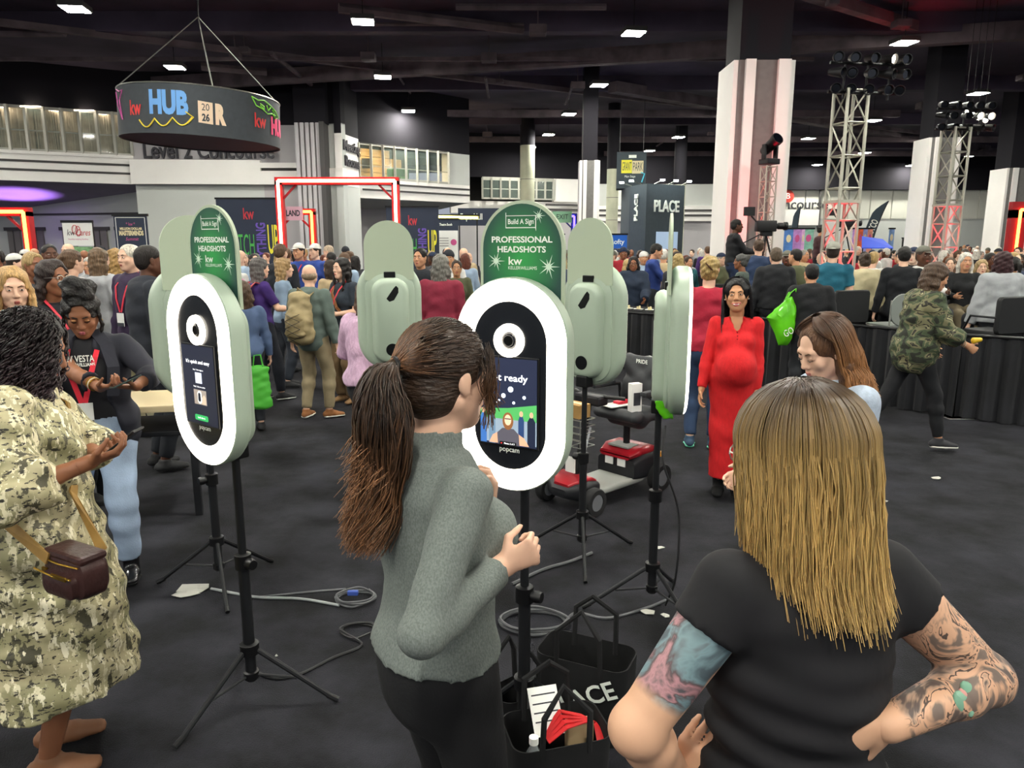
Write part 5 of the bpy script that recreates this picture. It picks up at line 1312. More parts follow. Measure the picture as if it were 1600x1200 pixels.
# ---------------------------------------------------------------- platform, drapes, chairs, scooter, bags, cables
M_drape = mat('black_drape', '14151a', .8, var=.3, vscale=3, sheen=.1)
M_plat = mat('platform_black', '1a1a1c', .9)
DL = [Vector((1.55, 11.45, 0)), Vector((2.35, 10.80, 0)), Vector((3.35, 9.86, 0)), Vector((4.32, 8.92, 0)), Vector((5.0, 8.1, 0)), Vector((6.0, 7.35, 0)), Vector((7.4, 6.6, 0))]
names_d = ['under the food table beside the edge-on kiosk', 'behind the pregnant woman in red', 'behind the woman in the pale blue sweatshirt', 'under the grey chair', 'behind the person in the camouflage jacket', 'under the black chair by the grey sweatshirt']
for i in range(6):
    a, b = DL[i], DL[i+1]; d = (b-a); L = d.length; d.normalize(); n = Vector((d.y, -d.x, 0)); n = -n if n.y > 0 else n
    t = empty('drape_panel', a, 0, 'black pleated drape %s' % names_d[i], 'drape', 'black drapes along the platform front')
    m = int(L*48); h = .93 if i else .88; top_ = []; bot = []; topb = []; botb = []
    for k in range(m+1):
        s_ = L*k/m; am = .022*math.sin(s_*34+i)+.012*math.sin(s_*71+2*i)
        p = d*s_
        top_.append(p+n*(am*.5)+Vector((0, 0, h))); bot.append(p+n*(am*1.7+.03)+Vector((0, 0, .015+.008*math.sin(s_*9))))
        topb.append(top_[-1]-n*.012); botb.append(bot[-1]-n*.012)
    q = m+1; mb = MB(); mb.add(bot+top_+botb+topb, [(k, k+1, q+k+1, q+k) for k in range(m)]+[(2*q+k, 3*q+k, 3*q+k+1, 2*q+k+1) for k in range(m)]+[(q+k, q+k+1, 3*q+k+1, 3*q+k) for k in range(m)])
    mb.build('cloth', M_drape, t, smooth=True)
    MB().tube([Vector((0, 0, h+.01)), d*L+Vector((0, 0, h+.01))], .018, 8).build('top_pipe', M_blk, t)
    for e in (Vector((0, 0, 0)), d*L*.98):
        MB().tube([e-n*.05, e-n*.05+Vector((0, 0, h))], .016, 6).build('upright', M_blk, t); MB().bbox(e.x-n.x*.05-.14, e.x-n.x*.05+.14, e.y-n.y*.05-.14, e.y-n.y*.05+.14, 0, .01, .003).build('foot_plate', M_alu, t)
pl = MB(); off = [p+Vector((.28, .34, 0)) for p in DL[1:]]+[Vector((9.5, 7.6, 0)), Vector((9.5, 12.9, 0)), Vector((3.0, 12.9, 0))]
q = len(off); pl.add([Vector((p.x, p.y, z)) for z in (0, .46) for p in off], [tuple(range(q))[::-1], tuple(range(q, 2*q))]+[(k, (k+1) % q, q+(k+1) % q, q+k) for k in range(q)])
po = pl.build('floor_platform', M_plat); tag(po, 'low black platform behind the drapes', kind='structure')
PLZ = .46
# food table behind the first drape
t = empty('buffet_table', (2.3, 11.75, 0), R(-41), 'black clothed table with snacks behind the drape', 'table')
MB().bbox(-.75, .75, -.34, .34, .86, .89, .01).build('tabletop', M_plat, t)
MB().box(-.74, .74, -.33, .33, .3, .86).build('cloth', M_drape, t)
for sx in (-.68, .68):
    for sy in (-.28, .28): MB().tube([(sx, sy, 0), (sx, sy, .35)], .018, 6).build('leg', M_blk, t)
M_food = mat('snack_cream', 'd8cba0', .7, var=.3, vscale=40); rr = random.Random(5)
for k in range(7):
    o = empty('snack_plate', tuple(Vector((2.3, 11.75, .891))+Matrix.Rotation(R(-41), 3, 'Z') @ Vector((-.6+k*.2, -.2, 0))), 0, 'small plate of cream coloured snacks on the black clothed table', 'plate', 'snack plates on the table')
    MB().lathe([(0, 0), (.06, 0), (.085, .015), (.08, .016), (.055, .004), (0, .004)], 16).build('plate', M_paper, o, smooth=True)
    for j in range(4): MB().bbox(-.03+.03*(j % 2), .0+.03*(j % 2), -.03+.03*(j//2), .0+.03*(j//2), .005, .03+.01*j, .006).build('snack', M_food, o)
# chairs
def chair(loc, yaw, label, back_m, frame_m, kind='round', z0=PLZ):
    t = empty('chair', (loc[0], loc[1], z0), yaw, label, 'chair')
    if kind == 'round':
        rings = [ring3(roundrect(.44-2*d, .40-2*d, .17-d, 8, .66), y) for d, y in ((.006, -.215), (0, -.208), (0, -.195), (.006, -.188))]
    else: rings = [ring3(roundrect(.50-2*d, .42-2*d, .05-d*.5, 5, .68), y) for d, y in ((.012, -.235), (0, -.22), (0, -.19), (.012, -.175))]
    MB().loft(rings).build('backrest', back_m, t, smooth=True)
    MB().bbox(-.22, .22, -.2, .24, .43, .47 if kind == 'round' else .50, .02).build('seat', back_m, t, smooth=True)
    for sx in (-1, 1):
        MB().tube([(sx*.21, -.2, .78), (sx*.215, -.2, .46), (sx*.225, -.24, 0)], .011, 6).build('leg', frame_m, t, smooth=True)
        MB().tube([(sx*.21, -.15, .44), (sx*.215, .2, .44), (sx*.225, .24, 0)], .011, 6).build('leg', frame_m, t, smooth=True)
        if kind != 'round': MB().tube([(sx*.24, -.2, .66), (sx*.26, .1, .66), (sx*.25, .18, .5)], .014, 6).build('armrest', frame_m, t, smooth=True)
    return t
M_chg = mat('chair_grey', '7c827e', .6); M_chb = mat('chair_black', '141517', .6)
chair((4.85, 9.35), R(12), 'grey round backed stacking chair on the platform beside the camouflage jacket', M_chg, M_alu)
chair((4.28, 9.60), R(12), 'black square backed chair beside the grey round backed chair', M_chb, M_blk, 'sq')
chair((5.55, 8.45), R(20), 'black padded chair under the woman in the grey sweatshirt', M_chb, M_blk, 'sq')
chair((3.05, 11.0), R(5), 'black padded chair behind the lime green bag', M_chb, M_blk, 'sq')
t = empty('folding_table', (5.8, 11.35, PLZ), R(-8), 'black clothed table on the platform beyond the camouflage jacket', 'table')
MB().bbox(-1.1, .75, -.38, .38, .70, .74, .01).build('tabletop', M_plat, t); MB().box(-1.08, .73, -.36, .36, .25, .70).build('cloth', M_drape, t)
for sx in (-1.0, .65):
    for sy in (-.3, .3): MB().tube([(sx, sy, 0), (sx, sy, .3)], .018, 6).build('leg', M_blk, t)
for k, (x, y) in enumerate(((5.0, 11.4), (5.4, 11.3), (5.7, 11.5), (6.0, 11.25), (6.3, 11.4))):
    o = MB().bbox(-.10, .10, -.14, .14, 0, .012+.006*k, .003).build('paper_stack', M_paper, None, loc=(x, y, PLZ+.741)); o.rotation_euler = (0, 0, .5*k)
    tag(o, 'white paper stack on the table behind the camouflage jacket', 'paper', 'papers on the platform table')
# lime green tote bag hanging from a chair
M_lime = mat('lime_plastic', '5fc21a', .35, var=.15, vscale=6, coat=.2)
g0 = at(1222, 505, 8.75)
t = empty('tote_bag', g0, R(6), 'shiny lime green tote bag hanging by the drape', 'bag')
ol = [(.10, .33), (.15, .22), (.165, .05), (.14, -.14), (.09, -.27), (-.03, -.265), (-.09, -.12), (-.17, .03), (-.20, .07), (-.10, .17), (.02, .27)]
cxo, czo = .03, .02; dense = []
for k in range(len(ol)):
    a, b = ol[k], ol[(k+1) % len(ol)]
    for f in (0, .33, .66): dense.append((a[0]+(b[0]-a[0])*f, a[1]+(b[1]-a[1])*f))
rings = []
for y, sc_ in ((-.075, .45), (-.065, .72), (-.035, .93), (0, 1.0), (.03, .92), (.05, .6)):
    rings.append([(cxo+(x-cxo)*sc_, y+.012*math.sin(40*x+30*z), czo+(z-czo)*sc_) for x, z in dense])
MB().loft(rings).build('pouch', M_lime, t, smooth=True)
for sg in (-1, 1): MB().tube([(.02, sg*.02, .26), (.07, sg*.02, .36), (.13, sg*.02, .41), (.14, sg*.02, .25)], .009, 6).build('handle', M_lime, t, smooth=True)
o = text('print', 'GO', .12, M_print, t, (.05, -.082, -.10), (math.pi/2, -.5, 0), fit=.12)
# mobility scooter
sc = empty('mobility_scooter', (.72, 5.50, 0), math.atan2(.72, -.69), 'red and black mobility scooter with a padded swivel seat parked on the carpet', 'scooter')
M_tire = mat('tyre_rubber', '1c1c1e', .85); M_rim = mat('rim_silver', 'a9abb0', .35, metal=.7); M_scb = mat('scooter_black', '1b1c20', .5, var=.1); M_scr_ = mat('scooter_red', '9c1522', .3, coat=.4); M_scg = mat('scooter_grey', '8a8c88', .7)
M_vinyl = mat('seat_vinyl', '2e3033', .55, var=.1, vscale=30)
def wheel(x, y, r, w):
    o = MB().loft([[(x+dx, y+q*math.cos(2*math.pi*k/24), r+q*math.sin(2*math.pi*k/24)) for k in range(24)] for q, dx in ((r*.60, -w/2), (r*.92, -w/2), (r, -w*.3), (r, w*.3), (r*.92, w/2), (r*.60, w/2))], closed=True).build('wheel', M_tire, sc, smooth=True)
    MB().lathe([(0, -w*.35), (r*.2, -w*.4), (r*.25, w*.4), (0, w*.4)], 16, (x, y, r), 'x').build('hub', M_rim, o, smooth=True)
    MB().lathe([(r*.5, -w*.42), (r*.58, -w*.42), (r*.58, w*.42), (r*.5, w*.42)], 24, (x, y, r), 'x').build('rim', M_rim, o, smooth=True)
    for k in range(5):
        a = 2*math.pi*k/5; MB().bar((x, y+r*.15*math.cos(a), r+r*.15*math.sin(a)), (x, y+r*.53*math.cos(a), r+r*.53*math.sin(a)), w*.5, .022, (1, 0, 0)).build('spoke', M_rim, o)
# local +Y is forward
for sx in (-1, 1): wheel(sx*.235, .40, .105, .07); wheel(sx*.235, -.40, .115, .08)
MB().loft([ring3([(x, z) for x, z in roundrect(w_, .05, .02, 4, .12)], y) for w_, y in ((.30, .36), (.34, .15), (.36, -.2), (.34, -.32))]).build('floor_deck', M_scg, sc, smooth=True)
MB().loft([ring3(roundrect(w_, h_, .03, 4, z_), y) for w_, h_, z_, y in ((.16, .06, .15, .53), (.34, .12, .16, .46), (.40, .13, .17, .36), (.34, .10, .16, .26))]).build('front_shroud', M_scb, sc, smooth=True)
MB().loft([ring3(roundrect(w_, .03, .014, 3, z_), y) for w_, z_, y in ((.14, .20, .50), (.28, .235, .42), (.30, .24, .32), (.24, .20, .24))]).build('front_trim', M_scr_, sc, smooth=True)
MB().loft([ring3(roundrect(w_, h_, .04, 4, z_), y) for w_, h_, z_, y in ((.36, .16, .20, -.14), (.40, .20, .22, -.24), (.40, .20, .22, -.40), (.30, .14, .21, -.52))]).build('rear_shroud', M_scb, sc, smooth=True)
MB().loft([ring3(roundrect(w_, h_, .03, 4, z_), y) for w_, h_, z_, y in ((.30, .05, .31, -.12), (.36, .07, .335, -.22), (.36, .07, .335, -.38), (.24, .05, .30, -.52))]).build('rear_trim', M_scr_, sc, smooth=True)
MB().bbox(-.10, .10, -.30, -.16, .36, .375, .005).build('top_cover', M_scg, sc)
for sx in (-1, 1): MB().bbox(sx*.18-.02, sx*.18+.02, -.50, -.44, .26, .30, .006).build('indicator', mat('amber', 'e09a1c', .4), sc); MB().bbox(sx*.205-.006, sx*.205+.006, .30, .36, .09, .12, .003).build('side_reflector', mat('amber', 'e09a1c', .4), sc)
for x0, lab in ((-.10, 'plate'), (.02, 'plate')): MB().bbox(x0, x0+.08, -.135, -.128, .22, .29, .003).build('sticker', M_paper, sc)
MB().tube([(0, -.27, .36), (0, -.27, .58)], .028, 10).build('seat_post', M_knob, sc, smooth=True)
st = empty('seat', (0, -.27, .60), 0, parent=sc)
blob('cushion', [C((-.17, .12, .03), (.17, .12, .03), (.075, .05), (.075, .05), .05, (0, 1, 0)), C((-.18, -.12, .02), (.18, -.12, .02), (.10, .05), (.10, .05), .06, (0, 1, 0)), C((-.12, 0, -.02), (.12, 0, -.02), .07, .07, .05)], .012, M_vinyl, st)
bk_ = [C((-.15, -.19, .20), (.15, -.19, .20), (.08, .045), (.08, .045), .05, (0, 0, 1)), C((-.16, -.22, .38), (.16, -.22, .38), (.07, .04), (.07, .04), .05, (0, 0, 1)), C((-.17, -.20, .12), (.17, -.21, .40), .045, .045, .05), C((.17, -.20, .12), (-.17, -.21, .40), .045, .045, .05)]
blob('backrest', bk_, .012, M_vinyl, st)
o = text('lettering', 'PRIDE', .045, M_print, st, (0, -.168, .41), bold=.0006, fit=.11); o.rotation_euler = (math.pi/2, 0, math.pi)
MB().tube([(-.15, -.19, .08), (-.21, -.24, .2), (-.19, -.265, .4), (0, -.27, .44), (.19, -.265, .4), (.21, -.24, .2), (.15, -.19, .08)], .011, 8).build('back_rim', M_scg, st, smooth=True)
for sx in (-1, 1):
    MB().tube([(sx*.24, -.22, .04), (sx*.245, -.2, .20), (sx*.245, .12, .21)], .013, 8).build('arm_bracket', M_knob, st, smooth=True); MB().bbox(sx*.245-.03, sx*.245+.03, -.12, .14, .205, .24, .012).build('armrest', M_vinyl, st, smooth=True)
tl = MB().tube([(0, .34, .20), (0, .27, .50), (0, .20, .78)], .024, 8).build('tiller', M_knob, sc, smooth=True)
MB().bbox(-.12, .12, .12, .24, .76, .84, .02).build('control_head', M_scb, tl); MB().tube([(-.24, .08, .82), (-.14, .16, .83), (.14, .16, .83), (.24, .08, .82)], .014, 8).build('handlebar', M_knob, tl, smooth=True)
bs = MB(); 
for z in (.50, .55, .60, .65, .70): bs.tube([(-.15, .31, z), (.15, .31, z), (.15, .47, z), (-.15, .47, z), (-.15, .31, z)], .004, 5)
for x in (-.15, -.05, .05, .15): bs.tube([(x, .47, .70), (x, .47, .50), (x, .31, .50)], .004, 5)
bs.build('wire_basket', M_alu, tl); MB().bbox(-.05, .04, .40, .412, .28, .40, .003).build('hang_tag', M_paper, tl)
for sx in (-1, 1): MB().tube([(sx*.10, .30, .62), (sx*.14, .44, .36), (sx*.18, .44, .25)], .010, 6).build('fork_strut', M_rim, sc, smooth=True)
fb = sc.matrix_basis
def onsc(x, y, z): return fb @ Vector((x, y, z))
b1 = empty('cardboard_box', onsc(-.02, .385, .705), 2.3, 'brown cardboard box in the wire basket of the scooter', 'box')
MB().bbox(-.10, .10, -.06, .06, 0, .10, .004).build('carton', mat('cardboard', 'a8834e', .8, var=.1), b1); MB().box(-.1, .1, -.02, .02, .1, .102).build('tape', mat('tape', 'c8b48a', .4), b1)
b2 = empty('clutch_pouch', onsc(.14, -.18, .735), 1.0, 'small dark red pouch standing on the scooter armrest', 'pouch')
b2.location = onsc(.245, -.26, .842)
blob('pouch', [C((0, 0, .02), (.02, 0, .14), (.05, .03), (.035, .02), .02, (1, 0, 0))], .008, mat('pouch_red', '8c1c2c', .5), b2); MB().bbox(-.04, .045, -.036, -.028, .06, .085, .003).build('white_patch', M_paper, b2)
b3 = empty('paper_booklet', onsc(.05, -.19, .686), .6, 'open booklet with red folder on the scooter seat', 'booklet')
MB().bbox(-.11, .11, -.07, .07, 0, .008, .002).build('pages', M_paper, b3); MB().bbox(.0, .14, -.03, .04, .009, .03, .006).build('red_folder', mat('folder_red', 'c8283a', .5), b3)
b4 = empty('paper_carton', onsc(-.15, -.16, .675), .4, 'upright white carton on the scooter seat', 'carton')
MB().bbox(-.045, .045, -.03, .03, 0, .22, .004).build('box', M_paper, b4); MB().box(-.03, .03, -.0315, -.030, .05, .15).build('print', M_pr_dk, b4)
# lime bag hanging on the edge-on kiosk stand
kb = at(1042, 636, 3.60); t = empty('gift_bag', kb, 0, 'lime green bag hanging under the edge-on kiosk', 'bag')
blob('pouch', [C((-.02, 0, .03), (.0, 0, -.05), (.045, .02), (.025, .012), .01, (1, 0, 0)), C((.0, 0, .03), (.03, 0, -.06), .014, .006, .01)], .006, M_lime, t, wobble=wrinkle(.0015, 3, 1)); MB().tube([(-.02, 0, .03), (0, 0, .09), (.02, 0, .03)], .004, 5).build('handle', M_lime, t)
# cables
M_cab = mat('cable_grey', '5a5b5e', .5); M_cabw = mat('cable_pale', '8f9494', .5); M_cabk = mat('cable_black', '232325', .5)
def cable(label, pts, r, m, loops=None):
    P = []
    for p in pts: P.append((p[0], p[1], p[2] if len(p) > 2 else r*1.05))
    C_ = hair_path_simple(P, len(P)*8)
    o = MB().tube([tuple(q) for q in C_], r, 6).build('floor_cable', m, None, smooth=True); tag(o, label, 'cable')
def hair_path_simple(pts, n):
    P = np.asarray(pts, float); P = np.vstack([2*P[0]-P[1], P, 2*P[-1]-P[-2]]); m = len(P)-3
    t = np.linspace(0, m-1e-6, n); i = t.astype(int); f = (t-i)[:, None]; a, b, c, d = P[i], P[i+1], P[i+2], P[i+3]
    return .5*((2*b)+(-a+c)*f+(2*a-5*b+4*c-d)*f*f+(-a+3*b-3*c+d)*f**3)
def G(*pp): return [tuple(ground(x, y))[:2] for x, y in pp]
def coil(cx, cy, rx, ry, n, j=.012): 
    c = ground(cx, cy); return [(c.x+(rx+j*math.sin(k*1.7))*math.cos(2*math.pi*k/8), c.y+(ry+j*math.cos(k*2.1))*math.sin(2*math.pi*k/8), .006+.0012*k) for k in range(n)]
cable('pale power cable running from the white paper scraps to the coil behind the grey sweater', G((330, 922), (400, 935), (470, 938), (530, 948)), .008, M_cabw)
cable('second pale cable along the carpet beside the glowing kiosk stand', G((400, 935), (450, 930), (500, 925), (540, 922)), .006, M_cab)
cable('coiled black cable with a blue plug behind the grey sweater', coil(556, 938, .10, .09, 26), .006, M_cab)
cable('thin black cable curving from the glowing kiosk tripod to the trousers', G((395, 1050), (430, 1062), (470, 1055), (520, 1030), (565, 1010))+coil(560, 988, .08, .07, 14)[::-1], .007, M_cabk)
cable('grey cable coil lying between the tripods beside the hand of the grey sweater woman', coil(835, 975, .17, .12, 24)+G((900, 960), (950, 968), (1010, 952), (1040, 940)), .008, M_cab)
cable('grey cable running under the rear kiosk tripod', G((800, 915), (850, 892), (890, 880), (925, 866)), .010, M_cab)
cable('black cable hanging from the edge-on kiosk down its pole', [(*at(1040, 665, 3.66)[:2], at(1040, 665, 3.66).z), (*at(1036, 720, 3.6)[:2], at(1036, 720, 3.6).z), (*at(1060, 800, 3.58)[:2], at(1060, 800, 3.58).z), (*at(1056, 900, 3.56)[:2], at(1056, 900, 3.56).z), tuple(ground(1040, 948))[:2]+(.01,)], .006, M_cabk)
pg = ground(552, 938); o = MB().bbox(-.03, .03, -.012, .012, .02, .045, .005).build('plug', mat('plug_blue', '3a52a0', .5), None, loc=(pg.x, pg.y, .012)); tag(o, 'blue plug on the coiled cable behind the grey sweater', 'plug')
# paper scraps
def scrap(px, py, s, label, seed):
    r_ = random.Random(seed); g = ground(px, py); n = 7; P = []
    for k in range(n): a = 2*math.pi*k/n; rr_ = s*r_.uniform(.5, 1.1); P.append((rr_*math.cos(a), rr_*math.sin(a)*.8, .004+.012*r_.random()*min(1, s*10)))
    c = (0, 0, .012); mb = MB(); mb.add(P+[c]+[(x, y, z-.003) for x, y, z in P], [(k, (k+1) % n, n) for k in range(n)]+[tuple(n+1+k for k in range(n))[::-1]]+[((k+1) % n, k, n+1+k, n+1+(k+1) % n) for k in range(n)])
    o = mb.build('paper_scrap', mat('tissue_white', 'b9b8b0', .8), None, loc=(g.x, g.y, .002)); tag(o, label, 'litter')
for px, py, s_, lb in ((308, 922, .11, 'crumpled white paper under the tripod beside the glowing kiosk'), (292, 930, .08, 'torn white paper end beside the rear tripod foot'), (1030, 857, .035, 'small pale paper scrap beside the scooter kiosk tripod'), (1464, 748, .045, 'white paper scrap on the carpet below the dark sneakers'), (1381, 784, .03, 'small white scrap on the carpet near the blonde hair'), (1383, 815, .015, 'tiny white scrap just below another scrap near the blonde hair'), (1010, 957, .05, 'clear plastic wrapper at the foot of the edge-on kiosk'), (432, 1026, .008, 'tiny white fleck on the carpet beside the glowing kiosk tripod'), (1040, 963, .03, 'bright plastic scrap under the edge-on kiosk tripod')): scrap(px, py, s_, lb, px)
# tote bags on the floor by the front kiosk
M_can = mat('black_canvas', '121214', .9, var=.2, vscale=10)
def tote(loc, yaw, w, d, h, label, lettering=None):
    t = empty('tote_bag', loc, yaw, label, 'bag')
    rings = []
    for z, f in ((0, .92), (.03, 1), (h*.6, 1.03), (h, 1.06)): rings.append([(x*f, y*f, z) for x, y in [(a, b) for a, b in roundrect(w, d, .05, 5)]])
    inner = [[(x*.97, y*.97, z) for x, y, z in r_] for r_ in rings]
    mb = MB(); mb.loft(rings+inner[::-1][:3]); mb.build('body', M_can, t, smooth=True)
    for sy in (-1, 1): MB().tube([(-w*.25, sy*d*.5, h*.85), (-w*.24, sy*d*.55, h+.12), (0, sy*d*.35, h+.2), (w*.24, sy*d*.55, h+.12), (w*.25, sy*d*.5, h*.85)], .011, 6).build('handle', M_can, t, smooth=True)
    return t
t = tote((.30, 2.70, 0), R(-25), .36, .20, .34, 'black canvas tote bag with white block letters on the floor by the front kiosk')
o = text('lettering', 'PLACE', .10, M_print, t, (.02, -.116, .2), (math.pi/2, -R(28), 0), bold=.002, fit=.30)
t = tote((.155, 2.33, 0), R(15), .34, .22, .27, 'open black tote bag holding a bottle and papers beside the front kiosk')
def intote(x, y, z): return Vector((.155, 2.33, 0))+Matrix.Rotation(R(15), 3, 'Z') @ Vector((x, y, z))
o = empty('water_bottle', intote(-.09, -.03, .012), 0, 'clear plastic water bottle with a white cap in the open tote', 'bottle')
MB().lathe([(0, 0), (.032, 0), (.034, .02), (.034, .15), (.03, .18), (.014, .215), (.014, .235)], 20).build('bottle', glass('clear_plastic', 'c8d0d4', .4), o, smooth=True); MB().lathe([(.0165, .225), (.0165, .25), (0, .252)], 16).build('cap', M_paper, o, smooth=True)
o = empty('price_card', intote(-.02, .09, .33), R(10), 'white printed card propped in the open tote', 'card'); o.rotation_euler = (R(-40), 0, R(15)); MB().box(-.055, .055, -.001, .001, -.09, .075).build('card', M_paper, o)
o.location = intote(-.02, .06, .30)
for k in range(4): MB().box(-.045, .045, -.0022, -.0012, .045-.03*k, .05-.03*k).build('printed_line', M_pr_dk, o)
o = empty('lanyard_bundle', intote(.06, .0, .235), .3, 'bundle of red lanyard straps lying on the open tote', 'lanyard')
for k in range(4): strip('strap', [(-.10, -.03+.015*k, 0), (-.03, -.02+.02*k, .035+.008*k), (.05, .0+.01*k, .03), (.10, .02, -.005), (.09+.01*k, -.05, -.04)], [(0, 0, 1)]*5, .02, mat('strap_red', 'c21f24', .5), o, .002)
o = empty('beige_pouch', intote(.10, .03, .012), .2, 'beige folded packet inside the open tote', 'packet'); MB().bbox(-.05, .05, -.02, .02, 0, .24, .006).build('packet', mat('kraft', 'b59c78', .8), o)
t = tote((.02, 2.66, 0), R(40), .20, .14, .2, 'small dark pouch bag leaning beside the front kiosk pole')
# hip-high wooden bench behind the rear kiosk
t = empty('side_table', (-2.72, 5.25, 0), R(12), 'low beige topped table between the blazer woman and the glowing kiosk', 'table')
MB().bbox(-.45, .45, -.3, .3, .78, .83, .01).build('tabletop', mat('beige_laminate', 'c9b894', .6), t); MB().bbox(-.42, .42, -.27, .27, .60, .64, .01).build('lower_shelf', M_scb, t)
for sx in (-.4, .4):
    for sy in (-.25, .25): MB().bbox(sx-.025, sx+.025, sy-.025, sy+.025, 0, .78, .005).build('leg', M_scb, t)
# ================= woman in the grey sweater (seen from behind, facing the kiosk)
def hair_path(pts, n):
    """smooth resample of control points (m,3) -> (n,3), Catmull-Rom"""
    P = np.asarray(pts, float); P = np.vstack([2*P[0]-P[1], P, 2*P[-1]-P[-2]]); m = len(P)-3
    t = np.linspace(0, m-1e-6, n); i = t.astype(int); f = (t-i)[:, None]
    a, b, c, d = P[i], P[i+1], P[i+2], P[i+3]
    return .5*((2*b)+(-a+c)*f+(2*a-5*b+4*c-d)*f*f+(-a+3*b-3*c+d)*f**3)
rs = np.random.RandomState(3)
M_gsw = mat('grey_knit', '6e7571', .95, var=.2, vscale=260, bump=.12, bscale=300, stretch=(1, 1, .6))
M_blkpant = mat('black_trousers', '131316', .9, var=.2, vscale=5, bump=.1, bscale=90)
A_loc = (-.175, 1.63)
root, J = make_person('woman in a grey knit sweater with a long brown ponytail, seen from behind', A_loc, (.84, .54),
    dict(H=1.77, hres=.0048, bres=.013, handres=.0045, skin='fair', head=(-6, 4, 0), brow='3a2618',
         armR=dict(W=at(786, 884, 1.50), P=(-.6, -.9, -.5), Dw=(.75, .1, .35), Nw=(-.3, .9, -.1), curl=(1.15, 1.2, 1.25, 1.3), th=1.0, hsc=.8),
         armL=dict(hsc=.85, W=at(764, 800, 1.84), P=(-.1, .6, -1), Dw=(.15, .25, .9), Nw=(-.8, -.1, .2), curl=(.6, .65, .7, .75))))
top(J, M_gsw, .0085, 1.93, .014, .965, .0018, 'sweater', .066, soff=.010, armsc=.86, extra=[C(J['nb']+V((0, 0, -.02)), J['nt']+V((0, .004, .0)), .064, .058, .02, None, (0, 1))], seed=1)
bottoms(J, M_blkpant, .012, .004, 1.95, .04, 1.03, .002)
make_shoes(J, root, mat('shoe_black', '141416', .5), None, .014)
hp = J['hp']; hs = J['hs']; MH = J['MH']
M_hA = hair_mat('brown_ponytail_hair', '37271c', '80583a', .6, .40, (.45, 1.0))
M_hA0 = mat('hair_under_brown', '33241a', .5, var=.4, vscale=40, stretch=(1, 1, 3), bump=.4, bscale=50)
hair_blob(J, hair_cap(J, .010, -.03, .034), M_hA0, .006, 'scalp_hair', 0)
tie = hp(0, -.128, .030)
S = []
for k in range(900):      # strands combed from the hairline back to the tie
    a = rs.uniform(-math.pi, math.pi); q = rs.uniform(.25, 1.0)
    az = a; el = rs.uniform(-.35, 1.45)
    d = V((math.sin(az)*math.cos(el), math.cos(az)*math.cos(el), math.sin(el)))
    if d[1] > .62 and d[2] < .45: continue
    if d[2] < -.2 and d[1] > .2: continue
    sc = V((.0745+.013, .094+.013, .080+.014)); cc = V((0, -.016, .038))
    p0 = cc+d*sc
    tl = V((0, -.128, .030)); mid = (p0+tl)/2; dm = (mid-cc)/sc; dm = dm/np.linalg.norm(dm); pm = cc+dm*sc*1.015
    m2 = (pm+tl)/2; d2 = (m2-cc)/sc; d2 = d2/np.linalg.norm(d2); m2 = cc+d2*sc*1.02
    S.append(hair_path([p0, (p0+pm)/2*1.0+(pm-cc)*.03, pm, m2, tl+rs.normal(0, .006, 3)], 10))
S = np.array(S); S = J['hc']+(S*hs)@MH.T
strands('combed_hair', S, np.linspace(.0016, .0016, 10)*1.0, M_hA, root)
# the tail falls down the back and curls out at the end
back = MH@V((0, -1, 0)); side = MH@V((1, 0, 0)); dn = V((0, 0, -1))
CL = [np.append(rs.normal(0, .75, 2), rs.uniform(0, 6)) for _ in range(12)]
S = []
for k in range(2000):
    u = rs.normal(0, 1, 2); u = u/max(1, np.linalg.norm(u)/1.0); L = rs.uniform(.34, .42) if rs.rand() > .2 else rs.uniform(.2, .34)
    cl = rs.randint(0, 12); cu = CL[cl]; u = .62*cu[:2]+.5*u; ph = cu[2]; pts = [tie+rs.normal(0, .004, 3)]
    for f, b_, d_, sp in ((.05, .028, .004, .022), (.16, .046, .045, .040), (.34, .052, .125, .056), (.52, .048, .20, .056), (.70, .052, .272, .050), (.86, .062, .335, .044), (1.0, .078, .40, .036)):
        k_ = L/.40; wv = .012*f
        pts.append(tie+dn*d_*k_+back*(b_+sp*.7*u[0]+wv*math.sin(f*13+ph))+side*(sp*u[1]+wv*math.cos(f*13+ph)+.012*math.sin(f*5))+rs.normal(0, .002+.003*f, 3))
    pts[-1] = pts[-1]+back*rs.uniform(.0, .03)
    S.append(hair_path(pts, 16))
strands('ponytail', S, np.concatenate([np.linspace(.0020, .0022, 11), np.linspace(.0020, .0006, 5)]), M_hA, root)
MB().tube([tie+MH@V((.016*math.cos(a), -.004, .016*math.sin(a))) for a in np.linspace(0, 2*math.pi, 13)], .005, 6).build('hair_tie', M_blk, root, smooth=True)
S = []
for k in range(90):   # loose locks by the temple
    p = hp(.066+rs.normal(0, .006), .062+rs.normal(0, .012), .055+rs.normal(0, .012)); q = hp(.085+rs.normal(0, .006), .055+rs.normal(0, .01), -.01); e = hp(.082+rs.normal(0, .008), .066+rs.normal(0, .012), -.07+rs.normal(0, .02))
    S.append(hair_path([p, (p+q)/2+side*.008, q, e], 9))
strands('temple_locks', S, .0011, hair_mat('temple_hair', '37271c', '5d4029', .4), root)
# keyring or wrapper hanging at her hip pocket
tkg = at(712, 1030, 1.50)
tg = empty('pocket_wrapper', tkg, .4, 'crumpled orange foil wrapper sticking out of the black trousers pocket', 'wrapper')
MB().add([(-.012, 0, .03), (.012, .004, .035), (.02, .0, -.01), (.004, .006, -.04), (-.016, .0, -.025), (0, -.012, 0)], [(0, 1, 5), (1, 2, 5), (2, 3, 5), (3, 4, 5), (4, 0, 5), (4, 3, 2, 1, 0)]).build('foil', mat('foil_orange', 'a8502c', .3, metal=.5, col2='3a2a2c', vscale=40), tg)

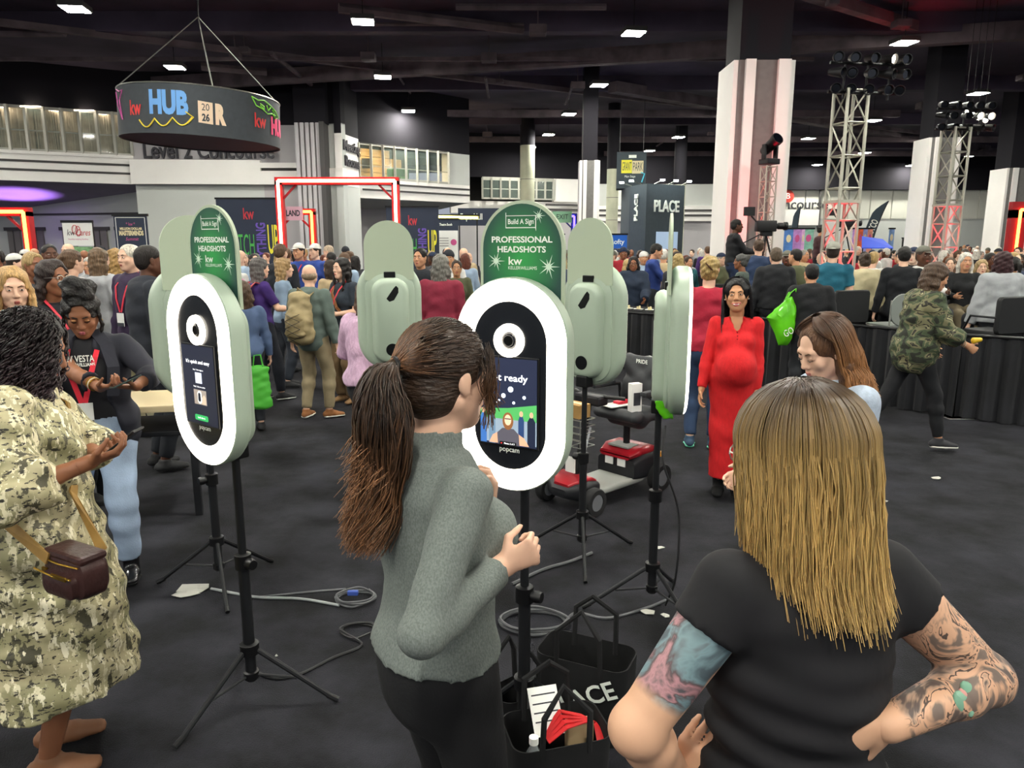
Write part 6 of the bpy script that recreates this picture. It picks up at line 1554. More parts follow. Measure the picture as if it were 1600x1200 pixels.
# ================= blonde woman with tattooed arms, seen from behind
M_tee = mat('black_tee', '17161a', .85, var=.15, vscale=4, bump=.15, bscale=12)
def tattoo_skin(name, right):
    """skin printed with blotches of ink"""
    m = bpy.data.materials.new(name); m.use_nodes = True; nt = m.node_tree; b = nt.nodes['Principled BSDF']; b.inputs['Roughness'].default_value = .5
    tc = nt.nodes.new('ShaderNodeTexCoord')
    def ramp(scale, stops, det=3, dist=.8, off=(0, 0, 0)):
        mp = nt.nodes.new('ShaderNodeMapping'); mp.inputs['Location'].default_value = off; nt.links.new(tc.outputs['Object'], mp.inputs[0])
        n = nt.nodes.new('ShaderNodeTexNoise'); n.inputs['Scale'].default_value = scale; n.inputs['Detail'].default_value = det; n.inputs['Distortion'].default_value = dist
        nt.links.new(mp.outputs[0], n.inputs['Vector']); r = nt.nodes.new('ShaderNodeValToRGB')
        for i, (p, c) in enumerate(stops):
            e = r.color_ramp.elements[i] if i < 2 else r.color_ramp.elements.new(p)
            e.position = p; e.color = lin(c)
        nt.links.new(n.outputs['Fac'], r.inputs[0]); return r.outputs[0]
    base = 'd2a486'
    if right: ink = ramp(13, [(.0, '4a4444'), (.37, '6a5e58'), (.43, base), (.485, base), (.49, '2e2a2c'), (.515, '2e2a2c'), (.52, base), (.585, 'a58a78'), (.63, '4d4646'), (.7, '3a3638')], 3, 1.6)
    else: ink = ramp(11, [(.0, '2c3238'), (.36, '3d5560'), (.45, '6f8f98'), (.52, '4a3f46'), (.58, 'b08088'), (.66, '39424c'), (.8, '6a5a50')], 4, 1.2, (3, 1, 2))
    at_ = nt.nodes.new('ShaderNodeAttribute'); at_.attribute_name = 'ink'
    mx = nt.nodes.new('ShaderNodeMix'); mx.data_type = 'RGBA'; mx.inputs[6].default_value = lin(base)
    nt.links.new(at_.outputs['Fac'], mx.inputs[0]); nt.links.new(ink, mx.inputs[7]); nt.links.new(mx.outputs[2], b.inputs['Base Color'])
    return m
SKIN['b'] = 'd2a486'
B_loc = (.515, 1.21)
root, J = make_person('blonde woman in a black tee shirt with tattooed arms akimbo, seen from behind', B_loc, (-.20, .98),
    dict(H=1.69, girth=1.08, hres=.006, bres=.014, handres=.0045, skin='b', head=(-18, 6, 0), shw=.142,
         armR=dict(W=at(1388, 1132, 1.12), P=(.9, 0, -.75), Dw=(-.92, -.12, -.30), Nw=(-.1, .95, .1), curl=(.25, .3, .3, .35), th=.1),
         armL=dict(W=at(1058, 1218, 1.23), P=(-.9, -.5, -.35), Dw=(.38, -.12, .9), Nw=(.6, .8, -.2), curl=(.15, .2, .25, .3), th=-.4)))
top(J, M_tee, .0085, .30, .010, .93, lambda X, Y, Z: .0058*np.clip((1.32-Z)/.2, 0, 1)*(np.sin(92*Z+9*X+3*np.sin(7*X+1))+.6*np.sin(57*Z-16*X+2))+.002*np.sin(30*X+20*Z), 'tee_shirt', .07, soff=.017, seed=2, extra=[C(J['nb']-V((0, 0, .03)), J['nt']-V((0, 0, .035)), .075, .07, .02, None, (0, 1))])
bottoms(J, mat('black_leggings', '101012', .8), .015, .016, 1.95, 0, 1.02)
make_shoes(J, root, mat('shoe_black', '141416', .5), None, .016)
for k, mname, rt in (('armR', 'inked_skin_right', True), ('armL', 'inked_skin_left', False)):
    a = J[k]; pr = arm(J, k, .003, 2.0, 1.08, cap=False)+[B(a['E']+nrm(a['E']-J['sh'][0 if rt else 1])*.004, .040, .02)]
    v, f = solid(pr, .0048); me = mesh_np('inked_arm', [(v, f)])
    S0, E, W = J['sh'][0 if rt else 1], a['E'], a['W']
    t1 = np.clip(((v-S0)@nrm(E-S0))/np.linalg.norm(E-S0), 0, 1.2); t2 = ((v-E)@nrm(W-E))/np.linalg.norm(W-E)
    if rt: ink = np.clip((t1-.3)/.1, 0, 1)*np.clip((.96-t2)/.05, 0, 1)*.92
    else:
        ax = nrm(E-S0); rad = v-S0-np.outer((v-S0)@ax, ax); outd = V(J['toD']((-.75, -.65, .2))); rr = rad/(np.linalg.norm(rad, axis=1, keepdims=True)+1e-9)
        ink = np.clip((.80-t1)/.07+.03*np.sin(v[:, 2]*90), 0, 1)*np.clip((.12-t2)/.06, 0, 1)*np.clip((rr@nrm(outd)+.25+.12*np.sin(t1*22))/.14, 0, 1)*.95
    at_ = me.attributes.new('ink', 'FLOAT', 'POINT'); at_.data.foreach_set('value', ink.astype(np.float32))
    o = link('arm_skin', me, tattoo_skin(mname, rt), root); o['label'] = 'arm covered in %s tattoos' % ('grey floral' if rt else 'blue and pink skull')
    if rt:   # green succulent petals on the forearm
        for i, (t, ang, L, c) in enumerate(((.36, .9, .035, '7fae94'), (.44, .4, .030, '8fb8a0'), (.48, 1.4, .03, '78a48c'), (.38, 1.9, .028, '84b098'), (.42, 1.1, .022, 'd89a94'))):
            axd = nrm(W-E); c0 = E+(W-E)*t; outv = V(J['toD']((.15, -.95, .25))); outv = nrm(outv-axd*np.dot(outv, axd)); tv = np.cross(axd, outv)
            cc = c0+outv*.036+tv*.018*math.sin(ang*2); 
            blob('petal', [B(cc, (L*.62, L*.36, .006), 0, np.stack([nrm(axd*math.cos(ang)+tv*math.sin(ang)), nrm(-axd*math.sin(ang)+tv*math.cos(ang)), outv], 1))], .0035, mat('ink_'+c, c, .55), o)
        MB().tube([W-nrm(W-E)*.045+.030*(math.cos(q)*outv+math.sin(q)*tv) for q in np.linspace(0, 2*math.pi, 15)], .0013, 5).build('bracelet', mat('gold', 'c9a24a', .3, metal=1), root)
hp = J['hp']; hs = J['hs']; MH = J['MH']
hair_blob(J, hair_cap(J, .012, -.04, .036), mat('hair_under_blonde', '3a281a', .6), .007, 'scalp_hair', 0)
M_hB = hair_mat('blonde_straight_hair', '3a2a1c', 'b9985e', .42, .42, (.15, .8))
glasses(J, root, M_alu)
S = []; up = V((0, 0, 1)); bk = MH@V((0, -1, 0)); sd = MH@V((1, 0, 0))
cc = V((0, -.016, .038)); 
for k in range(4200):
    phi = rs.uniform(-math.pi, math.pi)                      # direction around the head, 0 = forward
    if abs(phi) < .62: continue
    lay = rs.uniform(0, 1); th = .013+.020*lay
    sc = V((.0745+th, .094+th, .080+th*.9)); crown = V((rs.normal(-.004, .010), .0+rs.normal(0, .010), .0))
    d = V((math.sin(phi), math.cos(phi), 0)); pts = []
    for e in (1.42, 1.05, .65, .25, -.05):
        dd = V((d[0]*math.cos(e), d[1]*math.cos(e), math.sin(e))); p = cc+dd*sc
        if e > 1.3: p = p+crown*.5
        pts.append(p)
    edge = pts[-1].copy(); L = .225+.04*math.cos(phi+math.pi)+rs.normal(0, .016); 
    if abs(phi) < 1.3: L *= .86
    fan = rs.normal(0, .010)
    for f in (.2, .45, .72, 1.0):
        q = edge+V((0, 0, -L*f)); rx = 1+.05*f+fan*f*3; q[0] = edge[0]*rx+fan*f; q[1] = edge[1]*(1-.10*f)+(-.012*f)+rs.normal(0, .004)
        pts.append(q)
    S.append(hair_path(pts, 17))
S = np.array(S); S = J['hc']+(S*hs)@MH.T
# keep the hair on the outside of the shoulders and back
tpz = J['tp'](0, 0, 1.37)[2]
m_ = S[:, :, 2] < tpz+.05
lift = np.clip((tpz+.05-S[:, :, 2])/.12, 0, 1)
S += (J['MT']@V((0, -1, 0)))[None, None, :]*(lift*.045)[:, :, None]
strands('straight_hair', S, np.concatenate([np.full(12, .0017), np.linspace(.0016, .0006, 5)]), M_hB, root)

# ================= woman in the patterned dress with a crossbody bag
M_dress = snake_print('dress_print')
C_loc = (-1.72, 2.50)
root, J = make_person('curly haired woman in a patterned olive dress looking at her phone', C_loc, (.90, .42),
    dict(H=1.72, girth=1.42, hres=.0055, bres=.016, handres=.005, skin='brown', head=(4, 22, 0), closed=True, shw=.175, brow='20140e', lip='7a4038',
         armR=dict(W=at(140, 722, 2.28), P=(-.3, -.8, -.7), Dw=(.8, .3, .25), Nw=(0, .3, .9), curl=(.5, .55, .6, .65), th=.6),
         armL=dict(W=at(150, 712, 2.60), P=(.2, .8, -.8), Dw=(.8, -.3, .25), Nw=(0, -.3, .9), curl=(.5, .55, .6, .65), th=.6)))
tp = J['tp']; s = J['s']
sk = [C(tp(0, 0, 1.07), tp(0, .01, .70), (.20*s, .18*s), (.26*s, .24*s), .05, J['MT']@V((1, 0, 0))), C(tp(0, .01, .70), tp(0, 0, .30), (.26*s, .24*s), (.33*s, .30*s), .05, J['MT']@V((1, 0, 0)), (0, 1))]
top(J, M_dress, .011, 1.55, .022, .36, .010, 'dress', .085, soff=.05, extra=sk, seed=4, kk=.05)
make_shoes(J, root, mat('sandal_brown', '7a5238', .6), None, .014)
hp = J['hp']; hs = J['hs']; MH = J['MH']
M_hC = hair_mat('dark_curly_hair', '1a1113', '3b2a31', .5, .35)
hair_blob(J, long_hair(J, .40, .012, .08, -.05), mat('hair_under_dark', '120c0c', .6), .010, 'hair_volume', .006)
S = []
for k in range(1000):
    phi = rs.uniform(-math.pi, math.pi)
    if abs(phi) < .55: continue
    e = rs.uniform(-.2, 1.4); d = V((math.sin(phi)*math.cos(e), math.cos(phi)*math.cos(e), math.sin(e))); p0 = V((0, -.016, .038))+d*V((.095, .115, .10))
    L = rs.uniform(.30, .60); out = V((d[0], d[1], 0)); out /= np.linalg.norm(out)+1e-6
    t = np.linspace(0, 1, 40); tur = rs.uniform(5, 9); ph = rs.uniform(0, 6.28); r = .010*(.4+.6*np.sin(np.minimum(t*2, 1)*1.57))
    ax = np.cross(out, V((0, 0, 1)))
    P = p0+np.outer(np.minimum(t*3, 1)*.035, out)+np.outer(-L*np.maximum(0, t-.04)**1.0, V((0, 0, 1)))+(r*np.cos(tur*6.28*t+ph))[:, None]*out+(r*np.sin(tur*6.28*t+ph))[:, None]*ax
    S.append(P)
S = np.array(S); S = J['hc']+(S*hs)@MH.T
strands('curls', S, np.concatenate([np.full(34, .0030), np.linspace(.0026, .001, 6)]), M_hC, root)
def phone(label, c, u, v, lit=None, case=None, w=.072, h=.148):
    """flat phone centred at c; u = width direction, v = length direction"""
    u = nrm(u); v = nrm(V(v)-u*np.dot(u, v)); n = np.cross(u, v); M4 = Matrix(np.column_stack([u, v, n])).to_4x4(); M4.translation = Vector(c)
    t = empty('smartphone', c, 0, label, 'phone'); M4.translation = (0, 0, 0)
    MB().bbox(-w/2, w/2, -h/2, h/2, -.004, .004, .003, M4).build('case', case or M_knob, t)
    MB().box(-w/2+.003, w/2-.003, -h/2+.004, h/2-.004, .0042, .0048, M4).build('screen', lit or M_lens, t)
    MB().bbox(-w/2+.006, -w/2+.032, h/2-.04, h/2-.008, -.0065, -.004, .001, M4).build('camera_bump', M_knob, t)
    return t
pc = (V(at(182, 700, 2.30))+V(at(184, 698, 2.54)))/2
phone('black phone held by the curly haired woman in the patterned dress', pc+V((.02, 0, .02)), V((0, 1, 0)), V((.75, 0, .55)))
# crossbody bag and strap
M_leath = mat('brown_leather', '3a2422', .38, var=.2, vscale=20, bump=.15, bscale=60); M_gold = mat('brass', 'c39a3c', .3, metal=1)
bc = at(120, 893, 2.10)
bag = empty('crossbody_bag', bc, R(-28), 'small brown leather crossbody bag worn over the patterned dress', 'bag')
rings = []
for y, d in ((-.045, .016), (-.038, .004), (-.02, 0), (.03, 0), (.045, .012)): rings.append(ring3(roundrect(.20-2*d, .135-2*d, .045-d*.5, 6), y))
bd = MB().loft(rings).build('body', M_leath, bag, smooth=True)
rings = []
for y, d in ((-.07, .014), (-.062, .002), (-.04, 0)): rings.append(ring3(roundrect(.15-2*d, .075-2*d, .02, 5, -.02), y))
MB().loft(rings).build('front_pocket', M_leath, bd, smooth=True)
MB().bbox(-.095, .095, -.045, .045, .05, .075, .012).build('top_flap', M_leath, bag)
for z, y in ((.048, -.048), (.022, -.073)): MB().tube([(-.09, y, z), (0, y-.003, z-.004), (.09, y, z)], .003, 6).build('zip', M_gold, bag)
MB().bbox(-.085, -.062, -.056, -.048, -.02, .02, .003).build('gold_tag', M_gold, bag)
MB().bbox(.0, .07, -.078, -.072, .012, .026, .002).build('zip_pull', M_gold, bag)
M_strap = mat('strap_ochre', '8a6a34', .7, var=.15)
MC = root.matrix_basis
loopp = [(.25, -.04, 1.06, 1, -.2), (.20, -.17, 1.13, .6, -.8), (.06, -.225, 1.24, .1, -1), (-.06, -.19, 1.36, -.2, -1), (-.12, -.03, 1.465, -.3, .1), (-.07, .14, 1.36, 0, 1), (.03, .17, 1.22, 0, 1), (.14, .15, 1.08, .4, .9)]
Sx = [Vector(bc)+Vector((-.07, -.02, .05))]+[MC @ Vector(J['tp'](a, b, c)) for a, b, c, d, e in loopp]+[Vector(bc)+Vector((.07, .03, .05))]
Nx = [(-.3, -1, .2)]+[tuple(MC.to_3x3() @ Vector((d, e, .4))) for a, b, c, d, e in loopp]+[(.3, -1, .2)]
bagstrap = strip('strap', [p-Vector(bc) for p in Sx], Nx, .034, M_strap, None, .003)
bagstrap.parent = bag; bagstrap.matrix_parent_inverse = Matrix.Rotation(R(28), 4, 'Z')

# ================= woman in the dark blazer with red lanyard
M_blz = mat('blazer_navy', '23242e', .85, var=.12, vscale=6); M_jean = mat('light_jeans', '93a5bd', .85, var=.18, vscale=5, bump=.2, bscale=120); M_redl = mat('lanyard_red', 'c81e32', .6)
D_loc = tuple(ground(176, 902))[:2]
root, J = make_person('woman in a dark blazer and pale jeans with a red lanyard, typing on her phone', D_loc, (.30, -.95),
    dict(H=1.70, girth=1.22, hres=.005, bres=.015, handres=.005, skin='brown', head=(-6, 26, 0), closed=True, shw=.168, brow='1c120c', lip='b0626a', hs=1.04,
         armR=dict(W=at(165, 612, D_loc[1]-.36), P=(-1, .1, -.6), Dw=(.85, -.25, .15), Nw=(.1, .1, .95), curl=(.55, .6, .65, .7), th=.6),
         armL=dict(W=at(213, 604, D_loc[1]-.30), P=(1, .1, -.6), Dw=(-.5, -.55, .1), Nw=(-.1, .1, .95), curl=(.5, .55, .6, .65), th=.6),
         legR=dict(a=(.13, .06, .085)), legL=dict(a=(-.11, .02, .085))))
bottoms(J, M_jean, .012, .016, 1.88, 0, 1.06, .003, 'jeans', 1.1)
top(J, mat('black_jersey', '1a1a1f', .85), .011, 0, .012, .99, .002, 'tee_shirt', .07)
tp = J['tp']; ux = J['MT']@V((1, 0, 0))
front_open = [B(tp(0, .19, 1.20), (.125, .14, .25), .02, J['MT'], True), B(tp(0, .15, .86), (.16, .12, .30), .02, J['MT'], True), B(tp(0, .12, 1.42), (.05, .10, .10), .02, J['MT'], True)]
top(J, M_blz, .010, 1.62, .030, .80, .004, 'blazer', .072, extra=front_open, soff=.022, seed=6)
for sg in (1, -1): strip('lapel', [tp(sg*.05, .03, 1.47), tp(sg*.115, .105, 1.40), tp(sg*.150, .150, 1.28), tp(sg*.135, .160, 1.12)], [tuple(J['MT']@V(q)) for q in ((0, .4, 1), (sg*.3, 1, .5), (sg*.4, 1, .2), (sg*.4, 1, .1))], .062, M_blz, root, .004)
lanyard(J, M_redl, root, 1.10, .055, True, .026)
M4 = Matrix.Translation(Vector(tp(.012, .178, 1.322))) @ Matrix(J['MT']).to_4x4()
for s_, z, sz, ft in (('KW VESTA', .012, .05, .155), ('KELLERWILLIAMS', -.02, .026, .16)):
    o = text('shirt_lettering', s_, sz, M_print, root, bold=.0006, fit=ft); o.matrix_local = M4 @ Matrix.Translation((0, 0, z)) @ Matrix.Rotation(math.pi, 4, 'Z') @ Matrix.Rotation(math.pi/2, 4, 'X') @ Matrix.Diagonal((o.scale[0], 1, 1, 1))
MB().bbox(.045, .095, -.004, .002, .040, .064, .002, M4).build('name_badge', mat('badge_wood', 'c79a55', .5), root)
make_shoes(J, root, mat('boot_black', '121214', .25, coat=.3), mat('sole_black', '0c0c0d', .6), .009, .10, 'boot')
hp = J['hp']
hair_blob(J, hair_cap(J, .014, -.03, .040)+[B(hp(x, y, z), r, .02) for x, y, z, r in ((0, -.02, .128, .052), (.045, -.03, .135, .04), (-.045, -.035, .13, .042), (.0, -.07, .12, .05), (.03, .015, .125, .034), (-.035, .02, .12, .036), (.01, -.02, .165, .04), (-.04, -.01, .155, .03), (.05, -.01, .155, .03))], mat('hair_updo', '14100f', .5, var=.3, vscale=30, bump=1.0, bscale=45), .007, 'hair_updo', .006)
hair_blob(J, [C(hp(sg*.078, .03, .03), hp(sg*.088, .02, -.06), .012, .010, .01) for sg in (1, -1)]+[C(hp(-.088, .02, -.06), hp(-.080, .03, -.10), .010, .006, .01)], mat('hair_updo', '14100f'), .006, 'side_locks', .003)
for sg in (1, -1): MB().tube([hp(sg*.082, .0, -.03-.0+.0), hp(sg*.090, .002, -.045), hp(sg*.086, .0, -.062), hp(sg*.080, 0, -.048)], .0032, 6).build('earring', M_gold, root)
for sg in (1, -1): blob('eye_shadow', [B(hp(sg*.030, .088, .0075), V((.0125, .0070, .0050)), 0, J['MH'])], .0026, mat('gold_shadow', 'a8764c', .35), root)
a = J['armR']; d = nrm(a['W']-a['E']); p1 = nrm(np.cross(d, V((0, 0, 1)))); p2 = np.cross(d, p1)
for q in (.05, .062, .074): MB().tube([a['W']-d*q+.033*(p1*math.cos(g)+p2*math.sin(g)) for g in np.linspace(0, 2*math.pi, 15)], .0035, 6).build('bracelet', M_gold if q != .062 else mat('ivory', 'd8ccb4', .5), root)
phone('phone with a dark green case in the hands of the blazer woman', V(at(196, 596, D_loc[1]-.40)), V((.55, -.6, .1)), V((.75, .6, .35)), None, mat('case_green', '2c3a34', .4))

# ================= pregnant woman in the red dress
M_red = mat('red_knit', 'c2161c', .85, var=.08, vscale=60, bump=.12, bscale=160, stretch=(1, 1, .3))
E_loc = tuple(ground(1136, 772))[:2]
root, J = make_person('smiling pregnant woman in a long red dress with black hair', E_loc, (-.20, -.98),
    dict(H=1.66, girth=1.0, shw=.146, hres=.005, bres=.014, handres=.006, skin='olive', head=(8, 0, 3), smile=1.0, lip='b8505a', brow='18100c', hs=1.03, lean=(-5, 0, 0),
         armR=dict(w=(.25, .10, .80)), armL=dict(W=at(1182, 618, E_loc[1]-.12), P=(.6, .6, -.6), Dw=(.1, -.35, -.9), Nw=(-.8, 0, .1), curl=(.5, .55, .6, .6)),
         legR=dict(a=(.07, -.02, .085)), legL=dict(a=(-.06, .05, .085))))
tp = J['tp']; s = J['s']
sk = [B(tp(0, .105, 1.035), (.150, .165, .155), .07), C(tp(0, 0, .95), tp(0, .01, .55), (.180*s, .150*s), (.165*s, .150*s), .05), C(tp(0, .01, .55), tp(0, .01, .17), (.165*s, .150*s), (.160*s, .155*s), .04, None, (0, 1))]
vneck = [B(tp(0, .10, 1.43), (.060, .11, .070), .008, None, True), B(tp(0, .13, 1.375), (.034, .10, .060), .008, None, True), B(tp(0, .15, 1.335), (.016, .08, .05), .006, None, True)]
top(J, M_red, .0085, 1.93, .010, .17, .002, 'dress', .052, extra=sk+vneck, soff=.009, seed=7)
make_shoes(J, root, mat('boot_suede', '0f0f11', .8), None, .010, .16, 'boot')
for q in (1.31, 1.285, 1.26): MB().lathe([(0, -.002), (.005, -.002), (.005, .002), (0, .002)], 8, tuple(tp(.0, .122+.10*(1.31-q), q)), 'y').build('button', mat('button_red', '8c1018', .4), root)
hp = J['hp']; MH = J['MH']
blob('teeth', [B(hp(0, .0905, -.0650), V((.0235, .0060, .0062)), 0, MH)], .0024, mat('teeth', 'efe9e2', .3), root)
hair_blob(J, hair_cap(J, .016, -.04, .034), mat('hair_black', '0d0b0d', .35, bump=.5, bscale=60, stretch=(3, 3, .3)), .007, 'hair', .002)
S = []
for k in range(1100):
    phi = rs.uniform(1.35, 2*math.pi-1.35); e0 = rs.uniform(.3, 1.4); pts = []; th = .017+.012*rs.rand()
    for e in (1.35, .8, .3, -.1): pts.append(V((0, -.016, .038))+V((math.sin(phi)*math.cos(e), math.cos(phi)*math.cos(e), math.sin(e)))*V((.0745+th, .094+th, .08+th)))
    L = rs.uniform(.16, .22); q = pts[-1]; fr = (phi < 1.75)
    if fr: L = rs.uniform(.26, .34)
    for f in (.3, .65, 1.0): pts.append(q+V((q[0]*.10*f+rs.normal(0, .003), (.05*f if fr else -.02*f), -L*f)))
    S.append(hair_path(pts, 13))
S = np.array(S); S = J['hc']+(S*J['hs'])@MH.T
strands('long_hair', S, np.linspace(.0024, .0012, 13), hair_mat('black_hair', '0b090b', '141013', .3, .35), root)
for sg in (1, -1): MB().lathe([(0, -.004), (.006, 0), (0, .004)], 10, tuple(hp(sg*.085, .0, -.026)), 'y').build('earring', mat('pearl', 'e8e2d8', .25), root)
MB().tube([J['armL']['W']+.030*np.array([math.cos(g), math.sin(g), 0]) for g in np.linspace(0, 2*math.pi, 13)], .005, 6).build('watch_band', M_knob, root)

# ================= woman in the pale blue sweatshirt
M_blue = mat('pale_blue_fleece', 'a9b5c6', .9, var=.1, vscale=50, bump=.2, bscale=150)
F_loc = (1.30, 2.92)
root, J = make_person('woman in a pale blue sweatshirt with wavy light brown hair, looking down', F_loc, (-.93, -.22),
    dict(H=1.655, girth=1.02, hres=.005, bres=.016, handres=.007, skin='fair', head=(-4, 24, 0), closed=True, brow='5a3f2c', lip='b06a62',
         armR=dict(w=(.13, .30, 1.0)), armL=dict(w=(-.13, .30, 1.02))))
top(J, M_blue, .010, 1.95, .020, .86, .003, 'sweatshirt', .06, soff=.022, seed=9, kk=.05)
bottoms(J, mat('dark_jeans', '222832', .85), .018)
make_shoes(J, root, mat('sneaker_grey', '8a8a8a', .7), SHOE_W, .014)
lanyard(J, M_redl, root, 1.10, .045, False, .012)
hp = J['hp']; MH = J['MH']
blob('collar', [C(J['tp'](0, -.012, 1.40), J['tp'](0, -.004, 1.455), (.076, .072), (.066, .064), .01, None, (0, 1))], .007, mat('collar_blue', 'b9c4d4', .85), root)
hair_blob(J, long_hair(J, .22, .010, .075, -.05, hl=.062), hairm('6b4a31', '54392a'), .008, 'hair_volume', .002)
S = []
for k in range(2000):
    phi = rs.uniform(.35, math.pi)*rs.choice((-1, 1)); th = .014+.018*rs.rand(); pts = []; a0 = abs(phi); sp = math.copysign(1, phi)
    for e in (1.4, .95, .5, .1):
        pe = sp*(a0+max(0, 1.35-a0)*min(1, (1.4-e)/1.3)); pts.append(V((0, -.016, .038))+V((math.sin(pe)*math.cos(e), math.cos(pe)*math.cos(e), math.sin(e)))*V((.0745+th, .094+th, .08+th)))
    phi = pe
    L = rs.uniform(.22, .33); q = pts[-1]; ph = rs.uniform(0, 1.2)+phi*3
    for f in (.2, .4, .6, .8, 1.0): pts.append(q+V((q[0]*.12*f+.013*f*math.sin(11*f+ph), q[1]*.05*f+.013*f*math.cos(11*f+ph)+.012*math.cos(phi)*f, -L*f)))
    S.append(hair_path(pts, 17))
S = np.array(S); S = J['hc']+(S*J['hs'])@MH.T
strands('wavy_hair', S, np.concatenate([np.full(12, .0021), np.linspace(.002, .0008, 5)]), hair_mat('light_brown_hair', '4a3222', 'a9764a', .35, .42, (.2, .9)), root)
# ================= people of the middle distance, one by one
def style(J, kind, m, h):
    hp = J['hp']; root = J['root']; MH = J['MH']; dn = V((0, 0, -1))
    if kind == 'bald': return
    if kind == 'short': hair_blob(J, hair_cap(J, .008, -.01, .040), m, h, 'hair', .002)
    elif kind == 'crop': hair_blob(J, hair_cap(J, .004, -.01, .044), m, h, 'hair', 0)
    elif kind == 'fringe': hair_blob(J, [B(hp(0, -.045, -.005), V((.082, .07, .05))*J['hs'], 0, MH)], m, h, 'hair', .001)
    elif kind == 'long': hair_blob(J, long_hair(J, .36, .013, .078, -.05), m, h, 'hair', .004)
    elif kind == 'longfront': hair_blob(J, long_hair(J, .34, .013, .078, -.05, True), m, h, 'hair', .004)
    elif kind == 'bob': hair_blob(J, long_hair(J, .19, .016, .082, -.045, False, .9), m, h, 'hair', .004)
    elif kind == 'wavy': hair_blob(J, long_hair(J, .30, .020, .088, -.055, False, .95), m, h, 'hair', .005)
    elif kind == 'bun': hair_blob(J, hair_cap(J, .009, -.02, .036)+[B(hp(0, -.105, .07), .042, .02)], m, h, 'hair', .003)
    elif kind == 'pony': a = hp(0, -.11, .05); hair_blob(J, hair_cap(J, .009, -.02, .036)+[C(a, a+MH@V((0, -.05, -.05)), .026, .03, .02), C(a+MH@V((0, -.05, -.05)), a+MH@V((0, -.05, -.26)), .03, .012, .02)], m, h, 'hair', .003)
    elif kind == 'afro': hair_blob(J, hair_cap(J, .03, -.03, .045, 1.0), m, h, 'hair', .008)
    elif kind in ('cap', 'capback'):
        hair_blob(J, hair_cap(J, .007, -.02, .036), hairm('2a1d15'), h, 'hair', 0)
        sg = 1 if kind == 'cap' else -1
        c = blob('cap', [B(hp(0, -.012, .045), V((.086, .106, .088))*J['hs'], 0, MH)], h, m, root, clip=[(hp(0, 0, .045), MH@V((0, .1, -1)))])
        blob('brim', [C(hp(0, sg*.09, .048), hp(0, sg*.155, .040), (.062, .006), (.050, .005), .004, MH@V((1, 0, 0)))], min(h, .007), m, c)
    elif kind == 'beanie': hair_blob(J, hair_cap(J, .007, -.03, .03), hairm('3a2a1c'), h, 'hair', 0); blob('beanie', [B(hp(0, -.012, .045), V((.090, .108, .10))*J['hs'], 0, MH)], h, m, root, clip=[(hp(0, 0, .022), MH@V((0, .15, -1)))])
    elif kind == 'claw':
        hair_blob(J, hair_cap(J, .012, -.03, .036)+[B(hp(0, -.105, .03), (.05, .035, .06), .02, MH)], m, h, 'hair', .006)
        MB().tube([hp(-.03, -.135, .06), hp(0, -.155, .03), hp(.03, -.135, 0)], .007, 6).build('hair_claw', mat('tortoise', '4a3020', .3), root)
FAB = {}
def fab(c, rough=.85): return mat('cloth_'+c, c, rough, var=.12, vscale=7, bump=.15, bscale=30)
def mid(label, px, pyt, Y, facing, hair='short', hc='2a1d15', topc='23252c', botc='1e2128', sk_='fair', fem=True, sleeve=2.0, z0=0.0, sit=None, shoe='2a2a2c', sole=None, hres=.008, bres=.02, off=.016, hem=.88, name='shirt', H=None, face=True, girth=1.0, lan=None, top_m=None, flare=0.0, x=None, **kw):
    p = at(px, pyt, Y); hh = {'bald': .0, 'fringe': 0, 'crop': .004, 'beanie': .03, 'cap': .02, 'capback': .02, 'afro': .03}.get(hair, .012)
    o = dict(fem=fem, skin=sk_, hres=hres, bres=bres, face=face, girth=girth); o.update(kw)
    if sit is None: o['H'] = H or min(1.93, max(1.5, p.z-z0-hh))
    else: o['H'] = H or 1.70; o['sit'] = sit
    root, J = make_person(label, (p.x, p.y, z0), facing, o)
    hm_ = fab(hc) if hair in ('cap', 'capback', 'beanie') else hairm(hc)
    style(J, hair, hm_, max(hres, .008))
    top(J, top_m or fab(topc), max(bres*.7, .012), sleeve, off, hem, .004, name, seed=px)
    bottoms(J, fab(botc), bres, .014, 1.93, flare)
    make_shoes(J, root, fab(shoe), mat('sole_'+sole, sole, .6) if sole else None, max(.012, bres*.7))
    if lan: lanyard(J, mat('lan_'+lan, lan, .6), root, 1.12, .03, True, .018)
    return root, J
# left-hand group
r_, J = mid('blonde woman in a dark top frowning beside the curly haired woman', 14, 414, 4.4, (.55, -.83), 'longfront', 'b8925e', '20222a', '20242c', 'fair', hres=.0055, bres=.016, head=(-8, 6, 0), brow='6a4a30')
r_, J = mid('woman with glasses and a red lanyard in a black top, in profile behind the updo', 76, 404, 5.2, (.93, -.35), 'bob', '2a1c18', '17181e', '181a20', 'brown', hres=.006, bres=.018, lan='c23042', brow='18100c')
glasses(J, r_, M_alu)
for sg in (1, -1): MB().tube([J['hp'](sg*.083, 0, -.03), J['hp'](sg*.09, 0, -.045), J['hp'](sg*.083, .004, -.055)], .004, 6).build('earring', M_gold, r_)
mid('bald man in a dark navy blazer seen from behind beside the grey sign back', 226, 379, 6.2, (.75, .66), 'crop', '1c1512', '23262f', '1a1d24', 'dark', fem=False, name='blazer', off=.03, hem=.80, girth=1.12, hres=.008)
mid('white haired man in a purple shirt with a red lanyard facing the camera', 203, 379, 7.4, (-.4, -.92), 'short', 'cfc7b8', '33263f', 'a9a386', 'fair', fem=False, lan='c23042', girth=1.1)
mid('woman with long straight hair in a pale grey dress seen from behind', 151, 386, 8.4, (.25, .97), 'long', '6a5540', 'a4a6aa', 'a4a6aa', 'fair', hem=.55, flare=.06, name='dress')
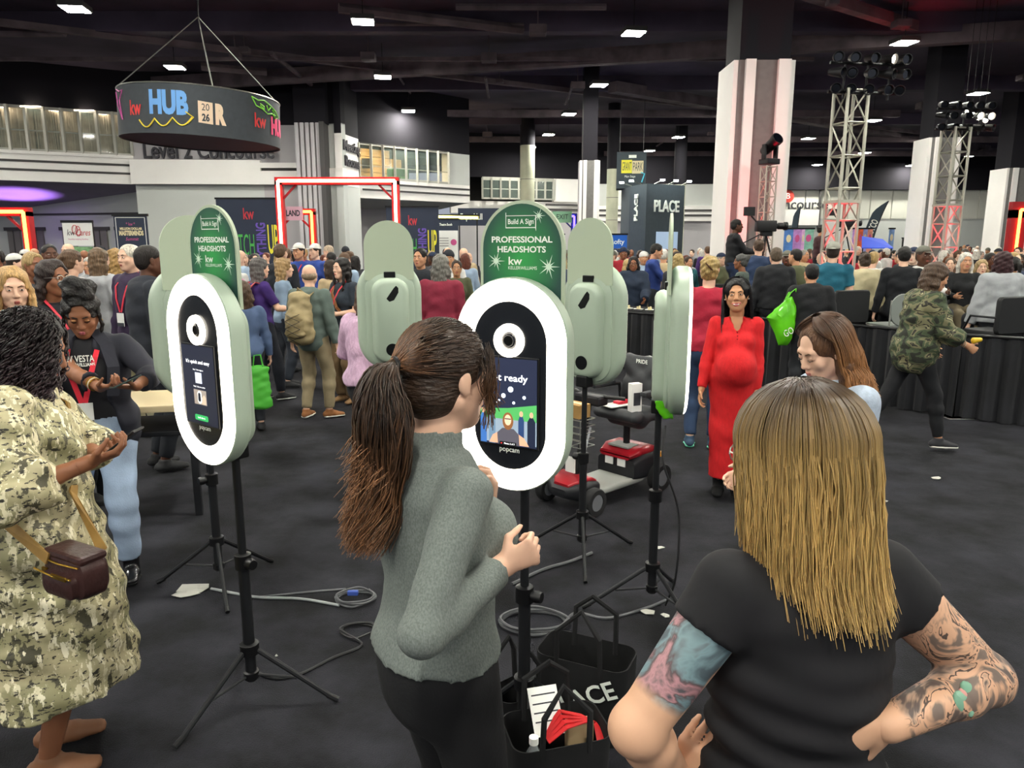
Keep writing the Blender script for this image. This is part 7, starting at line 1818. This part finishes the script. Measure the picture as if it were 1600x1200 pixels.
mid('blonde woman with wavy hair in a white blouse beside the grey dress', 178, 388, 9.7, (-.7, .7), 'wavy', 'a5824f', 'cfcac4', '3a3d46', 'fair')
mid('man in a grey jacket with short dark hair looking sideways over the crowd', 74, 372, 9.2, (.7, -.7), 'crop', '120e0c', '4a4c54', '23252c', 'dark', fem=False, name='jacket')
mid('bald man in a navy vest and white shirt under the white charity banner', 106, 377, 12.5, (-.2, -.98), 'bald', '000000', 'c9ccd2', '20242c', 'fair', fem=False, girth=1.1)
mid('woman with a brown ponytail and pale top seen from behind the dark updo', 108, 388, 8.0, (.5, .8), 'pony', '5a4330', 'b5b2ae', '2a2c34', 'fair')
mid('person in a white cap at the edge beside the magenta jacket', 20, 395, 10.2, (.8, .3), 'cap', 'cfcfc8', '7c1f4c', '23252c', 'fair', fem=False)
mid('person with blonde dyed crop and dark top beside the white cap', 48, 392, 7.2, (.8, -.4), 'short', 'a58a5c', '3a3a3c', '23252c', 'brown')
# centre group
r_, J = mid('woman in a purple shirt wearing a coral backpack seen from behind', 402, 402, 9.0, (.72, .69), 'bob', '5b5654', '3c2468', '1c1f28', 'fair', sleeve=.8, sole='cfcfca', armR=dict(w=(.16, .36, 1.14)), legR=dict(a=(.1, .16, .085)))
def backpack(label, J, root, m, m2, straps=True, drop=0.0, s=1.0, cord=False):
    tp = J['tp']; MT = J['MT']; M4 = root.matrix_basis; c = M4 @ Vector(tp(0, -.20*s, 1.16-drop)); rz = root.rotation_euler.z
    t = empty('backpack', c, rz, label, 'backpack')
    blob('main_pouch', [C((0, 0, -.19*s), (0, .0, .20*s), (.155*s, .09*s), (.125*s, .075*s), .05, (1, 0, 0)), B((0, -.05, -.05), (.14*s, .09*s, .2*s), .03)], .012, m, t, wobble=wrinkle(.005, 1.2, 3))
    f = blob('front_pocket', [C((0, -.10*s, -.15*s), (0, -.10*s, .02*s), (.115*s, .05*s), (.10*s, .045*s), .03, (1, 0, 0))], .011, m2, t, wobble=wrinkle(.004, 2, 4))
    MB().tube([(-.04, .03, .26*s), (0, -.02, .31*s), (.04, .03, .26*s)], .010, 6).build('grab_handle', m2, t, smooth=True)
    for sg in (1, -1): strip('shoulder_strap', [(sg*.07, .06, .22*s), (sg*.085, .12, .275), (sg*.10, .20, .25), (sg*.12, .30, .14)], [(0, -.3, 1), (0, .2, 1), (0, .7, .7), (0, 1, .2)], .05, m2, t, .005)
    if cord:
        for k in range(4):
            z = .06-.08*k
            for a, b in ((-.09, .09), (.09, -.09)): MB().tube([(a, -.152, z), (0, -.163, z-.04), (b, -.152, z-.08)], .003, 5).build('bungee_cord', M_knob, f)
    return t
backpack('coral backpack on the woman in the purple shirt', J, r_, mat('coral_nylon', 'c24a4e', .5), mat('coral_dark', 'b03c44', .5))
mid('blonde woman in a pale denim jacket beside the purple shirt', 441, 404, 9.9, (.85, .3), 'wavy', 'a08258', '7f93a8', '2b303a', 'fair', name='jacket')
r_, J = mid('balding man in a green grey blazer and khaki trousers seen from behind', 482, 414, 8.1, (.30, .95), 'fringe', '8a7660', '5b6862', '86795f', 'fair', fem=False, hres=.007, bres=.016, off=.026, hem=.77, name='blazer', shoe='8a5a34', sole='d8d4cc', face=False, head=(-25, 0, 0), legR=dict(a=(.15, .04, .085), fd=(.7, .7, 0)), legL=dict(a=(-.10, -.04, .085)))
backpack('sand coloured backpack with bungee cords on the man in the green grey blazer', J, r_, mat('khaki_nylon', '9a8a66', .7, var=.15, vscale=12), mat('khaki_nylon2', '8d7d5a', .7, var=.15, vscale=12), True, .02, 1.05, True)
r_, J = mid('black haired woman in a dark tee and brown wide trousers with red lanyard', 535, 402, 8.9, (-.62, -.78), 'longfront', '15110f', '2c343e', '6b563c', 'fair', sleeve=.75, lan='c2303c', hres=.007, flare=.05, shoe='8a6a48', armR=dict(w=(.18, .28, 1.10)), armL=dict(w=(-.15, .25, 1.12)))
strip('crossbody_strap', [J['tp'](.10, .05, 1.42), J['tp'](.04, .14, 1.30), J['tp'](-.06, .165, 1.15), J['tp'](-.15, .08, 1.0)], [(0, 1, .5), (0, 1, .2), (-.2, 1, 0), (-.8, .6, 0)], .035, mat('strap_tan', '8a5a34', .6), r_, .003)
r_, J = mid('person in a pink cable knit sweater and charcoal jeans half hidden behind a kiosk', 574, 436, 5.45, (.45, .89), 'long', '4a3426', 'c3a3bd', '26272b', 'fair', girth=1.12, off=.03, hem=.92, bres=.016, shoe='b8b0a4', name='sweater', armL=dict(w=(-.16, .27, 1.06), pole=(-1, -.5, -.5)), top_m=mat('pink_cable_knit', 'c6a5c0', .9, var=.1, vscale=30, bump=.8, bscale=22, stretch=(1.6, 1.6, .7)))
mid('grey haired woman in a dark red jacket seen from behind', 688, 396, 8.2, (.08, 1), 'long', '6f6d66', '7a1f34', '2a2c34', 'fair', girth=1.1, name='jacket', off=.024)
mid('man in a dark hoodie with orange collar under the yellow banner letters', 436, 374, 11.0, (.3, .95), 'short', '5a4634', '1d2028', '1d2028', 'fair', fem=False, girth=1.1)
mid('bearded man in a white cap and blue shirt in front of the orange neon gate', 467, 376, 12.4, (-.3, -.95), 'cap', 'd6d3cc', '2b4590', '23252c', 'tan', fem=False, lan='c23042')
mid('man in a white cap and blue shirt just beside the bearded man', 493, 379, 13.2, (-.6, -.8), 'cap', 'dcd9d2', '2f4890', '23252c', 'fair', fem=False)
mid('man in a pink shirt and navy vest leaning at the far counter', 531, 379, 15.5, (-.95, .1), 'crop', 'b8a48c', 'c490a8', '2b3550', 'fair', fem=False, lean=(18, 0, 0))
mid('dark haired man in an open collar peering past the kiosk', 657, 386, 10.0, (-.3, -.95), 'short', '15110f', '20232a', '20232a', 'tan', fem=False)
mid('tall man with dark skin in a navy jacket behind the green photo sign', 873, 386, 8.6, (.1, 1), 'crop', '14100e', '2a3450', '1d2028', 'dark', fem=False, girth=1.15, name='jacket', off=.03)
# behind the food table
r_, J = mid('woman in a navy puffer coat with glasses standing behind the snack table', 990, 401, 12.7, (-.15, -.98), 'bob', '14100f', '1f2a3c', '181a20', 'brown', girth=1.25, name='coat', off=.05, hem=.7, armL=dict(w=(-.2, .3, 1.0)), armR=dict(w=(.2, .3, 1.0)))
glasses(J, r_, M_blk)
mid('young man in a blue jacket holding up a phone beyond the navy coat', 1022, 378, 13.6, (.85, -.2), 'short', '17120f', '253a78', '20232a', 'tan', fem=False, armR=dict(w=(.1, .45, 1.35)), head=(0, 15, 0))
mid('dark haired man in a dark jacket beside the blue board', 946, 379, 14.2, (.8, .2), 'crop', '1d1613', '2b3440', '20232a', 'tan', fem=False)
mid('blonde haired woman seen from behind beside the sign edge of the kiosk', 1060, 396, 12.2, (.1, 1), 'long', 'a8905c', '2a2a30', '20232a', 'fair')
mid('blonde woman with a hair claw in a crimson top seen from behind the red dress', 1110, 398, 6.9, (.3, .95), 'claw', 'a58c58', 'a01c34', '2a3c58', 'fair', hres=.007, bres=.018, shoe='31465c', sole='6fd0b0', girth=1.05)
# platform people
PS = PLZ
r_, J = mid('dark haired person in a black jacket standing beside the lime green bag', 1270, 412, 8.8, (.15, .98), 'crop', '0f0d0d', '18191c', '1b1d22', 'tan', fem=False, name='jacket', off=.03, girth=1.1, hres=.007, bres=.018)
mid('man in a grey mesh cap and teal tee shirt seated beside the lime green bag', 1302, 388, 9.9, (.5, .85), 'capback', '9a9a90', '1c5c70', '1b1d22', 'fair', fem=False, z0=PS, sit=.55, H=1.85, sleeve=.7, hres=.008)
mid('man with grey brown hair in a dark suit seen from behind', 1213, 396, 10.7, (.1, 1), 'short', '5a4c3e', '1f2024', '1b1d22', 'fair', fem=False, z0=PS, sit=.5, H=1.78, girth=1.15, name='blazer', off=.03)
mid('man in a navy vest seen from behind under the camera tripod', 1186, 380, 12.3, (.2, .98), 'short', '4a382a', '2a3a58', '1b1d22', 'fair', fem=False, z0=PS, sit=.62, H=1.8)
mid('person with grey hair in an olive hoodie beside the dark suit', 1160, 405, 11.5, (-.7, .4), 'bun', '4a4a48', '4c5650', '1b1d22', 'brown', z0=PS, sit=.45, H=1.65)
mid('person in a cream hooded jacket seen from behind', 1356, 396, 10.6, (.1, 1), 'bun', '3a2c22', 'b5ab8a', '1b1d22', 'fair', z0=PS, sit=.47, H=1.68, girth=1.2, off=.045, name='jacket', lean=(8, 0, 0))
mid('man in a black long sleeved top seen from behind beside the camouflage jacket', 1414, 390, 10.0, (.35, .93), 'short', '14110f', '15171c', '1b1d22', 'fair', fem=False, z0=PS, sit=.52, H=1.78, girth=1.05)
mid('woman with dark red hair in a pale grey hooded sweatshirt seen from behind', 1570, 392, 9.1, (.15, .98), 'wavy', '33181c', '9c9fa2', '1b1d22', 'fair', z0=PS, sit=.47, H=1.75, girth=1.25, off=.04, name='sweatshirt')
mid('blonde woman smiling across the table beyond the camouflage jacket', 1532, 425, 11.6, (-.3, -.95), 'bob', 'a08860', '3a3228', '1b1d22', 'fair', z0=PS, sit=.40, H=1.55)
mid('person with arm raised in a pale grey sleeve behind the camouflage jacket', 1484, 420, 12.5, (-.5, -.8), 'short', '5a4a3a', 'a9adb2', '1b1d22', 'fair', z0=PS, sit=.40, H=1.6)
# walking person in camouflage
M_camo = camo('camouflage_cloth', ['22241c', '3f4a33', '6d6a4e', '2c2a24', '8d8a68'], 9, 2, (1, 1, 1.5), .85, .3, dist=.6, pos=[0, .42, .52, .6, .66])
gl = tuple(ground(1415, 700))[:2]
r_, J = make_person('person striding past in a camouflage jacket, dark leggings and dark sneakers', gl, (1, -.05), dict(H=1.76, girth=1.1, hres=.007, bres=.016, skin='tan', head=(0, 8, 0), lean=(6, 0, 0),
    armR=dict(w=(.2, .36, 1.02), pole=(.4, -1, -.5), curl=(.9, .9, .9, .9), th=.6), armL=dict(w=(-.22, .22, .95)), legR=dict(a=(.08, .26, .085)), legL=dict(a=(-.08, -.42, .17), fd=(0, .82, -.55))))
style(J, 'wavy', hairm('4a382a'), .010)
top(J, M_camo, .012, 1.6, .05, .72, .007, 'jacket', seed=11, soff=.045, kk=.05)
bottoms(J, fab('17181c'), .016, .008)
make_shoes(J, r_, fab('2c2c30'), SHOE_W, .010, 0, 'sneaker')
for q in (.05, .07): MB().tube([J['armR']['W']-nrm(J['armR']['W']-J['armR']['E'])*q+.034*np.array([math.cos(g), 0, math.sin(g)]) for g in np.linspace(0, 2*math.pi, 13)], .004, 6).build('bracelet', mat('ivory', 'd8ccb4', .5), r_)
o = empty('snack_bag', tuple(r_.matrix_basis @ Vector(J['armR']['W']+V((0, .07, .05)))), 0, 'small yellow snack packet in the hand of the camouflage jacket', 'packet')
blob('packet', [C((-.03, 0, 0), (.03, 0, .01), (.03, .02), (.02, .02), .01, (0, 0, 1))], .007, mat('packet_yellow', 'd8b02c', .4), o)
# cameramen on risers
def riser(x, y, w, d, h, label):
    t = empty('camera_riser', (x, y, 0), 0, label, 'platform'); MB().bbox(-w/2, w/2, -d/2, d/2, h-.08, h, .01).build('deck', M_plat, t)
    MB().box(-w/2+.02, w/2-.02, -d/2+.02, d/2-.02, .02, h-.08).build('skirt', M_drape, t)
    for sx in (-1, 1):
        for sy in (-1, 1): MB().tube([(sx*(w/2-.05), sy*(d/2-.05), 0), (sx*(w/2-.05), sy*(d/2-.05), h-.05)], .02, 6).build('leg', M_blk, t)
p = at(1172, 360, 13.9); riser(p.x, 13.9, 2.0, 1.5, .62, 'black riser under the camera operator')
mid('camera operator in black with a headset standing on the riser', 1150, 342, 13.8, (.98, -.1), 'short', '120f0e', '17181c', '1c2a44', 'dark', fem=False, z0=.62, girth=1.1, armR=dict(w=(.1, .40, 1.15)), armL=dict(w=(-.1, .42, 1.15)))
def video_camera(px, py, Y, zf, yaw, label):
    c = at(px, py, Y); t = empty('video_camera', (c.x, c.y, c.z), yaw, label, 'camera')
    MB().bbox(-.2, .16, -.08, .08, -.08, .12, .02).build('body', M_knob, t, smooth=True)
    MB().lathe([(0, .14), (.045, .14), (.05, .2), (.06, .21), (.06, .31), (.075, .32), (.075, .37), (0, .37)], 18, (0, 0, .02), 'x').build('lens', M_knob, t, smooth=True)
    MB().bbox(-.44, -.24, -.03, .03, .2, .36, .01).build('monitor', M_knob, t); MB().tube([(-.2, 0, .1), (-.3, 0, .2)], .015, 6).build('monitor_arm', M_blk, t)
    MB().bbox(-.1, .1, -.05, .05, -.16, -.08, .01).build('pan_head', M_blk, t); MB().tube([(-.1, 0, -.12), (-.55, 0, -.35)], .012, 6).build('pan_bar', M_blk, t)
    for k in range(3):
        a = R(90+120*k); MB().tube([(0, 0, -.15), (.42*math.cos(a), .42*math.sin(a), zf-c.z)], .018, 6).build('tripod_leg', M_blk, t)
    return t
video_camera(1198, 355, 13.7, .62, .05, 'broadcast camera with long lens on a tripod beside the camera operator')
p = at(1287, 370, 18.5); riser(p.x+.5, 18.5, 2.6, 1.4, .60, 'black riser behind the tall truss')
mid('bearded man in a maroon shirt standing behind the tall truss', 1283, 354, 18.3, (.95, -.1), 'short', '17120f', '4c3034', '1b1d22', 'tan', fem=False, z0=.60, H=1.75)
video_camera(1322, 350, 18.5, .60, .05, 'second broadcast camera half hidden by the tall truss')
# green carrier bag behind the glowing kiosk
gbp = at(405, 600, 7.4); t = empty('carrier_bag', gbp, R(15), 'green carrier bag hanging behind the glowing kiosk', 'bag')
mid('person in a blue shirt carrying the green bag, mostly hidden by the glowing kiosk', 378, 440, 7.5, (-.5, .8), 'long', '4a3626', '4d5f80', '23252c', 'fair', armR=dict(w=(.24, .05, .78)))
blob('pouch', [C((0, 0, -.22), (0, 0, .16), (.12, .05), (.10, .035), .03, (1, 0, 0))], .012, mat('carrier_green', '4fae3c', .4), t, wobble=wrinkle(.003, 1.4, 5))
for sg in (-1, 1): MB().tube([(-.05, sg*.02, .16), (-.03, sg*.02, .3), (.03, sg*.02, .3), (.05, sg*.02, .16)], .006, 6).build('handle', MATS['carrier_green'], t)
# ================= the crowd further back: prototypes with parts, copied and recoloured
HAIRC = {'black': '15110f', 'dark brown': '33241a', 'brown': '5b4330', 'blonde': 'a98d5c', 'grey': '8f8b84', 'white': 'cfcac0', 'auburn': '5e2f20'}
TOPC = {'black': '17181b', 'navy': '222c44', 'charcoal': '3a3b40', 'white': 'c9c8c4', 'grey': '85878a', 'red': '9c2430', 'pale blue': '8fa2b8', 'beige': 'b09c7a', 'olive': '4d5138', 'teal': '235a62', 'pink': 'c08aa0', 'purple': '4a2f6a', 'brown': '5a4030'}
PROTO = {}
def proto(key, fem, hair, sit):
    if key in PROTO: return PROTO[key]
    o = dict(H=1.70, fem=fem, hres=.013, bres=.032, handres=.013, skin='fair', face=True)
    if sit: o['sit'] = .45; o['armR'] = dict(w=(.17, .34, .74)); o['armL'] = dict(w=(-.15, .36, .76))
    root, J = make_person('person', (0, 0), (0, 1), o)
    for c in list(root.children):                # at this distance only eyes, brows and lips of one simple piece each remain
        for g in list(c.children): bpy.data.objects.remove(g)
    style(J, hair, hairm('2a1d15') if hair not in ('cap', 'beanie') else fab('2a2c34'), .016)
    top(J, fab('23252c'), .026, 2.0 if fem else 1.95, .02, .88, .003, 'shirt')
    bottoms(J, fab('1e2128'), .03, .016, 1.93)
    make_shoes(J, root, fab('2a2a2c'), None, .022)
    kids = [(c, list(c.children)) for c in root.children]
    PROTO[key] = [root, False, kids]
    return PROTO[key]
KIN = [('man', False, 'short', 'short haired man'), ('crop', False, 'crop', 'close cropped man'), ('bald', False, 'bald', 'bald man'), ('cap', False, 'cap', 'man in a cap'), ('long', True, 'long', 'long haired woman'),
       ('wavy', True, 'wavy', 'wavy haired woman'), ('bob', True, 'bob', 'woman with a bob'), ('bun', True, 'bun', 'woman with a bun'), ('pony', True, 'pony', 'woman with a ponytail'), ('beanie', False, 'beanie', 'person in a beanie')]
rc = random.Random(21)
taken = []
for ob in list(COL.objects):
    if ob.parent is None and ob.name.split('.')[0] in ('person', 'photo_kiosk', 'buffet_table', 'truss_tower', 'banner', 'feather_flag', 'column', 'video_camera', 'camera_riser', 'neon_gate', 'exhibition_booth', 'pop_up_canopy', 'uplight', 'side_table', 'folding_table', 'chair'):
        w = 1.5 if ob.name.startswith('exhibition') else .9 if ob.name.startswith('camera_riser') else .7 if ob.name.startswith(('column', 'banner')) else .8 if ob.name.startswith('folding') else .6 if ob.name.startswith('truss') else .45
        taken.append((ob.location.x, ob.location.y, w))
        if ob.name.startswith('neon_gate'):
            for ch in ob.children:
                if ch.name.startswith('post'):
                    bb = [Vector(b) for b in ch.bound_box]; taken.append((ob.location.x+sum(b.x for b in bb)/8, ob.location.y, .35))
        if ob.name.startswith('column'):
            bb = [Vector(b) for b in ob.bound_box]; taken.append((sum(b.x for b in bb)/8, sum(b.y for b in bb)/8, (max(b.x for b in bb)-min(b.x for b in bb))*.75+.75))
taken += [(5.1, 11.4, .55), (6.4, 11.3, .55)]
def on_platform(x, y): return y < 13.3 and y > 7.6 and x > 2.2
crowd_count = {}
def crowd_person(x, y, sit, zone, face_cam, wmin=.46, z=0.0):
    for tx, ty, w in taken:
        if (tx-x)**2+(ty-y)**2 < max(wmin+(.2 if sit else 0), w)**2: return False
    taken.append((x, y, wmin))
    key, fem, hair, desc = rc.choice(KIN); k2 = key+('_sit' if sit else '')
    P = proto(k2, fem, hair, sit)
    if not P[1]: root = P[0]; P[1] = True; kids = P[2]
    else:
        root = P[0].copy(); COL.objects.link(root); kids = []
        for c, gs in P[2]:
            cc = c.copy(); COL.objects.link(cc); cc.parent = root; gg = []
            for g in gs: g2 = g.copy(); COL.objects.link(g2); g2.parent = cc; gg.append(g2)
            kids.append((cc, gg))
    h = rc.uniform(.955, 1.02) if fem else rc.uniform(1.0, 1.08)
    root.scale = (h, h, h)
    root.location = (x, y, z)
    an = (math.pi if face_cam else 0)+rc.uniform(-.9, .9); root.rotation_euler = (0, 0, an)
    hn = rc.choice(list(HAIRC)); tn = rc.choice(list(TOPC) if zone[2] else ['black', 'black', 'navy', 'charcoal', 'charcoal', 'grey', 'white', 'beige', 'olive', 'brown', 'red', 'pale blue'])
    sk_ = rc.choice(['fair', 'fair', 'fair', 'tan', 'olive', 'brown', 'dark', 'light'])
    if sk_ in ('brown', 'dark') and hn in ('blonde', 'auburn', 'brown'): hn = 'black'
    for c, gs in kids:
        n = c.name.split('.')[0]
        if n == 'body': recolor(c, skin(sk_))
        elif n == 'hair': recolor(c, hairm(HAIRC[hn]))
        elif n in ('cap', 'beanie'):
            cc = fab(rc.choice(['c9c8c4', '23252c', '222c44', '6a6a60'])); recolor(c, cc)
            for g in gs: recolor(g, cc)
        elif n == 'shirt': recolor(c, fab(TOPC[tn]))
        elif n == 'trousers': recolor(c, fab(rc.choice(['1e2128', '23304a', '2c2c30', '6a5f4a', '17181b'])))
    hd = '' if key in ('bald', 'cap', 'beanie') else hn+' '
    lab = '%s%s in %s %s' % ({'short haired man': hd+'haired man', 'close cropped man': 'cropped '+hd+'man', 'long haired woman': 'woman with long '+hd+'hair', 'wavy haired woman': 'woman with wavy '+hd+'hair', 'woman with a bob': 'woman with a '+hd+'bob', 'woman with a bun': 'woman with a '+hd+'bun', 'woman with a ponytail': 'woman with a '+hd+'ponytail'}.get(desc, desc), ' facing away' if not face_cam else '', tn, zone[0])
    tag(root, lab, 'person', zone[1]); crowd_count[lab] = crowd_count.get(lab, 0)+1
    return True
def fill(zone, px0, px1, Y0, Y1, n, sit, pcam, tries=60, wmin=.46, pw=1.0, z=0.0):
    made = 0; t_ = 0
    while made < n and t_ < n*tries:
        t_ += 1; Y = Y0+(Y1-Y0)*rc.random()**pw; px = rc.uniform(px0, px1); x = (px-800)/1150*(Y*.98)
        if on_platform(x, Y) and not z: continue
        if crowd_person(x, Y, sit, zone, rc.random() < pcam, wmin, z): made += 1
ZA = ('below the mezzanine', 'standing crowd below the mezzanine', True)
ZB_ = ('before the red neon gate', 'standing crowd before the red neon gate', True)
ZC = ('beside the green sign', 'standing crowd beside the green photo sign', True)
ZD = ('before the charcoal booth', 'standing crowd before the charcoal booth', True)
ZE = ('seated between the trusses', 'seated audience between the truss towers', False)
ZF = ('seated beyond the camouflage', 'seated audience beyond the camouflage jacket', False)
ZG = ('behind the audience', 'people standing behind the seated audience', False)
fill(ZA, -10, 238, 9.5, 17, 34, False, .6)
fill(ZB_, 355, 560, 10.5, 19, 26, False, .5)
fill(ZC, 655, 735, 10.5, 19, 12, False, .4)
fill(ZC, 852, 892, 10.5, 19, 7, False, .5)
fill(ZD, 935, 1135, 13.2, 25, 34, False, .45)
fill(ZE, 1135, 1440, 13.6, 42, 78, True, .45, pw=.8)
fill(ZF, 1440, 1610, 13.4, 44, 70, True, .5, pw=.8)
fill(ZG, 1240, 1600, 34, 50, 26, False, .5)
ZH = ('seated on the platform', 'people seated at the platform tables', False)
fill(ZH, 1345, 1600, 10.9, 12.6, 13, True, .6, 60, .40, 1.0, PLZ)
fill(ZH, 1140, 1330, 11.8, 12.6, 4, True, .3, 60, .40, 1.0, PLZ)
ZI = ('standing between the trusses', 'people standing between the truss towers', False)
fill(ZI, 1250, 1610, 15.5, 30, 46, False, .5)
fill(ZH, 1440, 1610, 10.2, 12.6, 6, True, .7, 80, .44, 1.0, PLZ)
